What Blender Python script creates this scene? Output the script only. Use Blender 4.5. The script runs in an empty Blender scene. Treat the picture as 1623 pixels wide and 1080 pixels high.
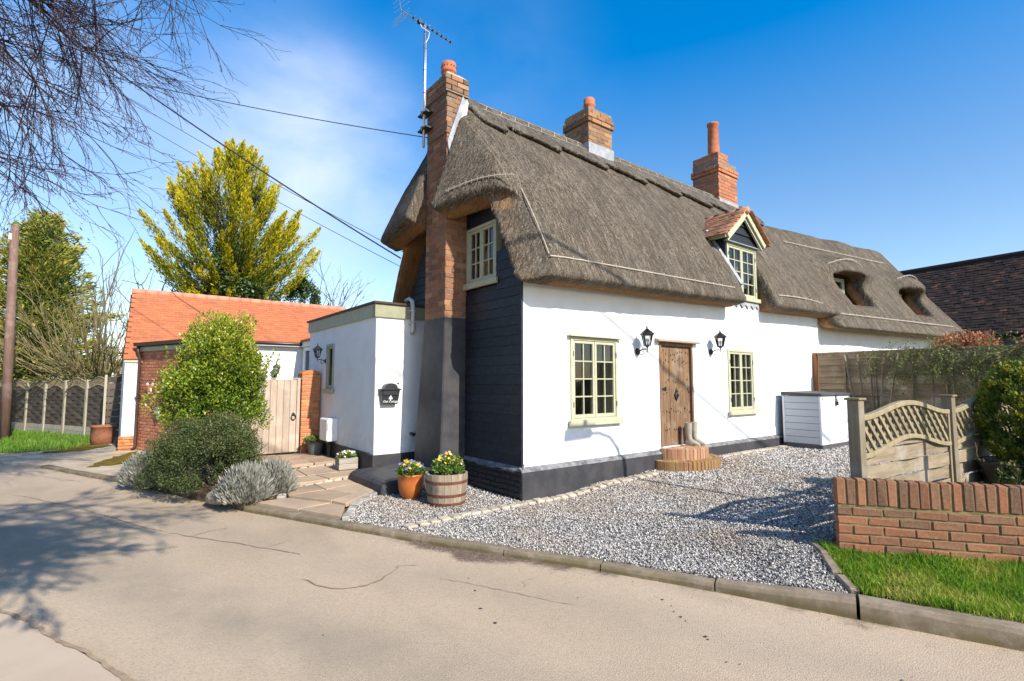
import bpy, bmesh, math, random
import numpy as np
from mathutils import Vector, Matrix, Quaternion
from mathutils.geometry import delaunay_2d_cdt

SC = bpy.context.scene
COL = SC.collection
R = math.radians
rng = random.Random(7)
nrg = np.random.default_rng(11)

# ------------------------------------------------------------------ camera
cam = bpy.data.objects.new('camera', bpy.data.cameras.new('camera'))
COL.objects.link(cam)
cam.location = (-4.4805, -5.5732, 1.6)
cam.rotation_euler = (R(90 + 4.532), 0, R(52.4 - 90))
cam.data.sensor_width = 36
cam.data.lens = 820 / 1623 * 36
cam.data.clip_start = 0.05
cam.data.clip_end = 2000
SC.camera = cam
CAMLOC = Vector(cam.location)

# ------------------------------------------------------------------ sun, sky, exposure
SUN_EL, SUN_ROT = R(36), R(176)
sdir = Vector((math.cos(SUN_EL) * math.sin(SUN_ROT), math.cos(SUN_EL) * math.cos(SUN_ROT), math.sin(SUN_EL)))
sun = bpy.data.objects.new('sun', bpy.data.lights.new('sun', 'SUN'))
COL.objects.link(sun)
sun.data.energy = 5.0
sun.data.angle = R(0.5)
sun.data.color = (1.0, 0.93, 0.82)
sun.rotation_euler = (-sdir).to_track_quat('-Z', 'Y').to_euler()
sun.location = (0, -20, 30)

SC.view_settings.view_transform = 'Standard'
SC.view_settings.look = 'None'
SC.view_settings.gamma = 1
SC.view_settings.exposure = 0.60
SC.view_settings.use_curve_mapping = False

world = bpy.data.worlds.new('World')
SC.world = world
world.use_nodes = True
wt = world.node_tree
wt.nodes.clear()
def wn(t, **k):
    n = wt.nodes.new(t)
    for a, b in k.items(): setattr(n, a, b)
    return n
sky = wn('ShaderNodeTexSky', sky_type='NISHITA', sun_disc=False, sun_elevation=SUN_EL, sun_rotation=SUN_ROT,
         altitude=0, air_density=1.0, dust_density=0.7, ozone_density=2.2)
hsv = wn('ShaderNodeHueSaturation')
sg = wn('ShaderNodeTexCoord'); ss = wn('ShaderNodeSeparateXYZ'); wt.links.new(sg.outputs['Generated'], ss.inputs[0])
sm = wn('ShaderNodeMapRange', interpolation_type='SMOOTHSTEP')
for k_, q_ in zip(('From Min', 'From Max', 'To Min', 'To Max'), (.10, .80, 1.10, 1.66)): sm.inputs[k_].default_value = q_
wt.links.new(ss.outputs[2], sm.inputs['Value']); wt.links.new(sm.outputs[0], hsv.inputs['Saturation'])
sv = wn('ShaderNodeMapRange', interpolation_type='SMOOTHSTEP')
for k_, q_ in zip(('From Min', 'From Max', 'To Min', 'To Max'), (.20, .62, 1.06, 1.34)): sv.inputs[k_].default_value = q_
wt.links.new(ss.outputs[2], sv.inputs['Value']); wt.links.new(sv.outputs[0], hsv.inputs['Value'])
hsv.inputs['Value'].default_value = 1.10
wt.links.new(sky.outputs[0], hsv.inputs['Color'])
tc = wn('ShaderNodeTexCoord')
mp = wn('ShaderNodeMapping')
mp.inputs['Scale'].default_value = (1.0, 1.0, 1.6)
wt.links.new(tc.outputs['Generated'], mp.inputs[0])
nz = wn('ShaderNodeTexNoise')
nz.inputs['Scale'].default_value = 2.3
nz.inputs['Detail'].default_value = 7
nz.inputs['Roughness'].default_value = 0.52
nz.inputs['Distortion'].default_value = 0.15
wt.links.new(mp.outputs[0], nz.inputs['Vector'])
rp = wn('ShaderNodeMapRange')
rp.inputs['From Min'].default_value = 0.36
rp.inputs['From Max'].default_value = 0.80
wt.links.new(nz.outputs['Fac'], rp.inputs['Value'])
def cloud_mask(d, lo, hi):
    dn = wn('ShaderNodeVectorMath', operation='DOT_PRODUCT')
    dn.inputs[1].default_value = Vector(d).normalized()
    wt.links.new(tc.outputs['Generated'], dn.inputs[0])
    m = wn('ShaderNodeMapRange', interpolation_type='SMOOTHSTEP')
    m.inputs['From Min'].default_value = lo
    m.inputs['From Max'].default_value = hi
    wt.links.new(dn.outputs['Value'], m.inputs['Value'])
    return m.outputs[0]
def wmath(op, a, b):
    n = wn('ShaderNodeMath', operation=op)
    for i, x in enumerate((a, b)):
        if isinstance(x, (int, float)): n.inputs[i].default_value = x
        else: wt.links.new(x, n.inputs[i])
    return n.outputs[0]
m1 = cloud_mask((0.262, 0.88, 0.39), 0.974, 1.0)
m2 = cloud_mask((0.06, 0.95, 0.27), 0.88, 1.0)
m3 = cloud_mask((0.50, 0.69, 0.50), 0.972, 1.0)
mask = wmath('ADD', wmath('MULTIPLY', m1, 0.50), wmath('ADD', wmath('MULTIPLY', m2, 0.36), wmath('MULTIPLY', m3, 0.12)))
cf = wmath('MULTIPLY', rp.outputs[0], mask)
cf = wmath('ADD', cf, wmath('MULTIPLY', mask, 0.07))
cf = wmath('MINIMUM', cf, 0.85)
mx = wn('ShaderNodeMixRGB')
wt.links.new(cf, mx.inputs[0])
wt.links.new(hsv.outputs[0], mx.inputs[1])
mx.inputs[2].default_value = (6.3, 6.5, 7.0, 1)
bg = wn('ShaderNodeBackground')
bg.inputs['Strength'].default_value = 0.135
wt.links.new(mx.outputs[0], bg.inputs['Color'])
wo = wn('ShaderNodeOutputWorld')
wt.links.new(bg.outputs[0], wo.inputs['Surface'])

# ------------------------------------------------------------------ material helper
class NT:
    def __init__(s, name):
        s.m = bpy.data.materials.new(name)
        s.m.use_nodes = True
        s.t = s.m.node_tree
        s.t.nodes.clear()
        s.out = s.n('ShaderNodeOutputMaterial')
        s.b = s.n('ShaderNodeBsdfPrincipled')
        s.t.links.new(s.b.outputs[0], s.out.inputs['Surface'])
        s.geo = s.n('ShaderNodeNewGeometry')
        s.pos = s.geo.outputs['Position']
    def n(s, t, **k):
        x = s.t.nodes.new(t)
        for a, b in k.items(): setattr(x, a, b)
        return x
    def put(s, val, sock):
        if hasattr(val, 'is_output'): s.t.links.new(val, sock)
        elif isinstance(val, (tuple, list)) and len(val) == 3 and sock.type == 'RGBA': sock.default_value = (*val, 1)
        else: sock.default_value = val
    def noise(s, scale, detail=4, rough=.55, vec=None, dist=0):
        x = s.n('ShaderNodeTexNoise')
        x.inputs['Scale'].default_value = scale
        x.inputs['Detail'].default_value = detail
        x.inputs['Roughness'].default_value = rough
        x.inputs['Distortion'].default_value = dist
        s.put(vec or s.pos, x.inputs['Vector'])
        return x.outputs['Fac']
    def vscale(s, sc, vec=None):
        x = s.n('ShaderNodeVectorMath', operation='MULTIPLY')
        s.put(vec or s.pos, x.inputs[0]); x.inputs[1].default_value = sc
        return x.outputs[0]
    def rng(s, v, a, b, c=0, d=1, smooth=True):
        x = s.n('ShaderNodeMapRange', interpolation_type='SMOOTHSTEP' if smooth else 'LINEAR')
        s.put(v, x.inputs['Value'])
        for k, q in zip(('From Min', 'From Max', 'To Min', 'To Max'), (a, b, c, d)): x.inputs[k].default_value = q
        return x.outputs[0]
    def mix(s, f, a, b, mode='MIX'):
        x = s.n('ShaderNodeMixRGB', blend_type=mode)
        s.put(f, x.inputs[0]); s.put(a, x.inputs[1]); s.put(b, x.inputs[2])
        return x.outputs[0]
    def math(s, op, a, b=0.0):
        x = s.n('ShaderNodeMath', operation=op)
        s.put(a, x.inputs[0]); s.put(b, x.inputs[1])
        return x.outputs[0]
    def rand(s):
        oi = s.n('ShaderNodeObjectInfo')
        a = s.math('ADD', oi.outputs['Random'], s.geo.outputs['Random Per Island'])
        return s.math('FRACT', a)
    def ramp(s, f, stops, const=False):
        x = s.n('ShaderNodeValToRGB')
        if const: x.color_ramp.interpolation = 'CONSTANT'
        e = x.color_ramp.elements
        while len(e) < len(stops): e.new(0.5)
        for el, (p, c) in zip(e, stops):
            el.position = p; el.color = (*c, 1)
        s.put(f, x.inputs[0])
        return x.outputs[0]
    def attr(s, name):
        return s.n('ShaderNodeAttribute', attribute_name=name)
    def bump(s, h, strength=.4, dist=.02):
        x = s.n('ShaderNodeBump')
        x.inputs['Strength'].default_value = strength
        x.inputs['Distance'].default_value = dist
        s.put(h, x.inputs['Height'])
        s.t.links.new(x.outputs[0], s.b.inputs['Normal'])
    def fin(s, color, rough=.8, spec=.3, metal=0, **k):
        s.put(color, s.b.inputs['Base Color'])
        s.put(rough, s.b.inputs['Roughness'])
        s.b.inputs['Specular IOR Level'].default_value = spec
        s.b.inputs['Metallic'].default_value = metal
        for a, b in k.items(): s.put(b, s.b.inputs[a.replace('_', ' ')])
        return s.m

def simple(name, c1, c2=None, scale=6, rough=.8, spec=.3, bump=0, bscale=60, metal=0, var=0, vec=None, lo=.35, hi=.65, bdist=.01, detail=5):
    t = NT(name)
    v = t.vscale(vec) if vec else None
    col = c1
    if c2: col = t.mix(t.rng(t.noise(scale, detail, .6, v), lo, hi), c1, c2)
    if var:
        h = t.n('ShaderNodeHueSaturation')
        t.put(t.rng(t.rand(), 0, 1, 1 - var, 1 + var, False), h.inputs['Value'])
        t.put(col, h.inputs['Color'])
        col = h.outputs[0]
    if bump: t.bump(t.noise(bscale, 4, .6, v), bump, bdist)
    return t.fin(col, rough, spec, metal)

MAT = {}
def brickmat(name, stops, mort=None, stain=(.1, .08, .06), samt=.35, bump=.5):
    t = NT(name)
    base = t.ramp(t.rand(), stops)
    n1 = t.noise(14, 6, .65)
    col = t.mix(t.rng(n1, .5, .75, 0, samt), base, stain)
    n2 = t.noise(55, 3, .6)
    col = t.mix(t.rng(n2, .3, .75, 0, .35), col, t.mix(.5, base, (.5, .36, .26)))
    t.bump(t.noise(120, 5, .7), bump, .006)
    return t.fin(col, .9, .15)
MAT['brick_old'] = brickmat('brick_old', [(0, (.22, .085, .045)), (.3, (.33, .145, .065)), (.55, (.27, .12, .06)), (.75, (.15, .07, .045)), (.9, (.30, .12, .06)), (1, (.37, .21, .10))])
MAT['brick_stack_top'] = brickmat('brick_stack_top', [(0, (.13, .07, .045)), (.3, (.27, .135, .07)), (.5, (.20, .13, .085)), (.7, (.10, .07, .055)), (.85, (.30, .12, .055)), (1, (.33, .21, .12))], stain=(.22, .20, .165), samt=.75)
MAT['brick_yellow'] = brickmat('brick_yellow', [(0, (.24, .125, .06)), (.3, (.34, .195, .09)), (.5, (.19, .085, .05)), (.7, (.13, .085, .055)), (.85, (.27, .12, .06)), (1, (.38, .25, .12))], stain=(.16, .14, .10), samt=.6)
MAT['brick_red'] = brickmat('brick_red', [(0, (.34, .115, .055)), (.3, (.46, .17, .08)), (.55, (.40, .135, .065)), (.8, (.28, .10, .055)), (1, (.50, .21, .11))])
MAT['brick_orange'] = brickmat('brick_orange', [(0, (.44, .14, .05)), (.3, (.52, .19, .07)), (.6, (.40, .13, .05)), (1, (.56, .24, .09))], samt=.15)
MAT['brick_garden'] = brickmat('brick_garden', [(0, (.17, .070, .036)), (.22, (.24, .108, .052)), (.42, (.12, .066, .042)), (.6, (.27, .10, .048)), (.8, (.19, .098, .056)), (1, (.29, .125, .06))], stain=(.12, .098, .058), samt=.8)
MAT['brick_step'] = brickmat('brick_step', [(0, (.33, .15, .08)), (.3, (.41, .22, .13)), (.6, (.30, .14, .075)), (1, (.43, .27, .16))], stain=(.42, .34, .24), samt=.5)
MAT['brick_moss'] = brickmat('brick_moss', [(0, (.24, .12, .06)), (.3, (.27, .16, .06)), (.6, (.22, .11, .055)), (1, (.26, .16, .07))], stain=(.28, .215, .03), samt=.85)
MAT['mortar'] = simple('mortar', (.42, .37, .29), (.30, .26, .2), 20, .95, .1, .4, 90)
MAT['mortar_moss'] = simple('mortar_moss', (.24, .19, .10), (.14, .12, .05), 14, .95, .1, .4, 90)
MAT['mortar_old'] = simple('mortar_old', (.25, .205, .15), (.17, .14, .105), 14, .95, .1, .4, 90)
MAT['mortar_dark'] = simple('mortar_dark', (.2, .16, .12), (.12, .1, .08), 20, .95, .1)
MAT['black_brick'] = simple('black_brick', (.012, .012, .016), (.026, .026, .03), 30, .55, .35, .35, 90)

def render_mat():
    t = NT('white_render')
    n = t.noise(2.2, 5, .6)
    col = t.mix(t.rng(n, .35, .75), (.80, .80, .785), (.72, .722, .715))
    sx = t.n('ShaderNodeSeparateXYZ'); t.put(t.pos, sx.inputs[0])
    low = t.rng(sx.outputs[2], .42, .95, 1, 0)
    col = t.mix(t.math('MULTIPLY', low, t.rng(t.noise(7, 6, .7), .38, .7, 0, .75)), col, (.60, .57, .51))
    t.bump(t.math('ADD', t.noise(7, 3), t.math('MULTIPLY', t.noise(130, 3, .6), .35)), .5, .022)
    return t.fin(col, .85, .2)
MAT['white'] = render_mat()
MAT['white_paint'] = simple('white_paint', (.8, .8, .78), None, rough=.5)
MAT['black_render'] = simple('black_render', (.035, .035, .040), (.055, .054, .056), 5, .6, .3, .25, 140)
MAT['plinth_top'] = simple('plinth_top', (.09, .09, .095), (.21, .21, .215), 9, .7, .3, .3, 60)
MAT['black_board'] = simple('black_board', (.010, .012, .017), (.020, .022, .028), 4, .5, .35, .25, 5, vec=(30, 3, 3), var=.25)
MAT['sage'] = simple('sage', (.44, .435, .30), (.39, .385, .262), 8, .5, .3, .08, 60)
MAT['sage_fascia'] = simple('sage_fascia', (.30, .305, .205), (.26, .265, .18), 8, .6, .3)
MAT['sage_grey'] = simple('sage_grey', (.38, .40, .31), (.34, .36, .28), 8, .6, .3)
MAT['coping'] = simple('coping', (.075, .045, .035), (.05, .035, .03), 8, .6)
MAT['brown_pvc'] = simple('brown_pvc', (.060, .028, .022), (.045, .022, .018), 5, .35, .5)
MAT['lead'] = simple('lead', (.24, .25, .27), (.34, .35, .37), 7, .55, .4, .2, 30)
MAT['lead_white'] = simple('lead_white', (.55, .56, .58), (.36, .37, .39), 9, .7, .3, .3, 40)
MAT['terracotta'] = simple('terracotta', (.46, .16, .08), (.34, .11, .06), 9, .8, .25, .2, 60)
MAT['iron'] = simple('iron', (.012, .012, .013), (.02, .018, .017), 30, .45, .5, .2, 80)
MAT['rust_iron'] = simple('rust_iron', (.14, .055, .035), (.09, .035, .025), 16, .75, .3, .3, 80)
MAT['steel'] = simple('steel', (.55, .56, .58), None, rough=.38, metal=1.0)
MAT['galv'] = simple('galv', (.44, .47, .50), (.36, .39, .42), 12, .5, .5)
MAT['plastic_black'] = simple('plastic_black', (.012, .012, .014), None, rough=.35, spec=.5)
MAT['cable'] = simple('cable', (.02, .02, .022), None, rough=.6)

def glass_mat():
    t = NT('window_glass')
    tr = t.n('ShaderNodeBsdfTransparent'); tr.inputs[0].default_value = (.86, .89, .88, 1)
    gl = t.n('ShaderNodeBsdfGlossy'); gl.inputs['Roughness'].default_value = .015
    fr = t.n('ShaderNodeFresnel'); fr.inputs[0].default_value = 1.52
    bp = t.n('ShaderNodeBump'); bp.inputs['Strength'].default_value = .03; bp.inputs['Distance'].default_value = .05
    t.put(t.noise(3.5, 2), bp.inputs['Height'])
    t.t.links.new(bp.outputs[0], gl.inputs['Normal'])
    f = t.math('ADD', t.math('MULTIPLY', fr.outputs[0], 1.2), .05)
    mxs = t.n('ShaderNodeMixShader')
    t.put(f, mxs.inputs[0]); t.t.links.new(tr.outputs[0], mxs.inputs[1]); t.t.links.new(gl.outputs[0], mxs.inputs[2])
    t.t.links.new(mxs.outputs[0], t.out.inputs['Surface'])
    return t.m
MAT['glass'] = glass_mat()
MAT['room'] = simple('room_plaster', (.16, .125, .09), (.11, .085, .06), 3, .9, .1)
MAT['curtain'] = simple('curtain', (.30, .26, .2), (.22, .19, .14), 6, .9, .1)
MAT['dark_void'] = simple('dark_void', (.02, .018, .016), None, rough=1, spec=0)

def wood(name, c1, c2, c3=None, ax='z', var=.2, rough=.75, gr=26, bump=.35, knots=0):
    t = NT(name)
    sc = {'z': (gr, gr, 1.6), 'x': (1.6, gr, gr), 'y': (gr, 1.6, gr)}[ax]
    oi = t.n('ShaderNodeObjectInfo')
    off = t.n('ShaderNodeVectorMath', operation='ADD')
    t.put(t.vscale(sc), off.inputs[0])
    cmb = t.n('ShaderNodeCombineXYZ')
    rr = t.math('MULTIPLY', t.rand(), 37.0)
    for i in range(3): t.put(rr, cmb.inputs[i])
    t.t.links.new(cmb.outputs[0], off.inputs[1])
    g = t.noise(1, 6, .65, off.outputs[0], .4)
    col = t.mix(t.rng(g, .3, .7), c1, c2)
    if c3: col = t.mix(t.rng(t.noise(3.2, 4), .48, .72), col, c3)
    h = t.n('ShaderNodeHueSaturation')
    t.put(t.rng(t.rand(), 0, 1, 1 - var, 1 + var, False), h.inputs['Value']); t.put(col, h.inputs['Color'])
    t.bump(g, bump, .006)
    return t.fin(h.outputs[0], rough, .25)
MAT['wood_gate'] = wood('wood_gate', (.43, .345, .275), (.35, .275, .215), (.47, .395, .325), var=.08)
MAT['wood_door'] = wood('wood_door', (.25, .15, .08), (.085, .05, .03), (.26, .205, .15), var=.1, bump=.7, gr=34)
MAT['wood_door_frame'] = wood('wood_door_frame', (.24, .15, .09), (.15, .09, .05), var=.1)
MAT['wood_lintel'] = wood('wood_lintel', (.42, .31, .24), (.30, .22, .17), ax='x', var=.1)
MAT['wood_fence'] = wood('wood_fence', (.31, .245, .16), (.19, .15, .10), (.34, .295, .235), ax='x', var=.14, bump=.4)
MAT['wood_post'] = wood('wood_post', (.235, .19, .13), (.155, .125, .085), (.27, .235, .18), var=.12)
MAT['wood_trellis'] = wood('wood_trellis', (.285, .235, .145), (.20, .165, .10), var=.16)
MAT['wood_dark'] = wood('wood_dark', (.075, .056, .043), (.115, .088, .068), ax='y', var=.3)
MAT['wood_greypost'] = wood('wood_greypost', (.40, .36, .27), (.30, .27, .2), var=.12)
MAT['wood_bgfence'] = wood('wood_bgfence', (.36, .26, .155), (.20, .14, .085), (.42, .35, .25), ax='y', var=.22)
MAT['wood_bgorange'] = wood('wood_bgorange', (.36, .16, .06), (.26, .11, .05), var=.1)
MAT['wood_pole'] = wood('wood_pole', (.20, .125, .095), (.13, .08, .06), (.24, .17, .14), var=.05)
MAT['wood_barrel'] = wood('wood_barrel', (.34, .27, .19), (.21, .165, .12), (.14, .115, .09), var=.18, gr=40)
MAT['wood_planter'] = wood('wood_planter', (.36, .33, .28), (.25, .22, .18), ax='x', var=.12)
MAT['bark_birch'] = simple('bark_birch', (.085, .052, .05), (.05, .033, .036), 20, .85, .2)
MAT['birch_trunk'] = simple('birch_trunk', (.55, .53, .5), (.1, .09, .08), 5, .85, .2, vec=(1, 1, 5))
MAT['bark_dark'] = simple('bark_dark', (.10, .075, .05), (.05, .04, .03), 20, .9, .2)
MAT['bark_grey'] = simple('bark_grey', (.17, .15, .12), (.10, .09, .075), 20, .9, .2)
MAT['willow'] = simple('willow_bark', (.23, .19, .09), (.16, .13, .06), 8, .8, .2, var=.25)

def thatch(name, dark=(.040, .032, .024), mid=(.128, .104, .078), lite=(.34, .285, .215), under=(.32, .175, .075)):
    t = NT(name)
    sx = t.n('ShaderNodeSeparateXYZ'); t.put(t.geo.outputs['Normal'], sx.inputs[0])
    nx = t.math('ABSOLUTE', sx.outputs[0])
    f = t.rng(nx, .5, .75)
    a = t.noise(1, 6, .8, t.vscale((30, 5, 5)))
    b = t.noise(1, 6, .8, t.vscale((6, 30, 9)))
    mxn = t.n('ShaderNodeMixRGB'); t.put(f, mxn.inputs[0]); t.put(a, mxn.inputs[1]); t.put(b, mxn.inputs[2])
    sp = t.noise(46, 4, .8)
    h = t.math('ADD', t.math('MULTIPLY', mxn.outputs[0], .5), t.math('MULTIPLY', sp, .5))
    col = t.ramp(h, [(.405, dark), (.5, mid), (.60, lite)])
    big = t.noise(1.1, 5, .6)
    col = t.mix(t.rng(big, .42, .7, 0, .4), col, t.mix(.5, col, (.10, .092, .082)))
    med = t.noise(1, 4, .6, t.vscale((4.5, .9, .9)))
    col = t.mix(t.rng(med, .42, .66, 0, .55), col, (.070, .058, .044))
    lt_ = t.noise(1, 5, .65, t.vscale((7, 1.1, 1.1)))
    col = t.mix(t.rng(lt_, .50, .72, 0, .5), col, t.mix(.6, col, (.30, .27, .22)))
    col = t.mix(t.rng(t.noise(2.2, 6, .7), .56, .74, 0, .35), col, (.10, .098, .06))
    u = t.attr('under').outputs['Fac']
    ucol = t.ramp(h, [(.36, tuple(x * .45 for x in under)), (.52, under), (.7, tuple(min(1, x * 1.7) for x in under))])
    col = t.mix(u, col, ucol)
    t.bump(h, 1.0, .05)
    return t.fin(col, .95, .08)
MAT['thatch'] = thatch('thatch')
MAT['thatch_ridge'] = thatch('thatch_ridge', (.050, .043, .036), (.138, .120, .097), (.32, .28, .225), (.10, .075, .045))
MAT['thatch_far'] = thatch('thatch_far', (.042, .035, .027), (.125, .103, .077), (.31, .26, .19), (.46, .25, .11))
t = NT('straw'); MAT['straw'] = t.fin(t.ramp(t.geo.outputs['Random Per Island'], [(0, (.035, .029, .024)), (.35, (.095, .08, .063)), (.75, (.23, .195, .15)), (1, (.50, .44, .35))]), .9, .1)
MAT['ligger'] = simple('ligger', (.52, .46, .37), (.40, .35, .28), 30, .8)

def tilemat(name, stops, stain, samt, lo=.5):
    t = NT(name)
    col = t.ramp(t.rand(), stops)
    col = t.mix(t.rng(t.noise(1.3, 6, .65), lo, lo + .22, 0, samt), col, stain)
    t.bump(t.noise(60, 4, .6), .3, .006)
    return t.fin(col, .85, .2)
MAT['tile_red'] = tilemat('tile_red', [(0, (.33, .112, .052)), (.3, (.41, .140, .064)), (.7, (.375, .128, .060)), (.93, (.44, .155, .072)), (1, (.29, .11, .06))], (.17, .085, .055), .7, .56)
MAT['tile_ridge'] = tilemat('tile_ridge', [(0, (.52, .21, .13)), (1, (.58, .26, .17))], (.36, .15, .09), .4)
MAT['tile_dormer'] = tilemat('tile_dormer', [(0, (.16, .08, .05)), (.3, (.25, .12, .07)), (.6, (.20, .10, .065)), (1, (.34, .17, .09))], (.12, .10, .06), .5, .45)
MAT['tile_dormer_edge'] = tilemat('tile_dormer_edge', [(0, (.42, .18, .09)), (.5, (.50, .24, .13)), (1, (.45, .21, .11))], (.3, .14, .08), .3)
MAT['tile_dark'] = tilemat('tile_dark', [(0, (.024, .016, .012)), (.5, (.042, .026, .019)), (.8, (.060, .034, .023)), (.95, (.085, .042, .026)), (1, (.15, .07, .038))], (.030, .022, .020), .5, .42)

def roadmat():
    t = NT('road_surface')
    big = t.noise(.35, 5, .55)
    col = t.mix(t.rng(big, .35, .68), (.465, .362, .252), (.405, .312, .212))
    v = t.n('ShaderNodeTexVoronoi'); v.inputs['Scale'].default_value = 95; t.put(t.pos, v.inputs['Vector'])
    sep = t.n('ShaderNodeSeparateColor'); t.put(v.outputs['Color'], sep.inputs[0])
    col = t.mix(t.rng(sep.outputs[0], .0, 1, 0, .38, False), col, t.mix(sep.outputs[1], (.16, .13, .11), (.54, .42, .30)))
    worn = t.rng(t.noise(1, 5, .6, t.vscale((1.1, .42, 1))), .40, .62)
    fine = t.noise(85, 5, .8)
    col = t.mix(t.math('MULTIPLY', t.rng(fine, .53, .66), t.math('ADD', t.math('MULTIPLY', worn, .8), .15)), col, (.105, .088, .075))
    col = t.mix(t.rng(t.noise(.9, 6, .65, t.vscale((1.0, .35, 1))), .50, .74, 0, .6), col, (.27, .215, .15))
    ln_ = t.attr('lane').outputs['Fac']
    col = t.mix(t.math('MULTIPLY', ln_, t.rng(t.noise(1.6, 6, .65), .3, .65, .25, .75)), col, (.25, .205, .155))
    col = t.mix(t.rng(t.noise(14, 5, .75), .56, .74, 0, .35), col, (.21, .17, .13))
    d = t.attr('dirt').outputs['Fac']
    dm = t.rng(t.math('ADD', t.math('MULTIPLY', t.noise(3.2, 7, .7), .9), d), .85, 1.12)
    dcol = t.mix(t.rng(t.noise(26, 5, .7), .4, .6), (.115, .078, .055), (.185, .135, .10))
    col = t.mix(dm, col, dcol)
    t.bump(t.math('ADD', fine, t.math('MULTIPLY', v.outputs['Distance'], .8)), .45, .008)
    return t.fin(col, .92, .15)
MAT['road'] = roadmat()
MAT['pavement'] = simple('pavement', (.46, .365, .27), (.42, .33, .24), 1.3, .92, .15, .3, 200)
MAT['crack'] = simple('crack', (.22, .16, .115), (.33, .25, .18), 9, .95, .1, lo=.4, hi=.6)
MAT['mud'] = simple('mud', (.34, .255, .175), (.25, .18, .12), 9, .95, .1, .5, 50)
MAT['drip'] = simple('tar_drip', (.03, .027, .025), (.07, .06, .05), 30, .7, .3)
def kerbmat():
    t = NT('kerb_concrete')
    col = t.mix(t.rng(t.noise(9, 7, .7), .35, .7), (.27, .215, .155), (.165, .132, .095))
    col = t.mix(t.rng(t.noise(2.3, 5), .45, .72, 0, .6), col, (.15, .125, .066))
    sx = t.n('ShaderNodeSeparateXYZ'); t.put(t.pos, sx.inputs[0])
    low = t.math('MULTIPLY', t.rng(sx.outputs[2], -.06, .025, 1, 0), t.rng(t.noise(6, 6, .7), .32, .6))
    col = t.mix(low, col, (.13, .105, .05))
    col = t.mix(t.rng(t.noise(45, 4, .7), .55, .72, 0, .6), col, (.14, .115, .085))
    h = t.n('ShaderNodeHueSaturation'); t.put(t.rng(t.rand(), 0, 1, .88, 1.12, False), h.inputs['Value']); t.put(col, h.inputs['Color'])
    t.bump(t.noise(150, 4, .7), .5, .006)
    return t.fin(h.outputs[0], .9, .2)
MAT['kerb'] = kerbmat()
MAT['slab'] = simple('sandstone_slab', (.40, .29, .195), (.31, .235, .17), 2.6, .85, .2, .35, 50, var=.2)
MAT['sett'] = simple('granite_sett', (.37, .35, .31), (.24, .225, .20), 9, .85, .2, .5, 60, var=.25)
MAT['edge_stone'] = simple('edge_stone', (.48, .42, .33), (.37, .31, .23), 7, .9, .15, .5, 60, var=.18)
t = NT('gravel_bed'); v_ = t.n('ShaderNodeTexVoronoi'); v_.inputs['Scale'].default_value = 60; t.put(t.pos, v_.inputs['Vector']); sp_ = t.n('ShaderNodeSeparateColor'); t.put(v_.outputs['Color'], sp_.inputs[0])
col = t.ramp(sp_.outputs[0], [(0, (.05, .048, .045)), (.35, (.18, .165, .15)), (.7, (.36, .34, .31)), (1, (.68, .65, .61))])
col = t.mix(t.rng(t.noise(.7, 4), .42, .66, 0, .6), col, (.24, .19, .135)); t.bump(v_.outputs['Distance'], 1, .015); MAT['gravel_bed'] = t.fin(col, .95, .1)
t = NT('gravel'); col = t.ramp(t.geo.outputs['Random Per Island'], [(0, (.055, .052, .050)), (.16, (.14, .132, .124)), (.4, (.29, .27, .25)), (.64, (.42, .395, .365)), (.84, (.56, .53, .49)), (1, (.74, .715, .67))])
col = t.mix(t.rng(t.noise(.7, 4), .42, .66, 0, .5), col, (.34, .27, .20)); MAT['gravel'] = t.fin(col, .8, .25)
MAT['soil'] = simple('soil', (.075, .052, .036), (.13, .095, .065), 8, .95, .1, .7, 40)
MAT['apron'] = simple('apron_dirt', (.50, .41, .29), (.36, .285, .19), 1.6, .95, .1, .4, 60)
MAT['moss'] = simple('moss', (.115, .075, .012), (.17, .125, .025), 6, .95, .05, .7, 60)
MAT['ground'] = simple('ground_grass', (.055, .085, .022), (.10, .09, .04), .5, .95, .1)
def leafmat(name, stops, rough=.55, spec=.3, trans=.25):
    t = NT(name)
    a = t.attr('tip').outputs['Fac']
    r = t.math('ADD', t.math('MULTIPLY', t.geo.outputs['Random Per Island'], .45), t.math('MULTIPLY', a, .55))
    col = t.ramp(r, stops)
    t.fin(col, rough, spec)
    tl = t.n('ShaderNodeBsdfTranslucent'); t.put(col, tl.inputs[0])
    ms = t.n('ShaderNodeMixShader'); ms.inputs[0].default_value = trans
    t.t.links.new(t.b.outputs[0], ms.inputs[1]); t.t.links.new(tl.outputs[0], ms.inputs[2])
    t.t.links.new(ms.outputs[0], t.out.inputs['Surface'])
    return t.m
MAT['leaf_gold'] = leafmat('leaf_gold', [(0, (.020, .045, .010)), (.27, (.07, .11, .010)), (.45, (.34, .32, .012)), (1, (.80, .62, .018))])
MAT['leaf_conifer'] = leafmat('leaf_conifer', [(0, (.03, .06, .018)), (.3, (.13, .20, .04)), (.62, (.33, .34, .06)), (1, (.68, .48, .13))])
MAT['leaf_ivy'] = leafmat('leaf_ivy', [(0, (.02, .045, .012)), (.5, (.05, .10, .025)), (1, (.15, .20, .06))], .4, .4)
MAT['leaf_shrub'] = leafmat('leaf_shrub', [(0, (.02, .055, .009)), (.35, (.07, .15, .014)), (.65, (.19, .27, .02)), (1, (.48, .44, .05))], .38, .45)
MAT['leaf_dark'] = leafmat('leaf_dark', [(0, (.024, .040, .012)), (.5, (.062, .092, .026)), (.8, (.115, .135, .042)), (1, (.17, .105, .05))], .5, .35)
MAT['leaf_lavender'] = leafmat('leaf_lavender', [(0, (.12, .11, .085)), (.5, (.27, .265, .22)), (1, (.45, .445, .385))], .8, .1)
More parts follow.
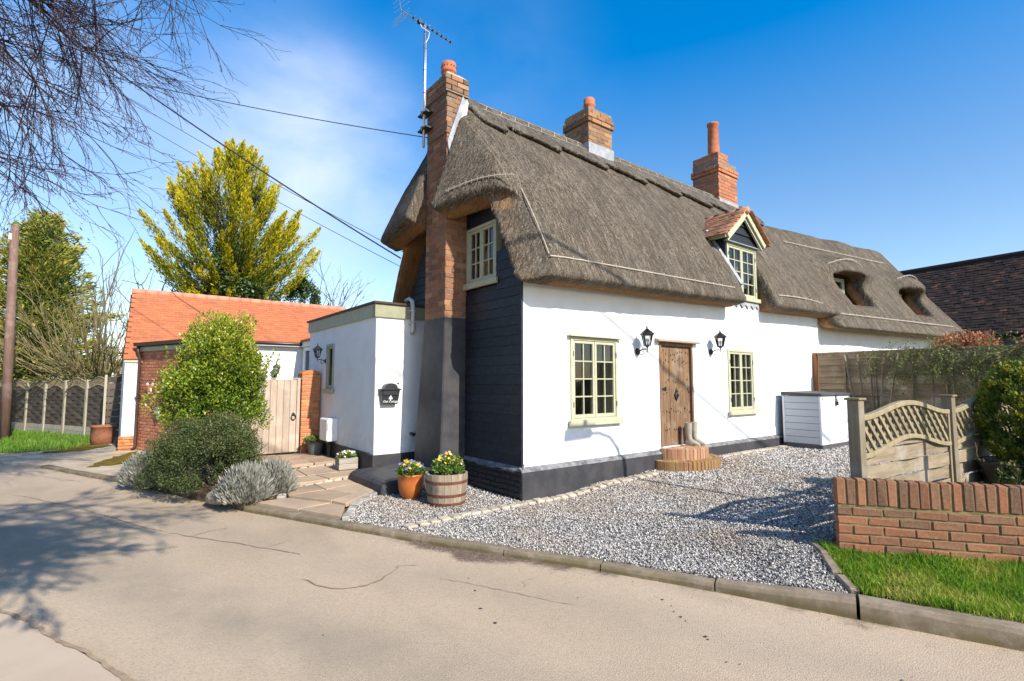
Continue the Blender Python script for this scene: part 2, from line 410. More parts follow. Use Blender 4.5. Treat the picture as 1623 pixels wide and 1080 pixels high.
MAT['leaf_thuja'] = leafmat('leaf_thuja', [(0, (.03, .06, .014)), (.4, (.11, .17, .028)), (.75, (.27, .27, .03)), (1, (.60, .42, .04))])
MAT['leaf_climber'] = leafmat('leaf_climber', [(0, (.04, .065, .018)), (.5, (.12, .16, .04)), (1, (.30, .31, .10))])
MAT['leaf_beech'] = leafmat('leaf_beech', [(0, (.16, .06, .03)), (.5, (.32, .13, .06)), (1, (.48, .23, .12))])
MAT['leaf_plant'] = leafmat('leaf_plant', [(0, (.05, .10, .02)), (.5, (.13, .22, .04)), (1, (.32, .40, .10))])
MAT['grass'] = leafmat('grass', [(0, (.045, .115, .010)), (.35, (.11, .24, .014)), (.6, (.21, .34, .022)), (.8, (.38, .38, .06)), (1, (.50, .39, .16))], .6, .25, .3)
MAT['verge'] = leafmat('verge', [(0, (.06, .14, .014)), (.5, (.13, .25, .025)), (1, (.30, .36, .08))], .6, .25, .3)
for nm, c in (('petal_yellow', (.75, .45, .02)), ('petal_orange', (.72, .28, .02)), ('petal_blue', (.16, .14, .5)), ('petal_white', (.8, .78, .74)), ('petal_pink', (.65, .32, .45))):
    MAT[nm] = simple(nm, c, None, rough=.6)
MAT['glaze'] = simple('terracotta_glaze', (.50, .17, .04), (.36, .10, .025), 4, .35, .5)
MAT['pot_rust'] = simple('pot_rust', (.30, .12, .065), (.20, .08, .045), 6, .8, .2, .2, 30)
MAT['pot_grey'] = simple('pot_grey', (.16, .175, .175), (.11, .12, .12), 8, .8, .2, .2, 40)
MAT['planter_black'] = simple('planter_black', (.012, .012, .014), (.02, .02, .022), 5, .35, .5)
MAT['box_slat'] = simple('box_slat', (.50, .52, .55), (.44, .46, .49), 8, .6, .3, .2, 8, vec=(2, 2, 30))
MAT['box_door'] = simple('box_door', (.68, .70, .73), (.63, .65, .68), 8, .55, .3)
MAT['box_dark'] = simple('box_dark', (.085, .085, .09), (.065, .065, .07), 9, .6, .3)
MAT['wellie'] = simple('wellie', (.36, .33, .26), (.28, .25, .2), 12, .6, .3)
MAT['rock'] = simple('rock', (.42, .34, .25), (.28, .22, .16), 7, .9, .15, .5, 30)
MAT['letter_black'] = simple('letterbox_black', (.022, .024, .028), None, rough=.4, spec=.5)
MAT['print_white'] = simple('print_white', (.75, .77, .8), None, rough=.6)
MAT['meter_white'] = simple('meter_white', (.78, .79, .8), None, rough=.45)
MAT['plaque_red'] = simple('plaque_red', (.62, .07, .03), (.75, .2, .1), 30, .5)
MAT['plaque_white'] = simple('plaque_white', (.78, .72, .62), None, rough=.5)
MAT['lamp_glass'] = MAT['glass']
MAT['felt'] = simple('felt', (.06, .055, .05), (.09, .08, .075), 6, .9, .1)

# ------------------------------------------------------------------ geometry helpers
class MB:
    def __init__(s, M=None):
        s.v = []; s.f = []; s.M = M
    def add(s, vs, fs):
        o = len(s.v)
        if s.M is not None: vs = [s.M @ Vector(v) for v in vs]
        s.v += [tuple(v) for v in vs]
        s.f += [tuple(i + o for i in f) for f in fs]
        return s
    def box(s, x0, x1, y0, y1, z0, z1):
        vs = [(x0, y0, z0), (x1, y0, z0), (x1, y1, z0), (x0, y1, z0), (x0, y0, z1), (x1, y0, z1), (x1, y1, z1), (x0, y1, z1)]
        return s.add(vs, [(0, 3, 2, 1), (4, 5, 6, 7), (0, 1, 5, 4), (1, 2, 6, 5), (2, 3, 7, 6), (3, 0, 4, 7)])
    def hexa(s, b, t):
        return s.add(list(b) + list(t), [(3, 2, 1, 0), (4, 5, 6, 7), (0, 1, 5, 4), (1, 2, 6, 5), (2, 3, 7, 6), (3, 0, 4, 7)])
    def tube(s, pts, r, n=6, cap=True):
        pts = [Vector(p) for p in pts]
        m = len(pts)
        rs = [r] * m if isinstance(r, (int, float)) else r
        vs = []; fs = []
        up = None
        for i, p in enumerate(pts):
            d = (pts[min(i + 1, m - 1)] - pts[max(i - 1, 0)]).normalized()
            if up is None or abs(up.dot(d)) > .95:
                up = Vector((0, 0, 1)) if abs(d.z) < .9 else Vector((1, 0, 0))
            a = d.cross(up).normalized(); b = a.cross(d).normalized(); up = b
            for k in range(n):
                an = 2 * math.pi * k / n
                vs.append(p + (a * math.cos(an) + b * math.sin(an)) * rs[i])
        for i in range(m - 1):
            for k in range(n):
                k2 = (k + 1) % n
                fs.append((i * n + k, i * n + k2, (i + 1) * n + k2, (i + 1) * n + k))
        if cap:
            fs.append(tuple(range(n - 1, -1, -1)))
            fs.append(tuple((m - 1) * n + k for k in range(n)))
        return s.add(vs, fs)
    def lathe(s, prof, n=20, c=(0, 0, 0), a0=0):
        vs = []; fs = []
        m = len(prof)
        for (r, z) in prof:
            for k in range(n):
                an = 2 * math.pi * k / n + a0
                vs.append((c[0] + r * math.cos(an), c[1] + r * math.sin(an), c[2] + z))
        for i in range(m - 1):
            for k in range(n):
                k2 = (k + 1) % n
                fs.append((i * n + k, i * n + k2, (i + 1) * n + k2, (i + 1) * n + k))
        fs.append(tuple(range(n - 1, -1, -1)))
        fs.append(tuple((m - 1) * n + k for k in range(n)))
        return s.add(vs, fs)
    def prism(s, poly, O, U, V, depth):
        O, U, V = Vector(O), Vector(U), Vector(V)
        N = U.cross(V).normalized() * depth
        n = len(poly)
        a = [O + U * p[0] + V * p[1] for p in poly]
        vs = a + [p + N for p in a]
        fs = [tuple(range(n - 1, -1, -1)), tuple(range(n, 2 * n))]
        fs += [(i, (i + 1) % n, n + (i + 1) % n, n + i) for i in range(n)]
        return s.add(vs, fs)
    def mesh(s, name, mat, smooth=False, org=(0, 0, 0)):
        me = bpy.data.meshes.new(name)
        o = Vector(org)
        me.from_pydata([tuple(Vector(v) - o) for v in s.v], [], s.f)
        if mat: me.materials.append(MAT[mat] if isinstance(mat, str) else mat)
        if smooth: me.polygons.foreach_set('use_smooth', [True] * len(me.polygons))
        me.update()
        return me

def mobj(name, me, parent=None, loc=(0, 0, 0), quat=None, scale=None):
    o = bpy.data.objects.new(name, me)
    COL.objects.link(o)
    if parent: o.parent = parent
    o.location = loc
    if quat is not None:
        o.rotation_mode = 'QUATERNION'; o.rotation_quaternion = quat
    if scale: o.scale = scale
    return o

def tag(o, label=None, cat=None, group=None, kind=None):
    if label: o['label'] = label
    if cat: o['category'] = cat
    if group: o['group'] = group
    if kind: o['kind'] = kind
    return o

class Thing:
    """an Empty at the base of a thing; parts are built in world coordinates"""
    def __init__(s, name, label, cat, loc, group=None, kind=None):
        s.L = Vector(loc)
        s.o = bpy.data.objects.new(name, None)
        s.o.empty_display_size = .1
        COL.objects.link(s.o)
        s.o.location = s.L
        if kind: tag(s.o, kind=kind)
        else: tag(s.o, label, cat, group)
    def add(s, name, mb, mat, parent=None, smooth=False, bevel=0, kind=None, label=None):
        me = mb.mesh(name, mat, smooth, s.L)
        o = mobj(name, me, parent or s.o)
        if bevel: bev(o, bevel)
        if kind: o['kind'] = kind
        if label: o['label'] = label
        return o
    def piece(s, name, me, loc, quat=None, scale=None, parent=None):
        return mobj(name, me, parent or s.o, Vector(loc) - s.L, quat, scale)
    def npmesh(s, name, verts, faces, mat, parent=None, attrs=None, kind=None, smooth=False):
        me = npm(name, np.asarray(verts) - np.array(s.L), faces, mat, attrs, smooth)
        o = mobj(name, me, parent or s.o)
        if kind: o['kind'] = kind
        return o

def bev(o, w, seg=1):
    m = o.modifiers.new('bevel', 'BEVEL'); m.width = w; m.segments = seg; m.limit_method = 'ANGLE'

def single(name, mb, mat, label, cat, loc, group=None, smooth=False, kind=None, bevel=0):
    o = mobj(name, mb.mesh(name, mat, smooth, loc), None, loc)
    if bevel: bev(o, bevel)
    if kind: tag(o, kind=kind)
    else: tag(o, label, cat, group)
    return o

def npm(name, verts, faces, mat, attrs=None, smooth=False):
    verts = np.asarray(verts, np.float32); faces = np.asarray(faces, np.int32)
    k = faces.shape[1]
    me = bpy.data.meshes.new(name)
    me.vertices.add(len(verts)); me.vertices.foreach_set('co', verts.ravel())
    me.loops.add(faces.size); me.loops.foreach_set('vertex_index', faces.ravel())
    me.polygons.add(len(faces))
    me.polygons.foreach_set('loop_start', np.arange(0, faces.size, k, dtype=np.int32))
    me.polygons.foreach_set('loop_total', np.full(len(faces), k, np.int32))
    if smooth: me.polygons.foreach_set('use_smooth', np.ones(len(faces), bool))
    me.update(calc_edges=True)
    if attrs:
        for an, av in attrs.items():
            a = me.attributes.new(an, 'FLOAT', 'POINT'); a.data.foreach_set('value', np.asarray(av, np.float32))
    if mat: me.materials.append(MAT[mat])
    return me

def copy_tree(o, parent=None):
    c = o.copy(); COL.objects.link(c)
    if parent: c.parent = parent
    for ch in [x for x in o.children]: copy_tree(ch, c)
    return c

def brick_mesh(name, size, mat, seed, bw=.006, jit=.004):
    r = random.Random(seed)
    bm = bmesh.new()
    bmesh.ops.create_cube(bm, size=1)
    for v in bm.verts:
        v.co = Vector((v.co.x * size[0] + r.uniform(-jit, jit), v.co.y * size[1] + r.uniform(-jit, jit), v.co.z * size[2] + r.uniform(-jit, jit)))
    bmesh.ops.bevel(bm, geom=list(bm.edges), offset=bw, segments=1, affect='EDGES')
    me = bpy.data.meshes.new(name)
    bm.to_mesh(me); bm.free()
    me.materials.append(MAT[mat])
    return me
_bm = {}
def bmeshes(size, mat, name='brick', n=4, bw=.006, jit=.004):
    key = (tuple(size), mat, name)
    if key not in _bm: _bm[key] = [brick_mesh(name, size, mat, 31 * i + 7, bw, jit) for i in range(n)]
    return _bm[key]

def pieces(T, name, meshes, specs, parent=None, limit=300, sort=True):
    """specs: (loc, quat, scale); the nearest `limit` become objects, the rest one joined part"""
    if sort: specs = sorted(specs, key=lambda s: (Vector(s[0]) - CAMLOC).length)
    for i, (loc, q, sc) in enumerate(specs[:limit]):
        T.piece(name, meshes[(i * 7 + i // 3) % len(meshes)], loc, q, sc, parent)
    rest = specs[limit:]
    if rest: join_specs(T, name, meshes, rest, parent)

def join_specs(T, name, meshes, rest, parent=None):
    if not rest: return None
    vs = []; fs = []; off = 0
    cache = []
    for me in meshes:
        v = np.zeros(len(me.vertices) * 3, np.float32); me.vertices.foreach_get('co', v)
        cache.append((v.reshape(-1, 3), [tuple(p.vertices) for p in me.polygons]))
    for i, (loc, q, sc) in enumerate(rest):
        v, f = cache[i % len(cache)]
        m = np.array((q or Quaternion()).to_matrix())
        w = (v * np.array(sc or (1, 1, 1))) @ m.T + np.array(Vector(loc) - T.L)
        vs.append(w); fs += [tuple(a + off for a in p) for p in f]; off += len(v)
    me = bpy.data.meshes.new(name)
    me.from_pydata(np.concatenate(vs).tolist(), [], fs)
    me.materials.append(meshes[0].materials[0])
    o = mobj(name, me, parent or T.o)
    o['kind'] = 'stuff'
    return o

def quat_from(u, n):
    """local x -> u, local y -> -n (into the wall), z -> up"""
    u = Vector(u).normalized(); z = Vector((0, 0, 1)); y = z.cross(u)
    return Matrix((u, y, z)).transposed().to_quaternion()

def brick_face(O, u, length, z0, courses, L=.215, ch=.075, bh=.065, dep=.1, half=True, start=0, jit=.002):
    """specs of one brick face; O corner point on the face (front), u along it; the wall body lies to the left of u rotated 90"""
    O = Vector(O); u = Vector(u).normalized()
    inn = Vector((0, 0, 1)).cross(u)
    q = quat_from(u, -inn)
    out = []
    for c in range(courses):
        x = 0.0
        odd = (c + start) % 2
        first = True
        while x < length - .02:
            l = L
            if first and odd and half: l = (L - .01) / 2
            l = min(l, length - x)
            if length - x - l < .04 and length - x - l > 0: l = length - x
            ctr = O + u * (x + l / 2) + inn * (dep / 2 + rng.uniform(-jit, jit)) + Vector((0, 0, z0 + c * ch + bh / 2 + .005))
            out.append((ctr, q, ((l - .0) / L, 1, 1)))
            x += l + .01; first = False
    return out

# numpy value noise
def vnoise(p, seed=0):
    p = np.asarray(p, np.float64)
    i = np.floor(p).astype(np.int64); f = p - i; f = f * f * (3 - 2 * f)
    def h(a, b, c):
        n = (a * 374761393 + b * 668265263 + c * 2147483647 + seed * 1274126177) & 0xffffffff
        n = ((n ^ (n >> 13)) * 1274126177) & 0xffffffff
        return ((n ^ (n >> 16)) & 0xffff) / 65535.0
    r = 0
    for dx in (0, 1):
        for dy in (0, 1):
            for dz in (0, 1):
                w = (f[..., 0] if dx else 1 - f[..., 0]) * (f[..., 1] if dy else 1 - f[..., 1]) * (f[..., 2] if dz else 1 - f[..., 2])
                r = r + w * h(i[..., 0] + dx, i[..., 1] + dy, i[..., 2] + dz)
    return r

def smax(a, b, k=.06):
    h = np.clip(.5 + .5 * (a - b) / k, 0, 1)
    return a * h + b * (1 - h) + k * h * (1 - h)
def smin(a, b, k=.06): return -smax(-a, -b, k)

def surface_net(fn, lo, hi, h):
    xs = [np.arange(lo[i], hi[i] + h, h) for i in range(3)]
    X, Y, Z = np.meshgrid(*xs, indexing='ij')
    F = fn(X, Y, Z)
    S = F < 0
    nx, ny, nz = [d - 1 for d in F.shape]
    cnt = np.zeros((nx, ny, nz), np.int16); acc = np.zeros((nx, ny, nz, 3))
    corner = lambda d: (slice(d[0], d[0] + nx), slice(d[1], d[1] + ny), slice(d[2], d[2] + nz))
    cs = [(i, j, k) for i in (0, 1) for j in (0, 1) for k in (0, 1)]
    for a in cs:
        for ax in range(3):
            if a[ax] == 0:
                b = list(a); b[ax] = 1
                fa = F[corner(a)]; fb = F[corner(b)]
                m = S[corner(a)] != S[corner(b)]
                t = np.where(m, fa / np.where(m, fa - fb, 1), 0)
                cnt += m
                for q in range(3):
                    acc[..., q] += np.where(m, a[q] + (t if q == ax else 0), 0)
    act = cnt > 0
    idx = -np.ones(act.shape, np.int64); idx[act] = np.arange(act.sum())
    ii = np.argwhere(act)
    V = np.array(lo) + h * (ii + acc[act] / cnt[act][:, None])
    faces = []
    for ax in range(3):
        o1, o2 = [(1, 2), (2, 0), (0, 1)][ax]
        sl = [slice(1, -1)] * 3; sl[ax] = slice(0, -1)
        sh = list(sl); sh[ax] = slice(1, None)
        A = S[tuple(sl)]; B = S[tuple(sh)]
        loc = np.argwhere(A != B)
        g = loc + 1; g[:, ax] -= 1
        ins = A[tuple(loc.T)]
        def cell(d1, d2):
            c = g.copy(); c[:, o1] -= d1; c[:, o2] -= d2
            return idx[tuple(c.T)]
        q = np.stack([cell(1, 1), cell(0, 1), cell(0, 0), cell(1, 0)], 1)
        q[~ins] = q[~ins][:, ::-1]
        ok = (q >= 0).all(1)
        faces.append(q[ok])
    return V, np.concatenate(faces)

# ------------------------------------------------------------------ ground heights
GP = np.array([(0, 0, 0), (-1, .5, 0), (-1.3, 1.2, .02), (-2.0, -.25, 0), (-1.25, -1.7, -.006), (-.8, -2.5, 0), (-.5, -3.2, .012), (-.18, -4.0, .055),
    (.5, -3.5, .17), (.3, -.25, .0), (1.9, -.2, .09), (3, -.3, .13), (5, -.2, .20), (7, 0, .19), (8.3, -1, .2), (4, -2.5, .17), (2, -1.8, .09), (1, -1, .04),
    (9.2, -2, .24), (1, -3.8, .2), (1.0, -4.1, .19), (.35, -4.15, .13), (2, -4.8, .2), (-1, 2.7, .11), (-1.6, 5.4, .14), (-2.6, 1.4, .01), (-2.3, 3.5, .09), (-1.1, 4, .13),
    (-4.2, 9.9, -.03), (-5, 14, -.12), (-4.1, 4.9, -.05), (-6, 9.3, -.06), (-3.3, 3.5, .02), (6, -4, .24), (.45, -5.3, .075), (.2, -4.75, .07), (.05, -4.3, .075)])
def gz(x, y):
    x = np.asarray(x, float); y = np.asarray(y, float)
    d = (x[..., None] - GP[:, 0]) ** 2 + (y[..., None] - GP[:, 1]) ** 2 + .05
    w = d ** -2
    return (w * GP[:, 2]).sum(-1) / w.sum(-1)
def gzf(x, y): return float(gz(np.array([x]), np.array([y]))[0])

def inpoly(P, poly):
    x, y = P[:, 0], P[:, 1]
    c = np.zeros(len(P), bool)
    n = len(poly)
    for i in range(n):
        x1, y1 = poly[i]; x2, y2 = poly[(i + 1) % n]
        m = ((y1 > y) != (y2 > y)) & (x < (x2 - x1) * (y - y1) / ((y2 - y1) or 1e-9) + x1)
        c ^= m
    return c

def patch(name, poly, step, zf, mat, skirt=.3, attr=None, parent=None):
    poly = [Vector(p) for p in poly]
    edge = []
    for i, a in enumerate(poly):
        b = poly[(i + 1) % len(poly)]
        k = max(1, int((b - a).length / step))
        edge += [a + (b - a) * (j / k) for j in range(k)]
    xs = [p.x for p in poly]; ys = [p.y for p in poly]
    g = np.stack(np.meshgrid(np.arange(min(xs), max(xs), step), np.arange(min(ys), max(ys), step)), -1).reshape(-1, 2)
    g = g + nrg.uniform(-.15, .15, g.shape) * step
    g = g[inpoly(g, [(p.x, p.y) for p in poly])]
    ea = np.array([(e.x, e.y) for e in edge])
    if len(g):
        keep = np.ones(len(g), bool)
        for ch in range(0, len(g), 4000):
            dd = ((g[ch:ch + 4000, None, :] - ea[None]) ** 2).sum(-1).min(1)
            keep[ch:ch + 4000] = dd > (step * .4) ** 2
        g = g[keep]
    ne = len(edge)
    pts = edge + [Vector(p) for p in g]
    r = delaunay_2d_cdt(pts, [(i, (i + 1) % ne) for i in range(ne)], [list(range(ne))], 1, 1e-5)
    vs = np.array([(p.x, p.y) for p in r[0]])
    z = zf(vs[:, 0], vs[:, 1])
    V = [(p[0], p[1], q) for p, q in zip(vs, z)]
    Fc = []
    for f in r[2]:
        a, b, c = [vs[i] for i in f[:3]]
        cr = (b[0] - a[0]) * (c[1] - a[1]) - (b[1] - a[1]) * (c[0] - a[0])
        Fc.append(tuple(f) if cr > 0 else tuple(reversed(f)))
    if skirt:
        n0 = len(V)
        for e in edge:
            zz = float(zf(np.array([e.x]), np.array([e.y]))[0])
            V += [(e.x, e.y, zz), (e.x, e.y, zz - skirt)]
        for i in range(ne):
            j = (i + 1) % ne
            Fc.append((n0 + 2 * i, n0 + 2 * i + 1, n0 + 2 * j + 1, n0 + 2 * j))
    me = bpy.data.meshes.new(name)
    me.from_pydata(V, [], Fc)
    me.materials.append(MAT[mat])
    if attr:
        P = np.array(V)
        a = me.attributes.new(attr[0], 'FLOAT', 'POINT')
        a.data.foreach_set('value', np.asarray(attr[1](P[:, 0], P[:, 1]), np.float32))
    o = mobj(name, me, parent)
    if not parent: o['kind'] = 'structure'
    return o

def dist_line(x, y, line):
    d = np.full(np.shape(x), 1e9)
    for (a, b) in zip(line[:-1], line[1:]):
        ax, ay = a; bx, by = b
        t = np.clip(((x - ax) * (bx - ax) + (y - ay) * (by - ay)) / ((bx - ax) ** 2 + (by - ay) ** 2), 0, 1)
        d = np.minimum(d, np.hypot(x - ax - t * (bx - ax), y - ay - t * (by - ay)))
    return d

# ================================================================== SETTING
KT = [(-3.07, 1.95, 0), (-2.70, 1.17, 0), (-2.05, -.27, 0), (-1.68, -1.02, -.005), (-1.30, -1.71, -.008), (-.885, -2.51, -.004), (-.588, -3.21, .008), (-.25, -4.063, .07)]
KL = [p[:2] for p in KT]
KR = [(-.245, -4.072), (-.06, -4.51), (.085, -4.87), (.26, -5.35), (.6, -6.15), (1.2, -7.35)]
g = MB()
N = 24
gv = [(-300 + 600 * i / N, -300 + 600 * j / N, -.32) for j in range(N + 1) for i in range(N + 1)]
g.add(gv, [(j * (N + 1) + i, j * (N + 1) + i + 1, (j + 1) * (N + 1) + i + 1, (j + 1) * (N + 1) + i) for j in range(N) for i in range(N)])
tag(mobj('ground', g.mesh('ground', 'ground')), kind='structure')

SEAM = [(-34, 44), (-18, 21), (-12.2, 12), (-8.2, 5.2), (-6.3, 2.1), (-5.07, -.06), (-4.34, -1.85), (-3.55, -3.7), (-2.3, -6.0), (0, -9.2), (5, -15)]
road_r = [(6.5, -13.5), (1.3, -7.5)] + [(x + .04, y + .02) for x, y in reversed(KR[:5])] + [(x + .04, y + .02) for x, y in reversed(KL)] + \
    [(-3.55, 3.3), (-4.12, 4.9), (-5.5, 8.1), (-6.25, 9.5), (-8.3, 13.6), (-12.5, 21.5), (-20, 34), (-29, 48)]
road_poly = road_r + SEAM
kerbline = list(reversed(KR)) + list(reversed(KL)) + [(-3.55, 3.3), (-4.12, 4.9), (-5.5, 8.1), (-8.3, 13.6)]
def road_z(x, y): return np.full(np.shape(x), -.07) - .012 * np.clip(y - 8, 0, 40)
def road_dirt(x, y):
    d = dist_line(x, y, [(p[0], p[1]) for p in kerbline])
    a = np.clip(1 - d / .42, 0, 1) * .62
    m = np.exp(-(((x + 1.55) / .75) ** 2 + ((y + 1.35) / 1.1) ** 2))
    return a * (.50 + 1.1 * m) + np.clip(1 - d / .12, 0, 1) * .25 + .22 * np.exp(-(((x + .55) / .5) ** 2 + ((y + 4.3) / .7) ** 2))
rd = patch('road', road_poly, .3, road_z, 'road', .1, ('dirt', road_dirt))
co = np.zeros(len(rd.data.vertices) * 3, np.float32); rd.data.vertices.foreach_get('co', co); co = co.reshape(-1, 3)
dk_ = dist_line(co[:, 0], co[:, 1], kerbline)
rd.data.attributes.new('lane', 'FLOAT', 'POINT').data.foreach_set('value', (np.exp(-((dk_ - 1.95) / .30) ** 2) + .5 * np.exp(-((dk_ - .75) / .25) ** 2)).astype(np.float32))
patch('pavement', SEAM[::-1] + [(-44, 44), (-44, -20), (5, -20)], 1.2, lambda x, y: road_z(x, y) + .012, 'pavement', .1)

# dirt that has gathered in the seam, cracks, tar drips: thin sheets lying on the road
def ribbon(name, pts, w, mat, z=-.064, jit=.4, seed=1):
    r = random.Random(seed); vs = []; fs = []
    P = []
    for a, b in zip(pts[:-1], pts[1:]):
        n = max(2, int((Vector(b) - Vector(a)).length / .05))
        for i in range(n): P.append(Vector(a).lerp(Vector(b), i / n))
    P.append(Vector(pts[-1]))
    off = 0
    for i, p in enumerate(P):
        d = (P[min(i + 1, len(P) - 1)] - P[max(i - 1, 0)]).normalized(); nn = Vector((-d.y, d.x))
        off = off * .8 + r.uniform(-.012, .012)
        ww = w * (1 + r.uniform(-jit, jit)) * min(1, .25 + 4 * min(i, len(P) - 1 - i) / len(P))
        for s in (-1, 1):
            q = p + nn * (off + s * ww / 2)
            vs.append((q.x, q.y, z))
        if i: fs.append((2 * i - 2, 2 * i - 1, 2 * i + 1, 2 * i))
    m = MB(); m.add(vs, fs)
    return m
def smooth_line(pts):
    P = [Vector(p) for p in pts]
    for _ in range(3):
        Q = [P[0]]
        for a, b in zip(P[:-1], P[1:]): Q += [a.lerp(b, .25), a.lerp(b, .75)]
        P = Q + [P[-1]]
    return [(p.x, p.y) for p in P[::2]] + [tuple(pts[-1])]
cr = MB()
for k, (pts, w) in enumerate([([(-5.6, 5.2), (-4.6, 3.1), (-4.15, 1.9), (-3.9, 1.4)], .03), ([(-3.9, 1.4), (-3.55, .75), (-3.2, .2), (-2.95, -.25)], .03),
        ([(-4.15, 1.9), (-3.85, 1.75), (-3.7, 1.9)], .016), ([(-3.72, 1.1), (-3.5, 1.2), (-3.35, 1.2)], .02), ([(-3.2, .2), (-2.9, .3)], .015),
        ([(-3.12, -.9), (-3.0, -1.25), (-2.75, -1.4), (-2.5, -1.25), (-2.35, -1.1)], .035), ([(-2.35, -1.1), (-2.2, -1.2)], .015),
        ([(-2.2, -1.6), (-1.95, -2.1), (-1.65, -2.7)], .014), ([(-1.75, -2.2), (-1.65, -2.05), (-1.5, -2.1)], .010)]):
    rb = ribbon('c', smooth_line(pts), w * .42, 'crack', seed=k + 3)
    cr.add(rb.v, rb.f)
tag(mobj('road_crack', cr.mesh('road_crack', 'crack')), kind='structure')
sd = ribbon('s', smooth_line([(-6.3, 2.1), (-5.07, -.06), (-4.34, -1.85), (-3.55, -3.7), (-2.6, -5.45)]), .03, 'mud', z=-.052, jit=.25, seed=9)
tag(mobj('seam_dirt', sd.mesh('seam_dirt', 'mud')), kind='structure')
dr = MB()
for (x, y, s) in [(-1.06, -3.02, .022), (-1.10, -3.13, .014), (-1.17, -3.2, .013), (-1.2, -3.28, .02), (-1.23, -3.34, .014), (-1.32, -3.55, .024), (-1.34, -3.58, .014), (-1.5, -3.8, .014), (-1.46, -3.86, .01),
                  (-2.1, -2.0, .02), (-2.25, -2.3, .022), (-2.3, -2.55, .024), (-2.0, -1.75, .012), (-1.55, -2.6, .012), (-3.3, -2.0, .012), (-.9, -4.5, .012)]:
    n = 9; st = len(dr.v); s = s * .65
    pts = [(x + s * rng.uniform(.5, 1.1) * math.cos(6.283 * i / n), y + s * rng.uniform(.5, 1.1) * math.sin(6.283 * i / n), -.0645) for i in range(n)]
    dr.add(pts, [tuple(range(n))])
tag(mobj('tar_drips', dr.mesh('tar_drips', 'drip')), kind='structure')

# kerbs -------------------------------------------------------------
def kerb_run(name, line, top, hgt, w, L, mat='kerb', gap=.012, round_=.03):
    tops = [p[2] if len(p) > 2 else top for p in line]; line = [p[:2] for p in line]
    T = Thing(name, None, None, (line[0][0], line[0][1], top - hgt), kind='structure')
    # walk the polyline
    pts = [Vector(p) for p in line]; seglen = [(b - a).length for a, b in zip(pts[:-1], pts[1:])]
    tot = sum(seglen)
    def atl(s):
        for a, b, l in zip(pts[:-1], pts[1:], seglen):
            if s <= l: return a.lerp(b, s / l)
            s -= l
        return pts[-1]
    def topat(s):
        for i, l in enumerate(seglen):
            if s <= l: return tops[i] + (tops[i + 1] - tops[i]) * s / l
            s -= l
        return tops[-1]
    n = max(1, round(tot / L)); l = tot / n
    for i in range(n):
        a, b = atl(i * l + gap / 2), atl((i + 1) * l - gap / 2)
        d = (b - a).normalized(); nn = Vector((-d.y, d.x))
        if nn.x < 0: nn = -nn
        dz = rng.uniform(-.006, .006)
        m = MB()
        prof = [(0, -hgt), (0, -round_ - .005), (round_ * .4, -.006), (round_, 0), (w, 0), (w, -hgt)]
        vs = []
        K = 5
        for k in range(K + 1):
            p = a.lerp(b, k / K)
            j = rng.uniform(-.004, .004); z1 = topat(i * l + l * k / K) + dz
            for (o, z) in prof: vs.append((p.x + nn.x * (o + j), p.y + nn.y * (o + j), z1 + z + rng.uniform(-.003, .003)))
        P = len(prof)
        fs = [(k * P + q, (k + 1) * P + q, (k + 1) * P + (q + 1) % P, k * P + (q + 1) % P) for k in range(K) for q in range(P)]
        fs += [tuple(range(P)), tuple(K * P + q for q in reversed(range(P)))]
        m.add(vs, fs)
        T.add('kerb_stone', m, mat)
    return T
kerb_run('kerb', KT, 0, .2, .11, .92)
kerb_run('raised_kerb', KR, .07, .25, .13, .95)
kerb_run('low_kerb', [(-4.14, 4.95), (-4.8, 6.4), (-5.5, 8.1)], -.02, .1, .12, .9)
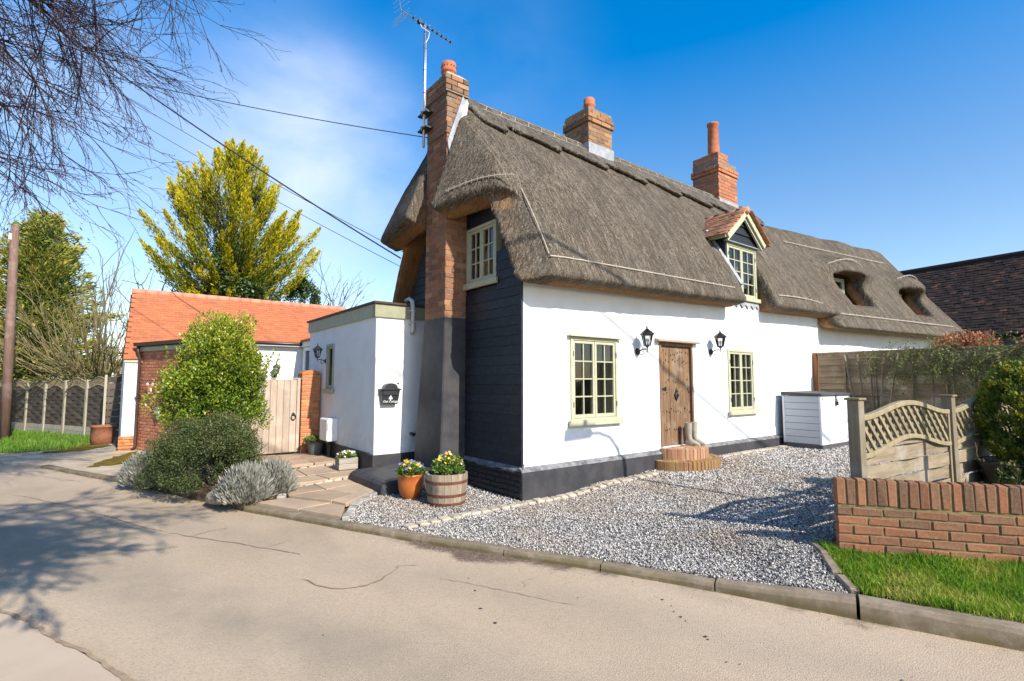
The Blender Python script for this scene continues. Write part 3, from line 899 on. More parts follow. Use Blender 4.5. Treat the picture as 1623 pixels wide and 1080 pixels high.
# gravel bed with loose stones ----------------------------------------
GRAV = [(-2.25, .42), (-1.95, -.23), (-1.59, -.98), (-1.21, -1.67), (-.79, -2.47), (-.5, -3.17), (-.15, -3.98), (.08, -3.80), (.29, -3.63), (.47, -3.46), (.62, -3.55), (.95, -3.5), (4.0, -4.2), (9.1, -4.2), (9.1, .05), (-.02, .05), (-.02, 1.5), (-1.0, 1.6), (-1.55, 1.45), (-2.0, 1.02)]
patch('gravel_bed', GRAV, .16, lambda x, y: gz(x, y) - .012, 'gravel_bed', .35)
def gravel(n, poly, s0, s1, nearw):
    P = []
    while sum(map(len, P)) < n:
        c = np.stack([nrg.uniform(-2.4, 9.1, n), nrg.uniform(-4.2, 1.6, n)], 1)
        c = c[inpoly(c, poly)]
        d = np.hypot(c[:, 0] - CAMLOC.x, c[:, 1] - CAMLOC.y)
        c = c[nrg.uniform(0, 1, len(c)) < np.clip((nearw / d) ** 1.6, 0.02, 1)]
        P.append(c)
    c = np.concatenate(P)[:n]
    d = np.hypot(c[:, 0] - CAMLOC.x, c[:, 1] - CAMLOC.y)
    s = nrg.uniform(s0, s1, n) * np.clip(d / 6.0, .9, 1.8)
    base = np.array([(1, 0, 0), (0, 1, 0), (-1, 0, 0), (0, -1, 0), (0, 0, .75), (0, 0, -.75)], float)
    F = np.array([(0, 1, 4), (1, 2, 4), (2, 3, 4), (3, 0, 4), (1, 0, 5), (2, 1, 5), (3, 2, 5), (0, 3, 5)])
    v = base[None] * nrg.uniform(.55, 1.15, (n, 6, 1)) + nrg.uniform(-.22, .22, (n, 6, 3))
    v *= s[:, None, None]
    a = nrg.uniform(0, 6.283, n); ca, sa = np.cos(a), np.sin(a)
    b = nrg.normal(0, .45, n); cb, sb = np.cos(b), np.sin(b)
    x = v[..., 0] * ca[:, None] - v[..., 1] * sa[:, None]; y = v[..., 0] * sa[:, None] + v[..., 1] * ca[:, None]; z = v[..., 2]
    y, z = y * cb[:, None] - z * sb[:, None], y * sb[:, None] + z * cb[:, None]
    zz = gz(c[:, 0], c[:, 1]) + nrg.uniform(-.008, .006, n)
    W = np.stack([x + c[:, None, 0], y + c[:, None, 1], z + zz[:, None]], -1).reshape(-1, 3)
    return W, (F[None] + 6 * np.arange(n)[:, None, None]).reshape(-1, 3)
gw, gf = gravel(98000, GRAV, .0065, .0150, 4.2)
tag(mobj('gravel', npm('gravel', gw, gf, 'gravel')), kind='stuff')
# a few stones strewn over kerb and gutter
k = 700
t_ = nrg.uniform(0, 1, k); ia = nrg.integers(0, len(KL) - 1, k)
KA = np.array(KL); cp = KA[ia] + (KA[ia + 1] - KA[ia]) * t_[:, None] + np.stack([nrg.normal(-.10, .12, k), nrg.normal(-.05, .08, k)], 1)
dk = dist_line(cp[:, 0], cp[:, 1], KL)
sel = cp[:, 0] < np.interp(-cp[:, 1], [-p[1] for p in KL], [p[0] for p in KL]) - .015
cp = cp[sel]
n = len(cp)
vv = np.array([(1, 0, 0), (0, 1, 0), (-1, 0, 0), (0, -1, 0), (0, 0, .7), (0, 0, -.7)], float)[None] * nrg.uniform(.5, 1.1, (n, 6, 1)) * nrg.uniform(.002, .006, (n, 1, 1))
W = (vv + np.stack([cp[:, 0], cp[:, 1], np.full(n, -.066)], 1)[:, None, :]).reshape(-1, 3)
Fq = np.array([(0, 1, 4), (1, 2, 4), (2, 3, 4), (3, 0, 4), (1, 0, 5), (2, 1, 5), (3, 2, 5), (0, 3, 5)])
tag(mobj('gutter_grit', npm('gutter_grit', W, (Fq[None] + 6 * np.arange(n)[:, None, None]).reshape(-1, 3), 'gravel')), kind='stuff')

# stone setts edging the gravel
def sett_run(T, line, w, L, mat, name, zoff=.012, ht=.09, n_mesh=5, rot=.06, jit=.010):
    ms = bmeshes((L - .012, w, ht), mat, name, n_mesh, .012, jit)
    pts = [Vector(p) for p in line]
    for a, b in zip(pts[:-1], pts[1:]):
        k = max(1, round((b - a).length / L)); d = (b - a).normalized()
        q = Quaternion((0, 0, 1), math.atan2(d.y, d.x))
        for i in range(k):
            p = a.lerp(b, (i + .5) / k)
            g1_, g0_ = gzf(b.x, b.y), gzf(a.x, a.y)
            q2 = q @ Quaternion((0, 1, 0), -math.atan2(g1_ - g0_, (b - a).length)) @ Quaternion((0, 0, 1), rng.uniform(-rot, rot)) @ Quaternion((1, 0, 0), rng.uniform(-rot, rot))
            T.piece(name, ms[rng.randrange(n_mesh)], (p.x + rng.uniform(-.008, .008), p.y + rng.uniform(-.008, .008), gzf(p.x, p.y) + zoff - ht / 2 + rng.uniform(-.005, .006)), q2, ((b - a).length / k / L * rng.uniform(.93, 1.0), rng.uniform(.85, 1.1), 1))
T = Thing('lawn_edging', None, None, (0, -3.8, .1), kind='structure')
sett_run(T, [(-.10, -3.99), (.09, -3.815), (.30, -3.645), (.50, -3.46)], .075, .23, 'kerb', 'edging_brick', .022, .14, rot=.012, jit=.004)
T = Thing('stone_edging', None, None, (-1.9, -.26, .02), kind='structure')
sett_run(T, [(-1.86, -.27), (-1.13, -.20), (-.25, -.20), (.9, -.22), (2.55, -.26)], .13, .145, 'edge_stone', 'edging_stone', .025)
sett_run(T, [(4.45, -.24), (5.6, -.2), (7.2, -.17)], .13, .145, 'edge_stone', 'edging_stone', .025)

# path of sandstone slabs stepping up to the gate
PATH = Thing('stone_path', None, None, (-1.8, 2.5, .03), kind='structure')
patch('path_bed', [(-2.96, 2.0), (-2.36, .62), (-2.26, .43), (-2.0, 1.02), (-1.5, 1.52), (-1.0, 1.9), (-1.0, 5.6), (-2.35, 5.6), (-2.2, 4.1), (-2.5, 2.4)], .25, lambda x, y: gz(x, y) - .045, 'mortar_dark', .3)
def slab(poly, z, th=.055):
    c = Vector((sum(p[0] for p in poly) / len(poly), sum(p[1] for p in poly) / len(poly)))
    q = []
    for p in poly:
        v = Vector(p) - c
        q.append(c + v * (1 - .011 / max(v.length, .1)) + Vector((rng.uniform(-.004, .004), rng.uniform(-.004, .004))))
    tl = [rng.uniform(-.004, .004) for _ in q]
    m = MB(); n = len(q)
    m.add([(p.x, p.y, z - th) for p in q] + [(p.x, p.y, z + t) for p, t in zip(q, tl)],
          [tuple(range(n - 1, -1, -1)), tuple(range(n, 2 * n))] + [(i, (i + 1) % n, n + (i + 1) % n, n + i) for i in range(n)])
    PATH.add('paving_slab', m, 'slab', bevel=.006)
Z0, Z1, Z2, Z3 = .035, .062, .105, .150
slab([(-2.93, 1.95), (-2.59, 1.20), (-2.15, 1.28), (-2.52, 1.95)], Z0)
slab([(-2.59, 1.20), (-2.29, .53), (-2.06, 1.02), (-2.15, 1.28)], Z0)
slab([(-2.52, 1.95), (-2.15, 1.28), (-1.75, 1.52), (-1.98, 2.03)], Z1)
slab([(-2.15, 1.28), (-2.06, 1.02), (-1.62, 1.42), (-1.75, 1.52)], Z1)
slab([(-1.98, 2.03), (-1.75, 1.52), (-1.62, 1.42), (-1.30, 1.72), (-1.38, 2.25)], Z1)
slab([(-2.52, 1.95), (-1.98, 2.03), (-2.0, 2.52), (-2.45, 2.42)], Z1)
slab([(-1.98, 2.03), (-1.38, 2.25), (-1.32, 2.62), (-2.0, 2.52)], Z1)
slab([(-2.42, 2.52), (-1.75, 2.60), (-1.82, 3.08), (-2.36, 3.02)], Z2)
slab([(-1.75, 2.60), (-1.22, 2.68), (-1.18, 3.10), (-1.82, 3.08)], Z2)
slab([(-2.36, 3.02), (-1.95, 3.07), (-1.92, 3.85), (-2.26, 3.82)], Z2)
slab([(-1.95, 3.07), (-1.42, 3.09), (-1.40, 3.90), (-1.92, 3.85)], Z2)
slab([(-1.42, 3.09), (-1.10, 3.11), (-1.08, 3.92), (-1.40, 3.90)], Z2)
slab([(-2.26, 3.96), (-1.55, 4.02), (-1.52, 4.45), (-2.28, 4.42)], Z3)
slab([(-1.55, 4.02), (-1.06, 4.05), (-1.06, 4.72), (-1.53, 4.70)], Z3)
slab([(-2.28, 4.42), (-1.52, 4.45), (-1.53, 5.02), (-2.3, 5.0)], Z3)
slab([(-2.3, 5.0), (-1.82, 5.01), (-1.84, 5.55), (-2.33, 5.55)], Z3)
slab([(-1.82, 5.01), (-1.53, 5.02), (-1.53, 4.70), (-1.06, 4.72), (-1.06, 5.48), (-1.84, 5.5)], Z3)
sett_run(PATH, [(-2.26, .46), (-1.98, .98), (-1.56, 1.42), (-1.26, 1.66)], .10, .13, 'sett', 'sett', .03)
sett_run(PATH, [(-1.24, 1.68), (-1.22, 2.3), (-1.1, 2.62)], .11, .13, 'sett', 'sett', .02)
sett_run(PATH, [(-2.44, 2.47), (-1.25, 2.65)], .05, .16, 'edge_stone', 'sett', -.005)
sett_run(PATH, [(-2.3, 3.89), (-1.08, 3.98)], .05, .16, 'edge_stone', 'sett', -.005)
sett_run(PATH, [(-2.60, 1.98), (-2.55, 2.22)], .12, .14, 'sett', 'sett', .03)

# planting bed, lawn, verge and bare apron
patch('planting_bed', [(-3.06, 1.97), (-2.58, 2.0), (-2.45, 2.5), (-2.28, 4.0), (-2.33, 5.6), (-2.35, 7.1), (-3.3, 7.1), (-4.05, 5.0), (-3.55, 3.35)], .3, lambda x, y: gz(x, y) + .0 * x, 'soil', .3)
LAWN = [(-.10, -4.06), (.11, -3.86), (.33, -3.68), (.52, -3.49), (.455, -3.70), (1.75, -5.48), (2.2, -6.1), (.72, -6.15), (.38, -5.32), (.205, -4.84), (.06, -4.48)]
patch('lawn_soil', LAWN, .15, lambda x, y: gz(x, y) - .02, 'soil', .3)
VERGE = [(-4.78, 12.4), (-4.55, 14.5), (-7.4, 21.2), (-12, 31), (-15.0, 29.5), (-9.6, 18), (-7.2, 12.6), (-6.2, 11.3), (-5.4, 11.6)]
def verge_z(x, y): return -.05 - .012 * np.clip(y - 8, 0, 40) + 0 * x
patch('verge_soil', VERGE, .7, lambda x, y: verge_z(x, y) - .02, 'ground', .3)
APR = [(-4.0, 4.95), (-4.05, 5.1), (-3.25, 7.1), (-3.94, 9.95), (-4.3, 9.95), (-4.4, 14.4), (-4.78, 12.4), (-5.4, 11.6), (-6.2, 11.3), (-7.2, 12.6), (-8.2, 13.6), (-6.2, 9.5), (-5.42, 8.1)]
def apr_z(x, y): return -.045 - .012 * np.clip(y - 8, 0, 40) + .03 * np.clip((x + 5.3), 0, 1.2)
patch('dirt_apron', APR, .3, apr_z, 'apron', .3)
for i, mp_ in enumerate(([(-5.75, 10.9), (-4.95, 10.7), (-4.42, 11.5), (-4.5, 12.6), (-4.85, 12.5), (-5.35, 11.6)], [(-4.75, 7.3), (-4.05, 7.2), (-3.75, 8.7), (-4.0, 9.4), (-4.4, 8.6)])):
    # ragged moss carpets on the apron
    pts = []
    for a, b in zip(mp_, mp_[1:] + mp_[:1]):
        for q in range(6):
            p = Vector(a).lerp(Vector(b), q / 6); pts.append((p.x + rng.uniform(-.07, .07), p.y + rng.uniform(-.09, .09)))
    patch('moss', pts, .25, lambda x, y: apr_z(x, y) + .012, 'moss', 0)

def blades(name, poly, n, zf, h0, h1, w, mat, lean=.5, clump=1.2, bbox=None, seed=3, thin=None, dry=None):
    g = np.random.default_rng(seed)
    xs = [p[0] for p in poly]; ys = [p[1] for p in poly]
    c = np.stack([g.uniform(min(xs), max(xs), n * 4), g.uniform(min(ys), max(ys), n * 4)], 1)
    c = c[inpoly(c, poly)]
    cl = vnoise(np.stack([c[:, 0] * 4, c[:, 1] * 4, c[:, 0] * 0], 1)) * .6 + vnoise(np.stack([c[:, 0] * 13, c[:, 1] * 13, c[:, 0] * 0], 1)) * .4
    c, cl = c[g.uniform(0, 1, len(c)) < np.clip(.35 + cl * clump, 0, 1)][:n], None
    if thin is not None: c = c[g.uniform(0, 1, len(c)) < thin(c)]
    n = len(c)
    cl = vnoise(np.stack([c[:, 0] * 4 + 9, c[:, 1] * 4, c[:, 0] * 0], 1)) * .6 + vnoise(np.stack([c[:, 0] * 11, c[:, 1] * 11, c[:, 0] * 0 + 5], 1)) * .4
    h = g.uniform(h0, h1, n) * (.55 + .9 * cl)
    a = g.uniform(0, 6.283, n) ; la = g.uniform(0, 6.283, n); l = np.abs(g.normal(0, lean, n))
    z = zf(c[:, 0], c[:, 1]) - .01
    dx, dy = np.cos(a) * w / 2, np.sin(a) * w / 2
    B = np.stack([c[:, 0], c[:, 1], z], 1)
    D = np.stack([dx, dy, 0 * dx], 1)
    L = np.stack([np.cos(la) * l * h, np.sin(la) * l * h, h], 1)
    v = np.stack([B - D, B + D, B + L * [.4, .4, .6] + D * .7, B + L * [.4, .4, .6] - D * .7, B + L + D * .1], 1).reshape(-1, 3)
    o = 5 * np.arange(n)[:, None]
    F = np.concatenate([o + np.array([0, 1, 2]), o + np.array([0, 2, 3]), o + np.array([3, 2, 4])])
    tip = g.normal(.36, .16, n) + (.5 - cl) * .9
    if dry is not None: tip = tip + dry(c)
    tip = np.repeat(np.clip(tip, 0, 1), 5)
    ob = mobj(name, npm(name, v, F, mat, {'tip': tip}))
    ob['kind'] = 'stuff'
    return ob
def lawn_dry(c):
    d = dist_line(c[:, 0], c[:, 1], KR); p = vnoise(np.stack([c[:, 0] * 3.3, c[:, 1] * 3.3, c[:, 0] * 0 + 2], 1))
    return np.clip(1 - d / .42, 0, 1) * .75 * p + np.clip(p - .52, 0, 1) * .9
blades('lawn_grass', [(p[0] - .025, p[1]) if p[1] < -4.3 and p[0] < .75 else p for p in LAWN], 46000, gz, .02, .078, .0055, 'grass', .7, clump=1.5, dry=lawn_dry)
wk = MB()   # a few broad weeds in the lawn
for i in range(26):
    wx, wy = rng.uniform(.2, 1.5), rng.uniform(-5.4, -3.8)
    if not inpoly(np.array([[wx, wy]]), LAWN)[0]: continue
    for k in range(7):
        a_ = rng.uniform(0, 6.28); l_ = rng.uniform(.02, .045); zz_ = gzf(wx, wy) + .02
        wk.add([(wx, wy, zz_), (wx + l_ * .5 * math.cos(a_ + .4), wy + l_ * .5 * math.sin(a_ + .4), zz_ + .012), (wx + l_ * math.cos(a_), wy + l_ * math.sin(a_), zz_ + .006), (wx + l_ * .5 * math.cos(a_ - .4), wy + l_ * .5 * math.sin(a_ - .4), zz_ + .012)], [(0, 1, 2, 3)])
tag(mobj('lawn_weeds', wk.mesh('lawn_weeds', 'leaf_ivy')), kind='stuff')
def vthin(c): return np.clip(1.6 - c[:, 1] * .045, .15, 1)
blades('verge_grass', VERGE, 22000, verge_z, .05, .16, .02, 'verge', .5, seed=5, thin=vthin)

# ================================================================== COTTAGE
C = Thing('thatched_cottage', 'white rendered thatched cottage with black boarded gable, oak door and three chimneys', 'cottage', (0, 0, 0))

def frameM(O, u):
    u = Vector(u).normalized(); z = Vector((0, 0, 1)); y = z.cross(u)
    M = Matrix((u, y, z)).transposed().to_4x4(); M.translation = Vector(O)
    return M
def wall_open(m, L, H, th, ops, z0=0):
    us = sorted({0, L} | {o[0] for o in ops} | {o[1] for o in ops}); zs = sorted({z0, H} | {o[2] for o in ops} | {o[3] for o in ops})
    for a, b in zip(us[:-1], us[1:]):
        for c, d in zip(zs[:-1], zs[1:]):
            cx, cz = (a + b) / 2, (c + d) / 2
            if any(o[0] < cx < o[1] and o[2] < cz < o[3] for o in ops): continue
            m.box(a, b, 0, th, c, d)
def window(T, O, u, w, h, cas, cols, rows, parent=None, mat='sage', sill=.05, head=0, name='window', hinge=True, roomd=.7, curtain=True, frame=.05, lining=True):
    M = frameM(O, u)
    f = MB(M)
    for b in ((0, frame, 0, h), (w - frame, w, 0, h), (frame, w - frame, h - frame, h), (frame, w - frame, 0, frame)):
        f.box(b[0], b[1], -.025, .09, b[2], b[3])
    W = T.add(name, f, mat, parent, bevel=.004)
    par = W
    if sill: s_ = MB(M).box(-.06, w + .06, -.075, -.026, -sill, .035); T.add('sill', s_, mat, par, bevel=.006)
    if head: h_ = MB(M).box(-.06, w + .07, -.085, .02, h + .003, h + head); T.add('head', h_, mat, par, bevel=.004)
    iw = (w - 2 * frame) / cas; st = .042
    for c in range(cas):
        x0 = frame + c * iw + .003; x1 = x0 + iw - .006; z0, z1 = frame + .003, h - frame - .003
        k = MB(M)
        for b in ((x0, x0 + st, z0, z1), (x1 - st, x1, z0, z1), (x0 + st, x1 - st, z0, z0 + st * 1.25), (x0 + st, x1 - st, z1 - st, z1)):
            k.box(b[0], b[1], -.012, .05, b[2], b[3])
        T.add('casement', k, mat, par, bevel=.004)
        gx0, gx1, gz0, gz1 = x0 + st, x1 - st, z0 + st * 1.25, z1 - st
        pw, ph = (gx1 - gx0) / cols, (gz1 - gz0) / rows
        for i in range(1, cols): T.add('glazing_bar', MB(M).box(gx0 + i * pw - .009, gx0 + i * pw + .009, .0, .04, gz0, gz1), mat, par)
        for j in range(1, rows): T.add('glazing_bar', MB(M).box(gx0, gx1, .001, .039, gz0 + j * ph - .009, gz0 + j * ph + .009), mat, par)
        for i in range(cols):
            for j in range(rows):
                tx, tz = rng.uniform(-.002, .002), rng.uniform(-.002, .002)
                p = MB(M).add([(gx0 + i * pw, .02 + tx, gz0 + j * ph), (gx0 + i * pw + pw, .02 - tx, gz0 + j * ph), (gx0 + i * pw + pw, .02 - tx + tz, gz0 + j * ph + ph), (gx0 + i * pw, .02 + tx + tz, gz0 + j * ph + ph)], [(0, 1, 2, 3)])
                T.add('pane', p, 'glass', par)
        if hinge:
            xx = x0 - .012 if c == 0 else x1 + .004
            for zz in (h * .2, h * .8): T.add('hinge', MB(M).box(xx, xx + .008, -.034, -.026, zz - .04, zz + .04), 'iron', par)
    if lining:
        r = MB(M); a, b, c, d = -.12, w + .12, -.15, h + .15
        y0, y1 = .26, .26 + roomd
        r.add([(a, y0, c), (b, y0, c), (b, y0, d), (a, y0, d), (a, y1, c), (b, y1, c), (b, y1, d), (a, y1, d)], [(4, 5, 6, 7), (0, 1, 5, 4), (1, 2, 6, 5), (2, 3, 7, 6), (3, 0, 4, 7)])
        T.add('room_lining', r, 'room', par)
        if curtain:
            cu = MB(M)
            for (xa, xb) in ((.0, w * .2), (w * .8, w)):
                n = 9
                vs = []
                for i in range(n):
                    xx = xa + (xb - xa) * i / (n - 1); yy = .32 + .025 * math.sin(i * 2.2)
                    vs += [(xx, yy, -.1), (xx, yy, h + .1)]
                cu.add(vs, [(2 * i, 2 * i + 2, 2 * i + 3, 2 * i + 1) for i in range(n - 1)])
            T.add('curtain', cu, 'curtain', par)
    return W

# front wall with its openings
fw = MB(frameM((0, 0, 0), (1, 0, 0)))
wall_open(fw, 9.75, 3.35, .25, [(.9, 1.94, 1.0, 2.27), (3.04, 4.05, .47, 2.29), (5.25, 6.25, .98, 2.25)], z0=-.2)
front = C.add('front_wall', fw, 'white')
W1 = window(C, (.9, 0, 1.0), (1, 0, 0), 1.04, 1.27, 2, 2, 4, parent=None, head=.03, sill=.06)
W2 = window(C, (5.25, 0, .98), (1, 0, 0), 1.0, 1.27, 2, 2, 4, parent=None, head=.0, sill=.05)
# hanging ornament seen inside the left window
orn = MB()
for z_, r_ in ((1.72, .11), (1.45, .075)):
    n = 16
    orn.tube([(1.28 + r_ * .8 * math.cos(6.283 * i / n), .33, z_ + r_ * math.sin(6.283 * i / n)) for i in range(n + 1)], .007, 5)
orn.tube([(1.28, .33, 2.2), (1.28, .33, 1.84)], .003, 4)
C.add('hanging_ornament', orn, 'iron', W1)
# plinth of the front wall
pl = MB()
for a, b in zip([-.06, 1.5, 3.0], [1.5, 3.0, 3.02]): pass
pl.prism([(-.065, -.35), (-.065, .385), (-.05, .41), (0, .43), (0, -.35)], (-.062, 0, 0), (0, 1, 0), (0, 0, 1), 3.05)
C.add('plinth', pl, 'black_render')
pl = MB(); pl.prism([(-.065, -.35), (-.065, .385), (-.05, .41), (0, .43), (0, -.35)], (4.02, 0, 0), (0, 1, 0), (0, 0, 1), 5.1)
C.add('plinth', pl, 'black_render')
for x0, x1 in ((-.075, 2.98), (4.03, 9.1)):
    m = MB(); m.prism([(-.072, .375), (-.06, .405), (.004, .437), (.004, .42), (-.06, .385)], (x0, 0, 0), (0, 1, 0), (0, 0, 1), x1 - x0)
    C.add('plinth_fillet', m, 'plinth_top')
# oak door
D = MB(frameM((3.04, 0, .47), (1, 0, 0)))
D.box(0, .055, -.012, .10, 0, 1.82).box(.955, 1.01, -.012, .10, 0, 1.82).box(.055, .955, -.012, .10, 1.76, 1.82)
door = C.add('door', D, 'wood_door_frame', bevel=.004)
xs_ = [.06, .345, .65, .95]
for a, b in zip(xs_[:-1], xs_[1:]):
    p = MB(frameM((3.04, 0, .47), (1, 0, 0))).box(a + .004, b - .004, .035, .075, .01, 1.755)
    C.add('plank', p, 'wood_door', door, bevel=.006)
ln = MB(frameM((3.04, 0, .47), (1, 0, 0))).hexa([(-.12, -.10, 1.825), (1.14, -.10, 1.825), (1.14, -.002, 1.825), (-.12, -.002, 1.825)], [(-.12, -.10, 1.85), (1.14, -.10, 1.85), (1.14, -.002, 1.885), (-.12, -.002, 1.885)])
C.add('lintel', ln, 'wood_lintel', door, bevel=.004)
st = MB(frameM((3.04, 0, .47), (1, 0, 0)))
for zz in (.25, .62, .95, 1.12, 1.5, 1.63):
    for xx in np.arange(.10, .93, .068):
        if rng.random() < .78:
            x_ = xx + rng.uniform(-.012, .012); z_ = zz + rng.uniform(-.05, .05); s_ = rng.uniform(.006, .011)
            st.box(x_ - s_ * .7, x_ + s_ * .7, .024, .036, z_ - s_, z_ + s_ * 1.6)
o = C.add('stud', st, 'iron', door); o['kind'] = 'stuff'
kn = MB(frameM((3.04, 0, .47), (1, 0, 0)))
kn.prism([(.52, .78), (.585, .89), (.52, 1.0), (.455, .89)], (0, .034, 0), (1, 0, 0), (0, 0, 1), .012)
n = 14
kn.tube([(.52 + .042 * math.cos(6.283 * i / n), .012, .87 + .05 * math.sin(6.283 * i / n)) for i in range(n + 1)], .009, 6)
kn.lathe([(.0, -.01), (.02, -.008), (.014, .02)], 8, (.52, .02, .92))
C.add('ring_handle', kn, 'iron', door)
lt = MB(frameM((3.04, 0, .47), (1, 0, 0))).box(.03, .22, .016, .034, .985, 1.015).box(.05, .08, .008, .034, .955, 1.045).box(.19, .205, .01, .034, .965, 1.035)
C.add('latch', lt, 'iron', door)
# semicircular brick steps
def step(cx, cy, r, z0, z1, mat, mort, squash=1.0, seed=1):
    core = MB()
    n = 20
    poly = [(-(r - .012), 0.05)] + [(-(r - .012) * math.cos(math.pi * i / n), -(r - .012) * squash * math.sin(math.pi * i / n)) for i in range(n + 1)] + [((r - .012), .05)]
    core.prism(poly, (cx, cy, z0), (1, 0, 0), (0, 1, 0), z1 - z0 - .006)
    S = C.add('step', core, mort)
    nb = int(math.pi * r / .078)
    ms = bmeshes((.066, .105, (z1 - z0)), mat, 'brick_on_edge', 4, .007, .004)
    for i in range(nb):
        an = math.pi * (i + .5) / nb
        px, py = cx - (r - .05) * math.cos(an), cy - (r - .05) * squash * math.sin(an)
        q = Quaternion((0, 0, 1), math.atan2(-math.cos(an), -math.sin(an)) * 0 + (an - math.pi / 2))
        C.piece('brick', ms[rng.randrange(4)], (px, py, (z0 + z1) / 2 + rng.uniform(-.004, .004)), Quaternion((0, 0, 1), -(math.pi / 2 - an)) , None, S)
    # inner top bricks
    ms2 = bmeshes((.215, .066, .03), mat, 'top_brick', 4, .006, .003)
    y = -.06
    while y > -(r - .12) * squash:
        half = (r - .11) * math.sqrt(max(0, 1 - (y / ((r - .11) * squash)) ** 2))
        k = int(2 * half / .225)
        for i in range(k):
            C.piece('brick', ms2[rng.randrange(4)], (cx + (i - (k - 1) / 2) * .225, cy + y, z1 - .013), None, None, S)
        y -= .076
    return S
step(3.52, -.07, .74, -.02, .285, 'brick_moss', 'mortar_moss', .80)
step(3.52, -.07, .54, .27, .47, 'brick_step', 'mortar', .72)

# black boarded gable -------------------------------------------------
gw_ = MB(); gw_.box(.012, .22, .02, 3.6, -.2, 3.05)
gw_.prism([(.26, 3.05), (.5, 3.05), (.5, 3.72), (.26, 3.36)], (.012, 0, 0), (0, 1, 0), (0, 0, 1), .2)
gw_.prism([(1.5, 3.05), (3.6, 3.05), (3.5, 3.1), (2.0, 5.6), (1.5, 5.2)], (.012, 0, 0), (0, 1, 0), (0, 0, 1), .2)
gw_.prism([(.5, 4.05), (1.5, 4.05), (1.5, 5.2), (.5, 3.75 + .3)], (.014, 0, 0), (0, 1, 0), (0, 0, 1), .2)
C.add('gable_wall', gw_, 'black_board')
bd = bmeshes((1.0, .022, .165), 'black_board', 'weatherboard', 4, .003, .002)
qb = quat_from((0, -1, 0), (-1, 0, 0)) @ Quaternion((1, 0, 0), R(-5))
z = .52; i = 0
while z < 4.1:
    spans = [(.03, 1.44)] if z < 2.95 else [(.03, .60)]
    if z > 2.6: spans.append((2.2, 3.45 - max(0, (z - 3.1) * .62)))
    for a, b in spans:
        if b - a < .1 or (a < .1 and z > 3.6): continue
        C.piece('weatherboard', bd[i % 4], (-.012, (a + b) / 2, z), qb, (b - a, 1, 1)); i += 1
    z += .140
cb = MB().box(-.035, -.002, -.012, .03, .42, 3.2); C.add('corner_board', cb, 'black_board')
W3 = window(C, (0, 1.43, 3.12), (0, -1, 0), .82, .93, 2, 2, 3, sill=.06, head=.0, roomd=.6, curtain=False, hinge=False)
# painted brick plinth of the gable
pc = MB().box(-.052, .0, -.05, 1.46, -.3, .385); PG = C.add('gable_plinth', pc, 'black_brick')
m = MB(); m.prism([(-.06, .375), (-.052, .40), (0.0, .47), (.012, .47), (.012, .375)], (0, -.06, 0), (1, 0, 0), (0, 0, 1), -1.5)
m2 = MB(); m2.add([(-.068, -.07, .385), (-.068, 1.45, .385), (.0, 1.45, .475), (.0, -.03, .475), (-.068, -.07, .36), (-.068, 1.45, .36)], [(0, 1, 2, 3), (4, 5, 1, 0), (0, 3, 4)])
C.add('plinth_fillet', m2, 'plinth_top')
bb = bmeshes((.215, .1, .062), 'black_brick', 'painted_brick', 4, .008, .006)
specs = brick_face((-.068, 1.46, 0), (0, -1, 0), 1.51, -.12, 7, ch=.073, jit=.006)
pieces(C, 'painted_brick', bb, specs, PG)

# ---- chimney on the gable
CH = MB()
CH.hexa([(-.475, 1.435, -.2), (0.0, 1.435, -.2), (0.0, 2.36, -.2), (-.475, 2.36, -.2)], [(-.405, 1.44, 2.62), (0.0, 1.44, 2.62), (0.0, 2.13, 2.62), (-.405, 2.13, 2.62)])
ch = C.add('chimney', CH, 'black_render', bevel=.02)
core = MB().box(-.398, -.02, 1.448, 2.102, 2.6, 6.30); C.add('stack_core', core, 'mortar_old', ch)
def stack(parent, x0, x1, y0, y1, z0, courses, mat, limit=300, ch_=.075, jit=.003, bh=.064, bl=.225):
    vis = []; hid = []
    w, d = x1 - x0, y1 - y0
    nx, ny = max(1, round(w / .225)), max(1, round(d / .225))
    L = .215
    for c in range(courses):
        z = z0 + c * ch_ + ch_ / 2
        odd = c % 2
        # long sides own the corners alternately
        fx0, fx1 = (x0, x1) if odd else (x0 + .11, x1 - .11)
        fy0, fy1 = (y0 + .11, y1 - .11) if odd else (y0, y1)
        def row(a, b, k):
            n = max(1, round((b - a) / bl)); l = (b - a) / n
            if k and n > 1:
                return [(a + i * l, l) for i in range(n)]
            return [(a + i * l, l) for i in range(n)]
        for a, l in row(fx0, fx1, odd):
            s = ((l - .01) / L, 1, 1)
            vis.append(((a + l / 2, y0 + .05 + rng.uniform(-jit, jit), z), None, s))
            hid.append(((a + l / 2, y1 - .05, z), None, s))
        q = Quaternion((0, 0, 1), math.pi / 2)
        for a, l in row(fy0, fy1, odd):
            s = ((l - .01) / L, 1, 1)
            vis.append(((x0 + .05 + rng.uniform(-jit, jit), a + l / 2, z), q, s))
            hid.append(((x1 - .05, a + l / 2, z), q, s))
    ms = bmeshes((.215, .1, bh), mat, 'brick', 5, .007, .004)
    pieces(C, 'brick', ms, vis, parent, limit)
    join_specs(C, 'brick', ms, hid, parent)
stack(ch, -.405, 0.0, 1.44, 2.11, 2.62, 34, 'brick_old', 236, ch_=.0883, bh=.076)
stack(ch, -.408, -.005, 1.437, 2.113, 5.625, 8, 'brick_stack_top', 60, ch_=.085, bh=.073)
cap = MB().box(-.44, .0, 1.415, 2.135, 6.30, 6.325); C.add('band', cap, 'mortar_old', ch)
stack(ch, -.445, .0, 1.41, 2.14, 6.325, 3, 'brick_stack_top', 30, ch_=.092, bh=.08)
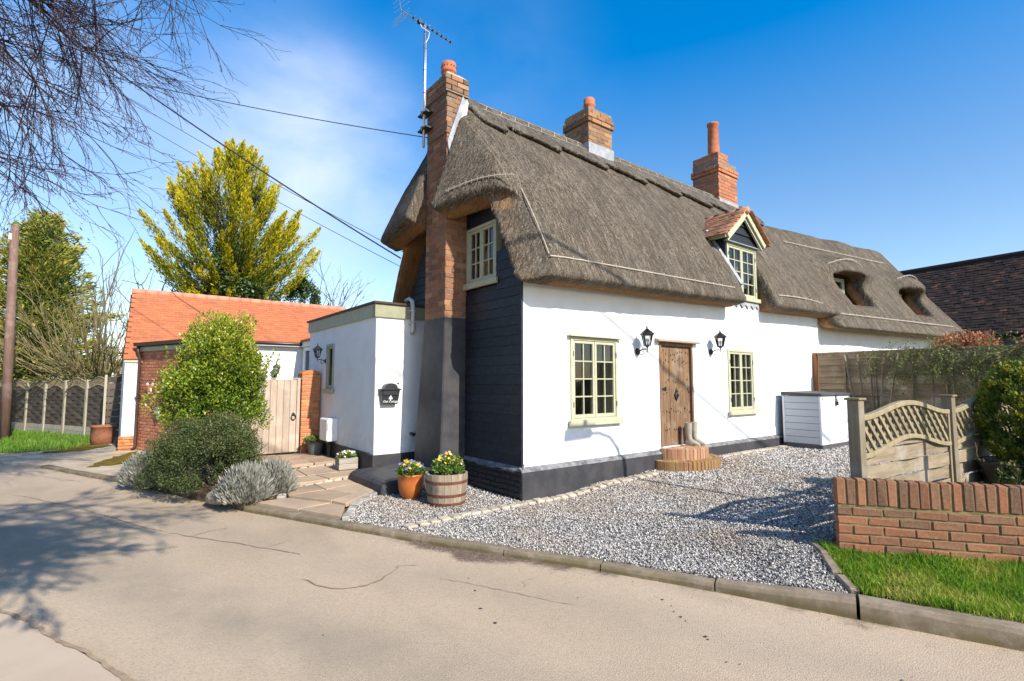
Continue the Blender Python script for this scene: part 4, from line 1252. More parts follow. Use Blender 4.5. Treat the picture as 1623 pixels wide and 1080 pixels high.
cm = MB().hexa([(-.43, 1.425, 6.6), (-.015, 1.425, 6.6), (-.015, 2.125, 6.6), (-.43, 2.125, 6.6)], [(-.36, 1.5, 6.68), (-.09, 1.5, 6.68), (-.09, 2.05, 6.68), (-.36, 2.05, 6.68)])
C.add('flaunching', cm, 'mortar', ch)
pot = MB().lathe([(.125, 0), (.118, .06), (.112, .12), (.13, .13), (.132, .15), (.125, .165), (.128, .26), (.118, .30), (.06, .33)], 20, (-.24, 1.68, 6.64))
cp_ = C.add('chimney_pot', pot, 'terracotta', ch, smooth=True)
hl = MB()
for i in range(14):
    a = 6.283 * i / 14; hl.lathe([(.0, -.002), (.011, 0), (.0, .004)], 6, (-.24 + .127 * math.cos(a), 1.68 + .127 * math.sin(a), 6.86)) if 0 else hl.box(-.24 + .122 * math.cos(a) - .009, -.24 + .122 * math.cos(a) + .009, 1.68 + .122 * math.sin(a) - .009, 1.68 + .122 * math.sin(a) + .009, 6.85, 6.868)
C.add('vent_hole', hl, 'dark_void', ch)
# drip course and stepped lead where the thatch meets the stack
dc = MB().tube([(-.415, 2.0, 5.62), (-.415, 1.43, 5.62), (-.24, 1.43, 5.60), (-.16, 1.43, 5.42), (-.02, 1.43, 5.55)], .018, 5)
C.add('drip_course', dc, 'mortar_dark', ch)
fl = MB()
def quad_strip(m, pts, y=1.428, th=.012): m.prism(pts, (0, y, 0), (1, 0, 0), (0, 0, 1), -th)
quad_strip(fl, [(-.23, 5.62), (-.07, 6.22), (-.03, 6.28), (-.0, 6.22), (-.13, 5.45), (-.2, 5.5)])
quad_strip(fl, [(-.40, 4.92), (-.20, 5.50), (-.12, 5.46), (-.02, 5.62), (-.30, 4.80)])
C.add('mortar_fillet', fl, 'lead_white', ch)
xl = lambda z: -.06 - (6.3 - z) * .355 + .02
C.add('lead_strip', MB().prism([(xl(5.36), 5.30), (xl(6.22), 6.22), (xl(6.22) - .05, 6.30), (xl(5.36) - .03, 5.46)], (0, 1.412, 0), (1, 0, 0), (0, 0, 1), -.02), 'lead', ch)

def ridge_chimney(x0, x1, y0, y1, z0, zt, mat, ledge, pots):
    b = MB().box(x0 + .008, x1 - .008, y0 + .008, y1 - .008, z0, zt - .02)
    k = C.add('chimney', b, 'mortar_old')
    K_ = dict(ch_=.094, bh=.081, bl=.28)
    n = int((zt - z0) / .094) - 3
    stack(k, x0, x1, y0, y1, z0, n, mat, 250, **K_)
    zz = z0 + n * .094
    e = .035
    stack(k, x0 - e, x1 + e, y0 - e, y1 + e, zz, 2, mat, 60, **K_)
    stack(k, x0 - e * .2, x1 + e * .2, y0 - e * .2, y1 + e * .2, zz + .188, ledge, mat, 60, **K_)
    zt = zz + .188 + ledge * .094
    C.add('flaunching', MB().hexa([(x0, y0, zt - .01), (x1, y0, zt - .01), (x1, y1, zt - .01), (x0, y1, zt - .01)], [(x0 + .1, y0 + .1, zt + .05), (x1 - .1, y0 + .1, zt + .05), (x1 - .1, y1 - .1, zt + .05), (x0 + .1, y1 - .1, zt + .05)]), 'mortar', k)
    for (px, py, prof) in pots:
        C.add('chimney_pot', MB().lathe(prof, 20, (px, py, zt)), 'terracotta', k, smooth=True)
    # lead apron
    C.add('lead_apron', MB().box(x0 - .02, x1 + .02, y0 - .02, y1 + .02, z0 - .2, z0 + .22), 'lead', k)
    return k
ridge_chimney(2.93, 3.64, 1.5, 2.2, 6.22, 7.22, 'brick_yellow', 1, [(3.22, 1.75, [(.13, 0), (.12, .12), (.11, .2), (.128, .22), (.128, .25), (.12, .26), (.122, .36), (.10, .39), (.05, .4)])])
ridge_chimney(7.83, 8.74, 1.55, 2.32, 6.15, 7.45, 'brick_red', 0, [])
kc = C.add('chimney', MB().box(7.85, 8.3, 1.56, 2.3, 7.4, 7.62), 'mortar')
stack(kc, 7.84, 8.33, 1.55, 2.31, 7.36, 3, 'brick_red', ch_=.094, bh=.081, bl=.28)
C.add('chimney_pot', MB().lathe([(.16, 0), (.15, .1), (.135, .85), (.155, .87), (.155, .92), (.12, .93)], 20, (8.05, 1.8, 7.62)), 'terracotta', kc, smooth=True)

# ---- thatch (a signed-distance solid meshed into one skin)
NY, NZ = -.825, .565
def bulge(z): return .20 * np.sin(np.pi * np.clip((z - 3.02) / 3.43, 0, 1))
def slope(y, z, ye=-.55, ze=3.02): return NY * (y - ye) + NZ * (z - ze) - bulge(z)
RY = 1.8
def fbm(x, y, z, sc, seed=0):
    P = np.stack([x * sc, y * sc, z * sc], -1)
    return (vnoise(P, seed) - .5) + .5 * (vnoise(P * 2.1, seed + 1) - .5)
def main_thatch(X, Y, Z):
    wav = .05 * fbm(X, Y * .6, Z * .6, 1.3, 4)
    f1 = slope(Y, Z) + wav
    f2 = slope(2 * RY - Y, Z) + wav
    t = .42
    zb = 3.0 + .028 * np.clip(X, 0, 9)
    cut = zb - Z - .16 * (Y + .55)
    vf = -.24 - X + np.clip(f1 + t, -.05, .6) * .85
    front = smax(smax(f1, -(f1 + t), .05), smax(cut, vf, .12), .10)
    front = np.maximum(front, Y - RY - .1)
    Yb = 2 * RY - Y
    cutb = 3.0 - Z - .16 * (Yb + .55)
    vb = -.30 - X + np.clip(f2 + t, -.05, .6) * .5
    back = smax(smax(f2, -(f2 + t), .05), smax(cutb, vb, .12), .10)
    back = np.maximum(back, RY - .1 - Y)
    xh = -.06 - (6.3 - Z) * .355 + .44 * np.maximum(0, 1.44 - Y) + .10 * np.maximum(0, Y - 2.2)
    fh = (xh - X) / 1.13 + wav
    za = 4.33 - .045 * np.maximum(0, Y - 1.0) + .05 * np.sin(np.clip(Y, 0, 2) * 3.1) - .02 * np.maximum(0, Y - 2.1)
    arch = za + .03 - Z - .30 * np.clip(X - xh, 0, .6)
    hip = smax(smax(fh, -(fh + .46), .06), smax(smax(f1, f2, .12), arch, .09), .10)
    # chimney passes through the hip
    chx = np.maximum(np.maximum(X - .02, 1.425 - Y), Y - 2.125)
    F = smin(smin(front, hip, .10), back, .05)
    body = smax(fh, smax(f1, f2, .15), .14)        # everything stays under the hip and slopes
    F = smax(F, np.where(Z > 4.25, body, -1), .04)
    F = np.maximum(F, -np.maximum(chx, -.9 - X))
    # opening for the dormer
    dm = np.maximum(np.maximum(np.abs(X - 5.92) - .66, Z - 4.78), Y - 1.0)
    F = smax(F, -dm, .07)
    F = np.maximum(F, X - 9.85)
    return F + .010 * fbm(X * 1.6, Y, Z, 12, 8)
V, Fc = surface_net(main_thatch, (-1.05, -.95, 2.7), (9.95, 4.5, 6.75), .045)
def under_main(V):
    f1 = slope(V[:, 1], V[:, 2]); f2 = slope(2 * RY - V[:, 1], V[:, 2])
    d = np.maximum(f1, f2)
    xh = -.06 - (6.3 - V[:, 2]) * .355 + .44 * np.maximum(0, 1.44 - V[:, 1]) + .10 * np.maximum(0, V[:, 1] - 2.2)
    fh = (xh - V[:, 0]) / 1.13
    d = np.maximum(d, np.where(V[:, 2] > 3.95, fh, -9))
    und = np.clip((-d - .13) / .12, 0, 1)
    leg = (V[:, 0] < .25) & (V[:, 2] < 4.1) & (V[:, 1] < 1)
    return np.where(leg, und * .12, und)
TH = C.npmesh('thatch_roof', V, Fc, 'thatch', attrs={'under': under_main(V)}, smooth=True)

def straws(T, V, Fc, n, parent, seed, under, ln=(.05, .14), mat='straw', maxd=22, zmin=None):
    g = np.random.default_rng(seed)
    A, B, Cc, D = [V[Fc[:, i]] for i in range(4)]
    nr = np.cross(Cc - A, D - B); ar = np.linalg.norm(nr, axis=1); nr = nr / (ar[:, None] + 1e-9)
    ctr = (A + Cc) / 2
    toc = np.array(CAMLOC) - ctr
    w = ar * ((nr * toc).sum(1) > 0) * (np.linalg.norm(toc, axis=1) < maxd) * (nr[:, 2] > -.02)
    if zmin is not None: w = w * (ctr[:, 2] > zmin)
    f = g.choice(len(Fc), n, p=w / w.sum())
    u, v = g.uniform(0, 1, (2, n, 1))
    p = A[f] * (1 - u) * (1 - v) + B[f] * u * (1 - v) + Cc[f] * u * v + D[f] * (1 - u) * v
    N = nr[f]
    dn = np.array([0, 0, -1.0]) - N * (-N[:, 2:3]); dn += g.normal(0, .12, (n, 3))
    dn /= np.linalg.norm(dn, axis=1)[:, None]
    sd = np.cross(dn, N)
    l = g.uniform(*ln, (n, 1)); wd = g.uniform(.002, .0052, (n, 1))
    e = p + dn * l + N * g.uniform(.002, .014, (n, 1))
    q = p - N * .006
    W = np.stack([q - sd * wd, q + sd * wd, e], 1).reshape(-1, 3)
    o = T.npmesh('straw', W, np.arange(3 * n).reshape(-1, 3), mat, parent)
    o['kind'] = 'stuff'
straws(C, V, Fc, 60000, TH, 3, None, (.05, .12), zmin=3.22)

def ridge_block(X, Y, Z):
    f = smax(slope(Y, Z), slope(2 * RY - Y, Z), .12)
    fr = ((X + .55) / 1.25) % 1
    zl = 6.04 - .26 * fr + .16 * np.clip((fr - .93) / .07, 0, 1) + .03 * fbm(X * 3, Y * 0, Z * 0, 2, 31)
    F = smax(smax(f - .085, -(f + .10), .03), zl - Z, .03)
    F = smax(F, (.02 + (6.5 - Z) * .3) - X, .06)
    F = np.maximum(F, X - 9.7)
    F = np.maximum(F, -np.maximum(np.maximum(X - .03, 1.42 - Y), Y - 2.13))
    return F + .012 * fbm(X * 1.5, Y, Z, 11, 5)
V2, F2 = surface_net(ridge_block, (-.2, .55, 5.6), (9.8, 3.05, 6.85), .036)
RG = C.npmesh('thatch_ridge', V2, F2, 'thatch_ridge', attrs={'under': np.clip((-(np.maximum(slope(V2[:, 1], V2[:, 2]), slope(3.6 - V2[:, 1], V2[:, 2])) - .085) - .05) / .04, 0, 1)}, smooth=True)
straws(C, V2, F2, 9000, RG, 4, None, (.04, .10))
# hazel liggers on the ridge and along the eaves
def on_slope(x, z, off=.09): # point on the front slope at height z
    y = -.55 + ((z - 3.02) * NZ - float(bulge(z))) / -NY
    return Vector((x, y + NY * off, z + NZ * off))
lg = MB()
for zc in (6.22, 6.42): lg.tube([on_slope(x, zc + .01 * math.sin(x * 5)) for x in np.arange(.35, 9.6, .3)], .007, 4)
x = .4
while x < 9.3:
    lg.tube([on_slope(x, 6.22, .095), on_slope(x + .16, 6.42, .095)], .005, 3)
    lg.tube([on_slope(x + .16, 6.42, .095), on_slope(x + .32, 6.22, .095)], .005, 3); x += .32
C.add('ridge_ligger', lg, 'ligger', RG)
def ligger(T, pts, parent, name='ligger', r=.010, sp=.17):
    m = MB(); m.tube(pts, r, 5)
    P = [Vector(p) for p in pts]
    d = 0
    for a, b in zip(P[:-1], P[1:]):
        k = max(1, int((b - a).length / sp))
        for i in range(k):
            p = a.lerp(b, (i + .5) / k)
            m.tube([p + Vector((0, 0, .035)), p + Vector((0, -.012, 0)), p - Vector((0, 0, .035))], .005, 3)
    return T.add(name, m, 'ligger', parent)
ligger(C, [on_slope(x, 3.30 + .018 * min(x, 5.2) - .05 * max(0, .5 - x), .02) for x in np.arange(.12, 5.2, .3)], TH)
ligger(C, [on_slope(x, 3.42 + .07 * math.sin((x - 6.6) / 3 * 3.14), .02) for x in np.arange(6.72, 9.7, .3)], TH)
# hip ligger following the edge of the arch
hp = []
for y in np.arange(1.15, .04, -.09):
    z = 4.50 + .10 * math.sin(3.14 * (1.15 - y) / 1.2); xh = -.06 - (6.3 - z) * .355 + .44 * max(0, 1.44 - y)
    hp.append((xh - .015, y, z))
ligger(C, hp, TH, sp=.25)
cl_ = MB()
cl_.tube([on_slope(.10 + (4.5 - z) * .02, z, .012) for z in np.arange(3.32, 4.5, .12)], .007, 4)
C.add('corner_ligger', cl_, 'ligger', TH)

# ---- dormer in the front slope
DM = MB()
DM.box(5.30, 5.36, .0, 1.0, 3.2, 4.66).box(6.48, 6.54, .0, 1.0, 3.2, 4.66)
DM.box(5.36, 6.48, .06, .12, 4.45, 4.66)
dorm = C.add('dormer', DM, 'black_board')
for k, (z0, z1) in enumerate(((4.50, 4.70), (4.69, 4.88), (4.87, 5.08))):
    hw = lambda z: max(.02, (5.17 - z) * 1.12)
    b = MB(); b.add([(5.92 - min(.62, hw(z0)), -.045, z0), (5.92 + min(.62, hw(z0)), -.045, z0), (5.92 + min(.62, hw(z1)), -.015, z1), (5.92 - min(.62, hw(z1)), -.015, z1)] + [(5.92 - min(.62, hw(z0)), .03, z0), (5.92 + min(.62, hw(z0)), .03, z0), (5.92 + min(.62, hw(z1)), .03, z1), (5.92 - min(.62, hw(z1)), .03, z1)], [(0, 1, 2, 3), (5, 4, 7, 6), (4, 5, 1, 0), (3, 2, 6, 7)])
    C.add('weatherboard', b, 'black_board', dorm)
C.add('head_flashing', MB().hexa([(5.26, -.09, 4.46), (6.58, -.09, 4.46), (6.58, .0, 4.46), (5.26, .0, 4.46)], [(5.26, -.085, 4.475), (6.58, -.085, 4.475), (6.58, .0, 4.50), (5.26, .0, 4.50)]), 'lead', dorm)
for sgn in (-1, 1):
    b = MB()
    a0 = Vector((5.92, 0, 5.20)); a1 = Vector((5.92 + sgn * .78, 0, 4.56))
    for (y0, wdt, lo) in ((-.16, .10, 0.0), (-.115, .05, .105)):
        dd = (a1 - a0).normalized(); nn = Vector((dd.z, 0, -dd.x)) if sgn > 0 else Vector((-dd.z, 0, dd.x))
        if nn.z > 0: nn = -nn
        p = [a0 + Vector((0, 0, -lo * 1.25)), a1 + nn * lo, a1 + nn * (lo + wdt), a0 + Vector((0, 0, -(lo + wdt) * 1.27))]
        b.add([(q.x, y0, q.z) for q in p] + [(q.x, y0 + .04, q.z) for q in p], [(0, 1, 2, 3), (7, 6, 5, 4), (0, 4, 5, 1), (1, 5, 6, 2), (2, 6, 7, 3), (3, 7, 4, 0)])
    C.add('bargeboard', b, 'sage', dorm)
sf = MB().box(5.12, 5.18, -.12, .45, 4.50, 4.60).box(6.66, 6.72, -.12, .45, 4.50, 4.60)
C.add('eaves_board', sf, 'sage', dorm)
tl = [brick_mesh('roof_tile', (.155, .20, .014), 'tile_dormer', 70 + i, .003, .003) for i in range(4)]
te = [brick_mesh('roof_tile', (.155, .20, .014), 'tile_dormer_edge', 80 + i, .003, .003) for i in range(3)]
th = math.atan2(5.20 - 4.56, .78)
spA, spB = [], []
for sgn in (-1, 1):
    for row in range(11):
        s_ = .06 + row * .092
        px = 5.92 + sgn * (.86 - s_ * math.cos(th)); pz = 4.535 + s_ * math.sin(th) + .028
        if sgn * (px - 5.92) < 0: continue
        for c in range(8):
            py = -.20 + .0775 + c * .158 - (.075 if row % 2 else 0)
            if py < -.19: py = -.16
            q = Quaternion((0, 1, 0), (th + R(-5)) * sgn) @ Quaternion((0, 0, 1), math.pi / 2)
            q = Quaternion((0, 1, 0), (th - R(5)) * sgn) @ Quaternion((0, 0, 1), math.pi / 2)
            (spB if c == 0 else spA).append(((px + rng.uniform(-.004, .004), py, pz + rng.uniform(-.003, .004)), q, None))
pieces(C, 'roof_tile', tl, spA, dorm); pieces(C, 'roof_tile', te, spB, dorm)
for i in range(5):
    r_ = MB(); r_.lathe([(.085, 0), (.085, .25)], 10); r_.M = None
    rr = MB(Matrix.Translation((5.92, -.20 + i * .255, 5.19)) @ Matrix.Rotation(R(-90), 4, 'X')); rr.lathe([(.075, 0), (.08, .25)], 10)
    C.add('ridge_tile', rr, 'tile_dormer_edge' if i == 0 else 'tile_dormer', dorm, smooth=True)
W4 = window(C, (5.34, .0, 3.33), (1, 0, 0), 1.16, 1.12, 2, 2, 4, parent=None, sill=.05, head=.0, roomd=.6, name='dormer_window', curtain=True)
ap = MB()
pts = [(5.34, 3.30)]
n = 44
top = [(5.34 + 1.2 * i / n, 3.29) for i in range(n + 1)]
bot = [(5.34 + 1.2 * i / n, 3.17 + .035 * math.cos(i / n * 6.283 * 5.5)) for i in range(n + 1)]
ap.add([(a, -.03, b) for a, b in top] + [(a, -.034, b) for a, b in bot] + [(a, -.022, b) for a, b in bot], [(i, n + 1 + i, n + 2 + i, i + 1) for i in range(n)] + [(n + 1 + i, 2 * n + 2 + i, 2 * n + 3 + i, n + 2 + i) for i in range(n)])
C.add('lead_apron', ap, 'lead', dorm)
for xx in (5.29,):
    fl = MB(); fl.hexa([on_slope(xx - .06, 3.5, .0), on_slope(xx + .02, 3.5, .0), on_slope(xx + .02, 4.75, .0), on_slope(xx - .06, 4.75, .0)], [on_slope(xx - .06, 3.5, .03), on_slope(xx + .02, 3.5, .05), on_slope(xx + .02, 4.75, .05), on_slope(xx - .06, 4.75, .03)])
    C.add('side_flashing', fl, 'lead', dorm)

# ================================================================== attached cottage further along
AO = Vector((9.62, 0, 0)); AU = Vector((.9905, -.1375, 0)); AV = Vector((.1375, .9905, 0))
A = Thing('attached_cottage', 'adjoining lower thatched cottage with two eyebrow dormers behind the garden fence', 'cottage', AO)
def a2w(s, q, z): return AO + AU * s + AV * q + Vector((0, 0, z))
aw = MB(Matrix(((AU.x, AV.x, 0, AO.x), (AU.y, AV.y, 0, AO.y), (0, 0, 1, 0), (0, 0, 0, 1))))
aw.box(.1, 6.6, 0, .25, 0, 3.3)
A.add('front_wall', aw, 'white')
ar_ = MB(aw.M.copy()).box(6.35, 6.6, .25, 3.3, 0, 3.3); A.add('end_wall', ar_, 'white')
def far_thatch(S, Q, Z):
    wav = .06 * fbm(S, Q * .6, Z * .6, 1.0, 14)
    n1, n2 = -.835, .55
    RQ = 1.55
    f1 = n1 * (Q + .58) + n2 * (Z - 2.92) + wav
    f2 = n1 * (2 * RQ - Q + .58) + n2 * (Z - 2.92) + wav
    # eyebrow swellings
    for (sc, w) in ((2.45, 1.05), (5.75, .9)):
        r = np.sqrt(((S - sc) / w) ** 2 + ((Z - 4.80 + (.12 if sc > 4 else 0)) / .36) ** 2)
        f1 = f1 - .36 * np.exp(-r ** 3 * .8) * (Q < 1.5)
    fe = (S - 7.70) * .945 + (Z - 2.92) * .33 + wav
    body = smax(smax(f1, f2, .2), fe, .25)
    shell = smax(body, -(body + .42), .06)
    cut = 2.90 - Z + .12 * (Q + .5) + .0 * S
    F = smax(shell, cut, .10)
    F = smax(F, -.10 - S + np.clip(f1 + .4, 0, .5) * .25, .10)
    for (s0, s1, z0, z1) in ((1.50, 2.75, 3.35, 4.66), (4.98, 6.05, 3.3, 4.50)):
        top = z1 - .35 * ((S - (s0 + s1) / 2) / (s1 - s0)) ** 2
        c = np.maximum(np.maximum(np.abs(S - (s0 + s1) / 2) - (s1 - s0) / 2, Z - top), np.maximum(z0 + .52 - Z - .30 * (.72 - Q), Q - .74))
        F = smax(F, -c, .06)
    return F + .012 * fbm(S * 1.5, Q, Z, 10, 15)
V3, F3 = surface_net(far_thatch, (-.3, -1.3, 2.6), (8.1, 4.2, 6.3), .058)
Wd = np.array(AO)[None] + V3[:, :1] * np.array(AU) + V3[:, 1:2] * np.array(AV) + V3[:, 2:] * np.array([0, 0, 1])
body = np.maximum(np.maximum(-.835 * (V3[:, 1] + .58) + .55 * (V3[:, 2] - 2.92), -.835 * (3.1 - V3[:, 1] + .58) + .55 * (V3[:, 2] - 2.92)), (V3[:, 0] - 7.70) * .945 + (V3[:, 2] - 2.92) * .33)
und = np.clip((-body - .13) / .1, 0, 1)
ATH = A.npmesh('thatch_roof', Wd, F3, 'thatch_far', attrs={'under': und}, smooth=True)
straws(A, Wd, F3, 34000, ATH, 6, None, (.06, .16), maxd=40, zmin=3.15)
def afr(s, q, z): return tuple(a2w(s, q, z))
for (s0, s1, z0, z1) in ((1.55, 2.55, 3.92, 4.56), (5.05, 5.9, 3.86, 4.40)):
    window(A, afr(s0, .69, z0), AU, s1 - s0, z1 - z0, 2, 1, 2, mat='sage_grey', sill=.0, hinge=False, curtain=False, roomd=.3)
def a_on(s, z, off=.03):
    q = -.58 + (z - 2.92) * .55 / .835
    return a2w(s, q - .835 * off, z + .55 * off)
ligger(A, [a_on(s, 3.28, .03) for s in np.arange(.3, 6.7, .3)], ATH, r=.012, sp=.2)
ligger(A, [a_on(1.45 + .2 * i, 4.78 + .10 * math.sin(i / 10 * 3.14), .17 + .20 * math.sin(i / 10 * 3.14)) for i in range(11)], ATH, r=.011, sp=.2)
ligger(A, [a_on(5.0 + .16 * i, 4.66 + .09 * math.sin(i / 10 * 3.14), .17 + .19 * math.sin(i / 10 * 3.14)) for i in range(9)], ATH, r=.011, sp=.2)
ligger(A, [a_on(s, 5.45, .05) for s in np.arange(.3, 5.9, .3)], ATH, r=.009, sp=.3)

# ================================================================== flat roofed extension
X0, Y0 = -1.0, 2.70
E_ = Thing('flat_roof_extension', 'white flat roofed extension with dark painted base and brown coping beside the chimney', 'extension', (X0, Y0, .1))
ew = MB(frameM((X0, Y0, 0), (1, 0, 0))); wall_open(ew, 1.0, 2.72, .2, [], z0=0); E_.add('front_wall', ew, 'white')
ew = MB(frameM((X0, 6.40, 0), (0, -1, 0))); wall_open(ew, 3.70 - .2, 2.72, .2, [(1.22, 1.66, 1.42, 2.36)], z0=0); E_.add('side_wall', ew, 'white')
E_.add('fascia', MB().box(X0 - .035, -.0, Y0 - .035, Y0 + .1, 2.69, 2.91), 'sage_fascia')
E_.add('fascia', MB().box(X0 - .037, X0 + .1, Y0 + .101, 6.42, 2.69, 2.91), 'sage_grey')
E_.add('coping', MB().box(X0 - .07, 0, Y0 - .07, 6.46, 2.912, 2.955), 'coping', bevel=.008)
E_.add('plinth', MB().box(X0 - .03, 0, Y0 - .03, Y0 + .15, -.1, .385), 'black_render', bevel=.008)
E_.add('plinth', MB().box(X0 - .028, X0 + .15, Y0 + .152, 5.52, -.1, .40), 'black_render', bevel=.008)
window(E_, (X0, 5.18, 1.42), (0, -1, 0), .44, .94, 1, 1, 1, mat='sage_grey', sill=.05, hinge=False, curtain=False)
pp = MB().tube([(-.40, 2.82, 3.03), (-.40, 2.68, 3.05), (-.385, 2.61, 3.0), (-.37, 2.61, 2.9), (-.345, 2.62, 2.50), (-.345, 2.72, 2.45)], .038, 10)
E_.add('flue_pipe', pp, 'galv', smooth=True)
E_.add('pipe_bracket', MB().box(-.41, -.30, 2.60, 2.70, 2.60, 2.63).box(-.42, -.31, 2.60, 2.70, 2.82, 2.85), 'galv')
E_.add('overflow_pipe', MB().tube([(-.33, 2.72, .70), (-.33, 2.58, .69)], .03, 8), 'plastic_black', smooth=True)
E_.add('peephole', MB().lathe([(.018, 0), (.012, .012)], 10, (0, 0, 0)) if 0 else MB(Matrix.Translation((-.583, 2.70, 1.568)) @ Matrix.Rotation(R(90), 4, 'X')).lathe([(.02, 0), (.016, .012), (.008, .014)], 10), 'iron')
# link between extension and garage
K_ = Thing('link_building', 'low white link with a white framed window between extension and garage', 'extension', (.02, 6.4, .1))
K_.add('side_wall', MB(frameM((.02, 10.6, 0), (0, -1, 0))).box(0, 4.2, 0, .2, 0, 1.45).box(0, .25, 0, .2, 1.45, 2.62).box(1.0, 4.2, 0, .2, 1.45, 2.62), 'white')
K_.add('fascia', MB().box(-.06, .2, 6.42, 10.4, 2.62, 2.76), 'white_paint')
K_.add('roof_edge', MB().box(-.12, .5, 6.42, 10.38, 2.762, 2.82), 'brown_pvc')
window(K_, (.01, 10.35, 1.45), (0, -1, 0), .75, 1.15, 1, 1, 1, mat='white_paint', sill=.04, hinge=False, lining=True, curtain=False)

# solid black hearth block
hb = MB(); hb.prism([(-1.46, -.1), (-1.46, .12), (-1.42, .18), (-1.33, .205), (-.9, .225), (-.44, .26), (-.44, -.1)], (0, 1.30, 0), (1, 0, 0), (0, 0, 1), -1.3)
single('hearth_block', hb, 'black_render', 'low black painted block with rounded edge at the chimney foot', 'hearth block', (-1.0, 1.9, .02), bevel=.03)

# ================================================================== gate and its brick pier
G = Thing('wooden_gate', 'pale boarded wooden gate with black ring handle beside the brick pier', 'gate', (-1.85, 5.56, .15))
G.add('stile', MB().box(-1.475, -1.412, 5.53, 5.60, .17, 1.655), 'wood_gate', bevel=.004)
G.add('stile', MB().box(-2.42, -2.36, 5.53, 5.60, .17, 1.655), 'wood_gate', bevel=.004)
xs_ = np.linspace(-2.358, -1.478, 8)
for a, b in zip(xs_[:-1], xs_[1:]): G.add('board', MB().box(a + .0022, b - .0022, 5.545, 5.575, .18, 1.64), 'wood_gate', bevel=.004)
G.add('rail', MB().box(-2.42, -1.412, 5.576, 5.61, 1.45, 1.58).box(-2.42, -1.412, 5.576, 5.61, .3, .43), 'wood_gate')
G.add('top_rail', MB().box(-2.42, -1.40, 5.535, 5.59, 1.656, 1.675), 'wood_gate')
rh = MB(); n = 14
rh.tube([(-1.535 + .042 * math.cos(6.283 * i / n), 5.515, .885 + .055 * math.sin(6.283 * i / n)) for i in range(n + 1)], .009, 6)
rh.add([(-1.535 + .035 * math.cos(6.283 * i / 10), 5.542, .935 + .035 * math.sin(6.283 * i / 10)) for i in range(10)], [tuple(range(10))])
rh.tube([(-1.535, 5.545, .935), (-1.535, 5.505, .935)], .012, 6)
G.add('ring_handle', rh, 'iron')
PR = Thing('brick_pier', 'orange brick gate pier with weathered rounded top against the extension', 'pier', (-1.21, 5.6, .12))
PR.add('core', MB().box(-1.388, -1.03, 5.50, 5.80, .05, 1.74), 'mortar')
ms = bmeshes((.215, .1, .064), 'brick_orange', 'brick', 5, .007, .004)
sp = brick_face((-1.395, 5.49, 0), (1, 0, 0), .37, .10, 22, start=0) + brick_face((-1.395, 5.80, 0), (0, -1, 0), .20, .10, 22, start=1)
pieces(PR, 'brick', ms, sp)
ct = MB(); n = 10
ct.prism([(-.19 + .0, 0)] + [(-.19 * math.cos(math.pi * i / n), .085 * math.sin(math.pi * i / n) + .0) for i in range(n + 1)], (-1.21, 5.485, 1.75), (1, 0, 0), (0, 0, 1), -.32)
PR.add('coping', ct, 'brick_orange', bevel=.01)

# ================================================================== garage with red tiled roof
GA = Thing('tiled_garage', 'white outbuilding with steep orange red tiled roof and brick outshoot', 'outbuilding', (-1.2, 11.0, 0))
GA.add('front_wall', MB().box(-4.26, -2.0, 9.9, 10.1, .30, 2.06), 'white')
GA.add('eaves_board', MB().box(-4.28, -2.0, 9.86, 9.92, 2.06, 2.15), 'sage')
bq = bmeshes((.215, .1, .064), 'brick_orange', 'brick', 5, .007, .004)
GA.add('wall_core', MB().box(-4.29, -3.9, 9.905, 10.1, -.3, .30), 'mortar')
pieces(GA, 'brick', bq, brick_face((-4.31, 9.88, 0), (1, 0, 0), .40, -.15, 6))
GA.add('side_wall', MB().box(-4.26, -4.06, 10.1, 13.6, -.3, 2.3), 'white')
GA.add('gable', MB().prism([(9.95, 2.1), (13.6, 2.1), (11.76, 3.95)], (-4.2, 0, 0), (0, 1, 0), (0, 0, 1), .15), 'black_board')
GA.add('rear_wall', MB().box(-2.2, 1.5, 10.62, 10.82, -.3, 2.68), 'white')
GA.add('gutter', MB().tube([(-2.2, 10.42, 2.70), (1.6, 10.42, 2.70)], .05, 8), 'brown_pvc', smooth=True)
GA.add('soffit', MB().box(-2.2, 1.6, 10.42, 10.7, 2.63, 2.68), 'white_paint')
RZ, RYg = 4.05, 11.76
deck = MB()
deck.add([(-4.3, 9.86, 2.12), (-1.95, 9.86, 2.12), (-1.95, RYg, RZ - .03), (-4.16, RYg, RZ - .03)], [(0, 1, 2, 3)])
deck.add([(-1.95, 10.4, 2.66), (1.66, 10.4, 2.66), (1.66, RYg, RZ - .03), (-1.95, RYg, RZ - .03)], [(0, 1, 2, 3)])
deck.add([(-4.3, 13.7, 2.12), (1.66, 13.7, 2.12), (1.66, RYg, RZ - .03), (-4.16, RYg, RZ - .03)], [(3, 2, 1, 0)])
roof = GA.add('roof', deck, 'tile_red')
th = math.atan2(RZ - 2.14, RYg - 9.86)
tm = [brick_mesh('roof_tile', (.1645, .18, .02), 'tile_red', 90 + i, .002, .0025) for i in range(5)]
sl = math.hypot(RZ - 2.14, RYg - 9.86)
specs = []
qt = Quaternion((1, 0, 0), th - R(4.5))
rows = int(sl / .1)
for r_ in range(rows + 1):
    s_ = .05 + r_ * .1
    y, z = 9.86 + s_ * math.cos(th), 2.14 + s_ * math.sin(th) + .018
    xa = -4.30 + .14 * s_ / sl
    k = 0
    x = xa + (.083 if r_ % 2 else 0)
    while x < 1.62:
        if y > 10.42 or x < -1.95:
            specs.append(((x + .083, y, z + rng.uniform(-.002, .004)), qt @ Quaternion((0, 0, 1), rng.uniform(-.012, .012)), None))
        x += .1665
pieces(GA, 'roof_tile', tm, specs, roof, 300)
nrt = 20
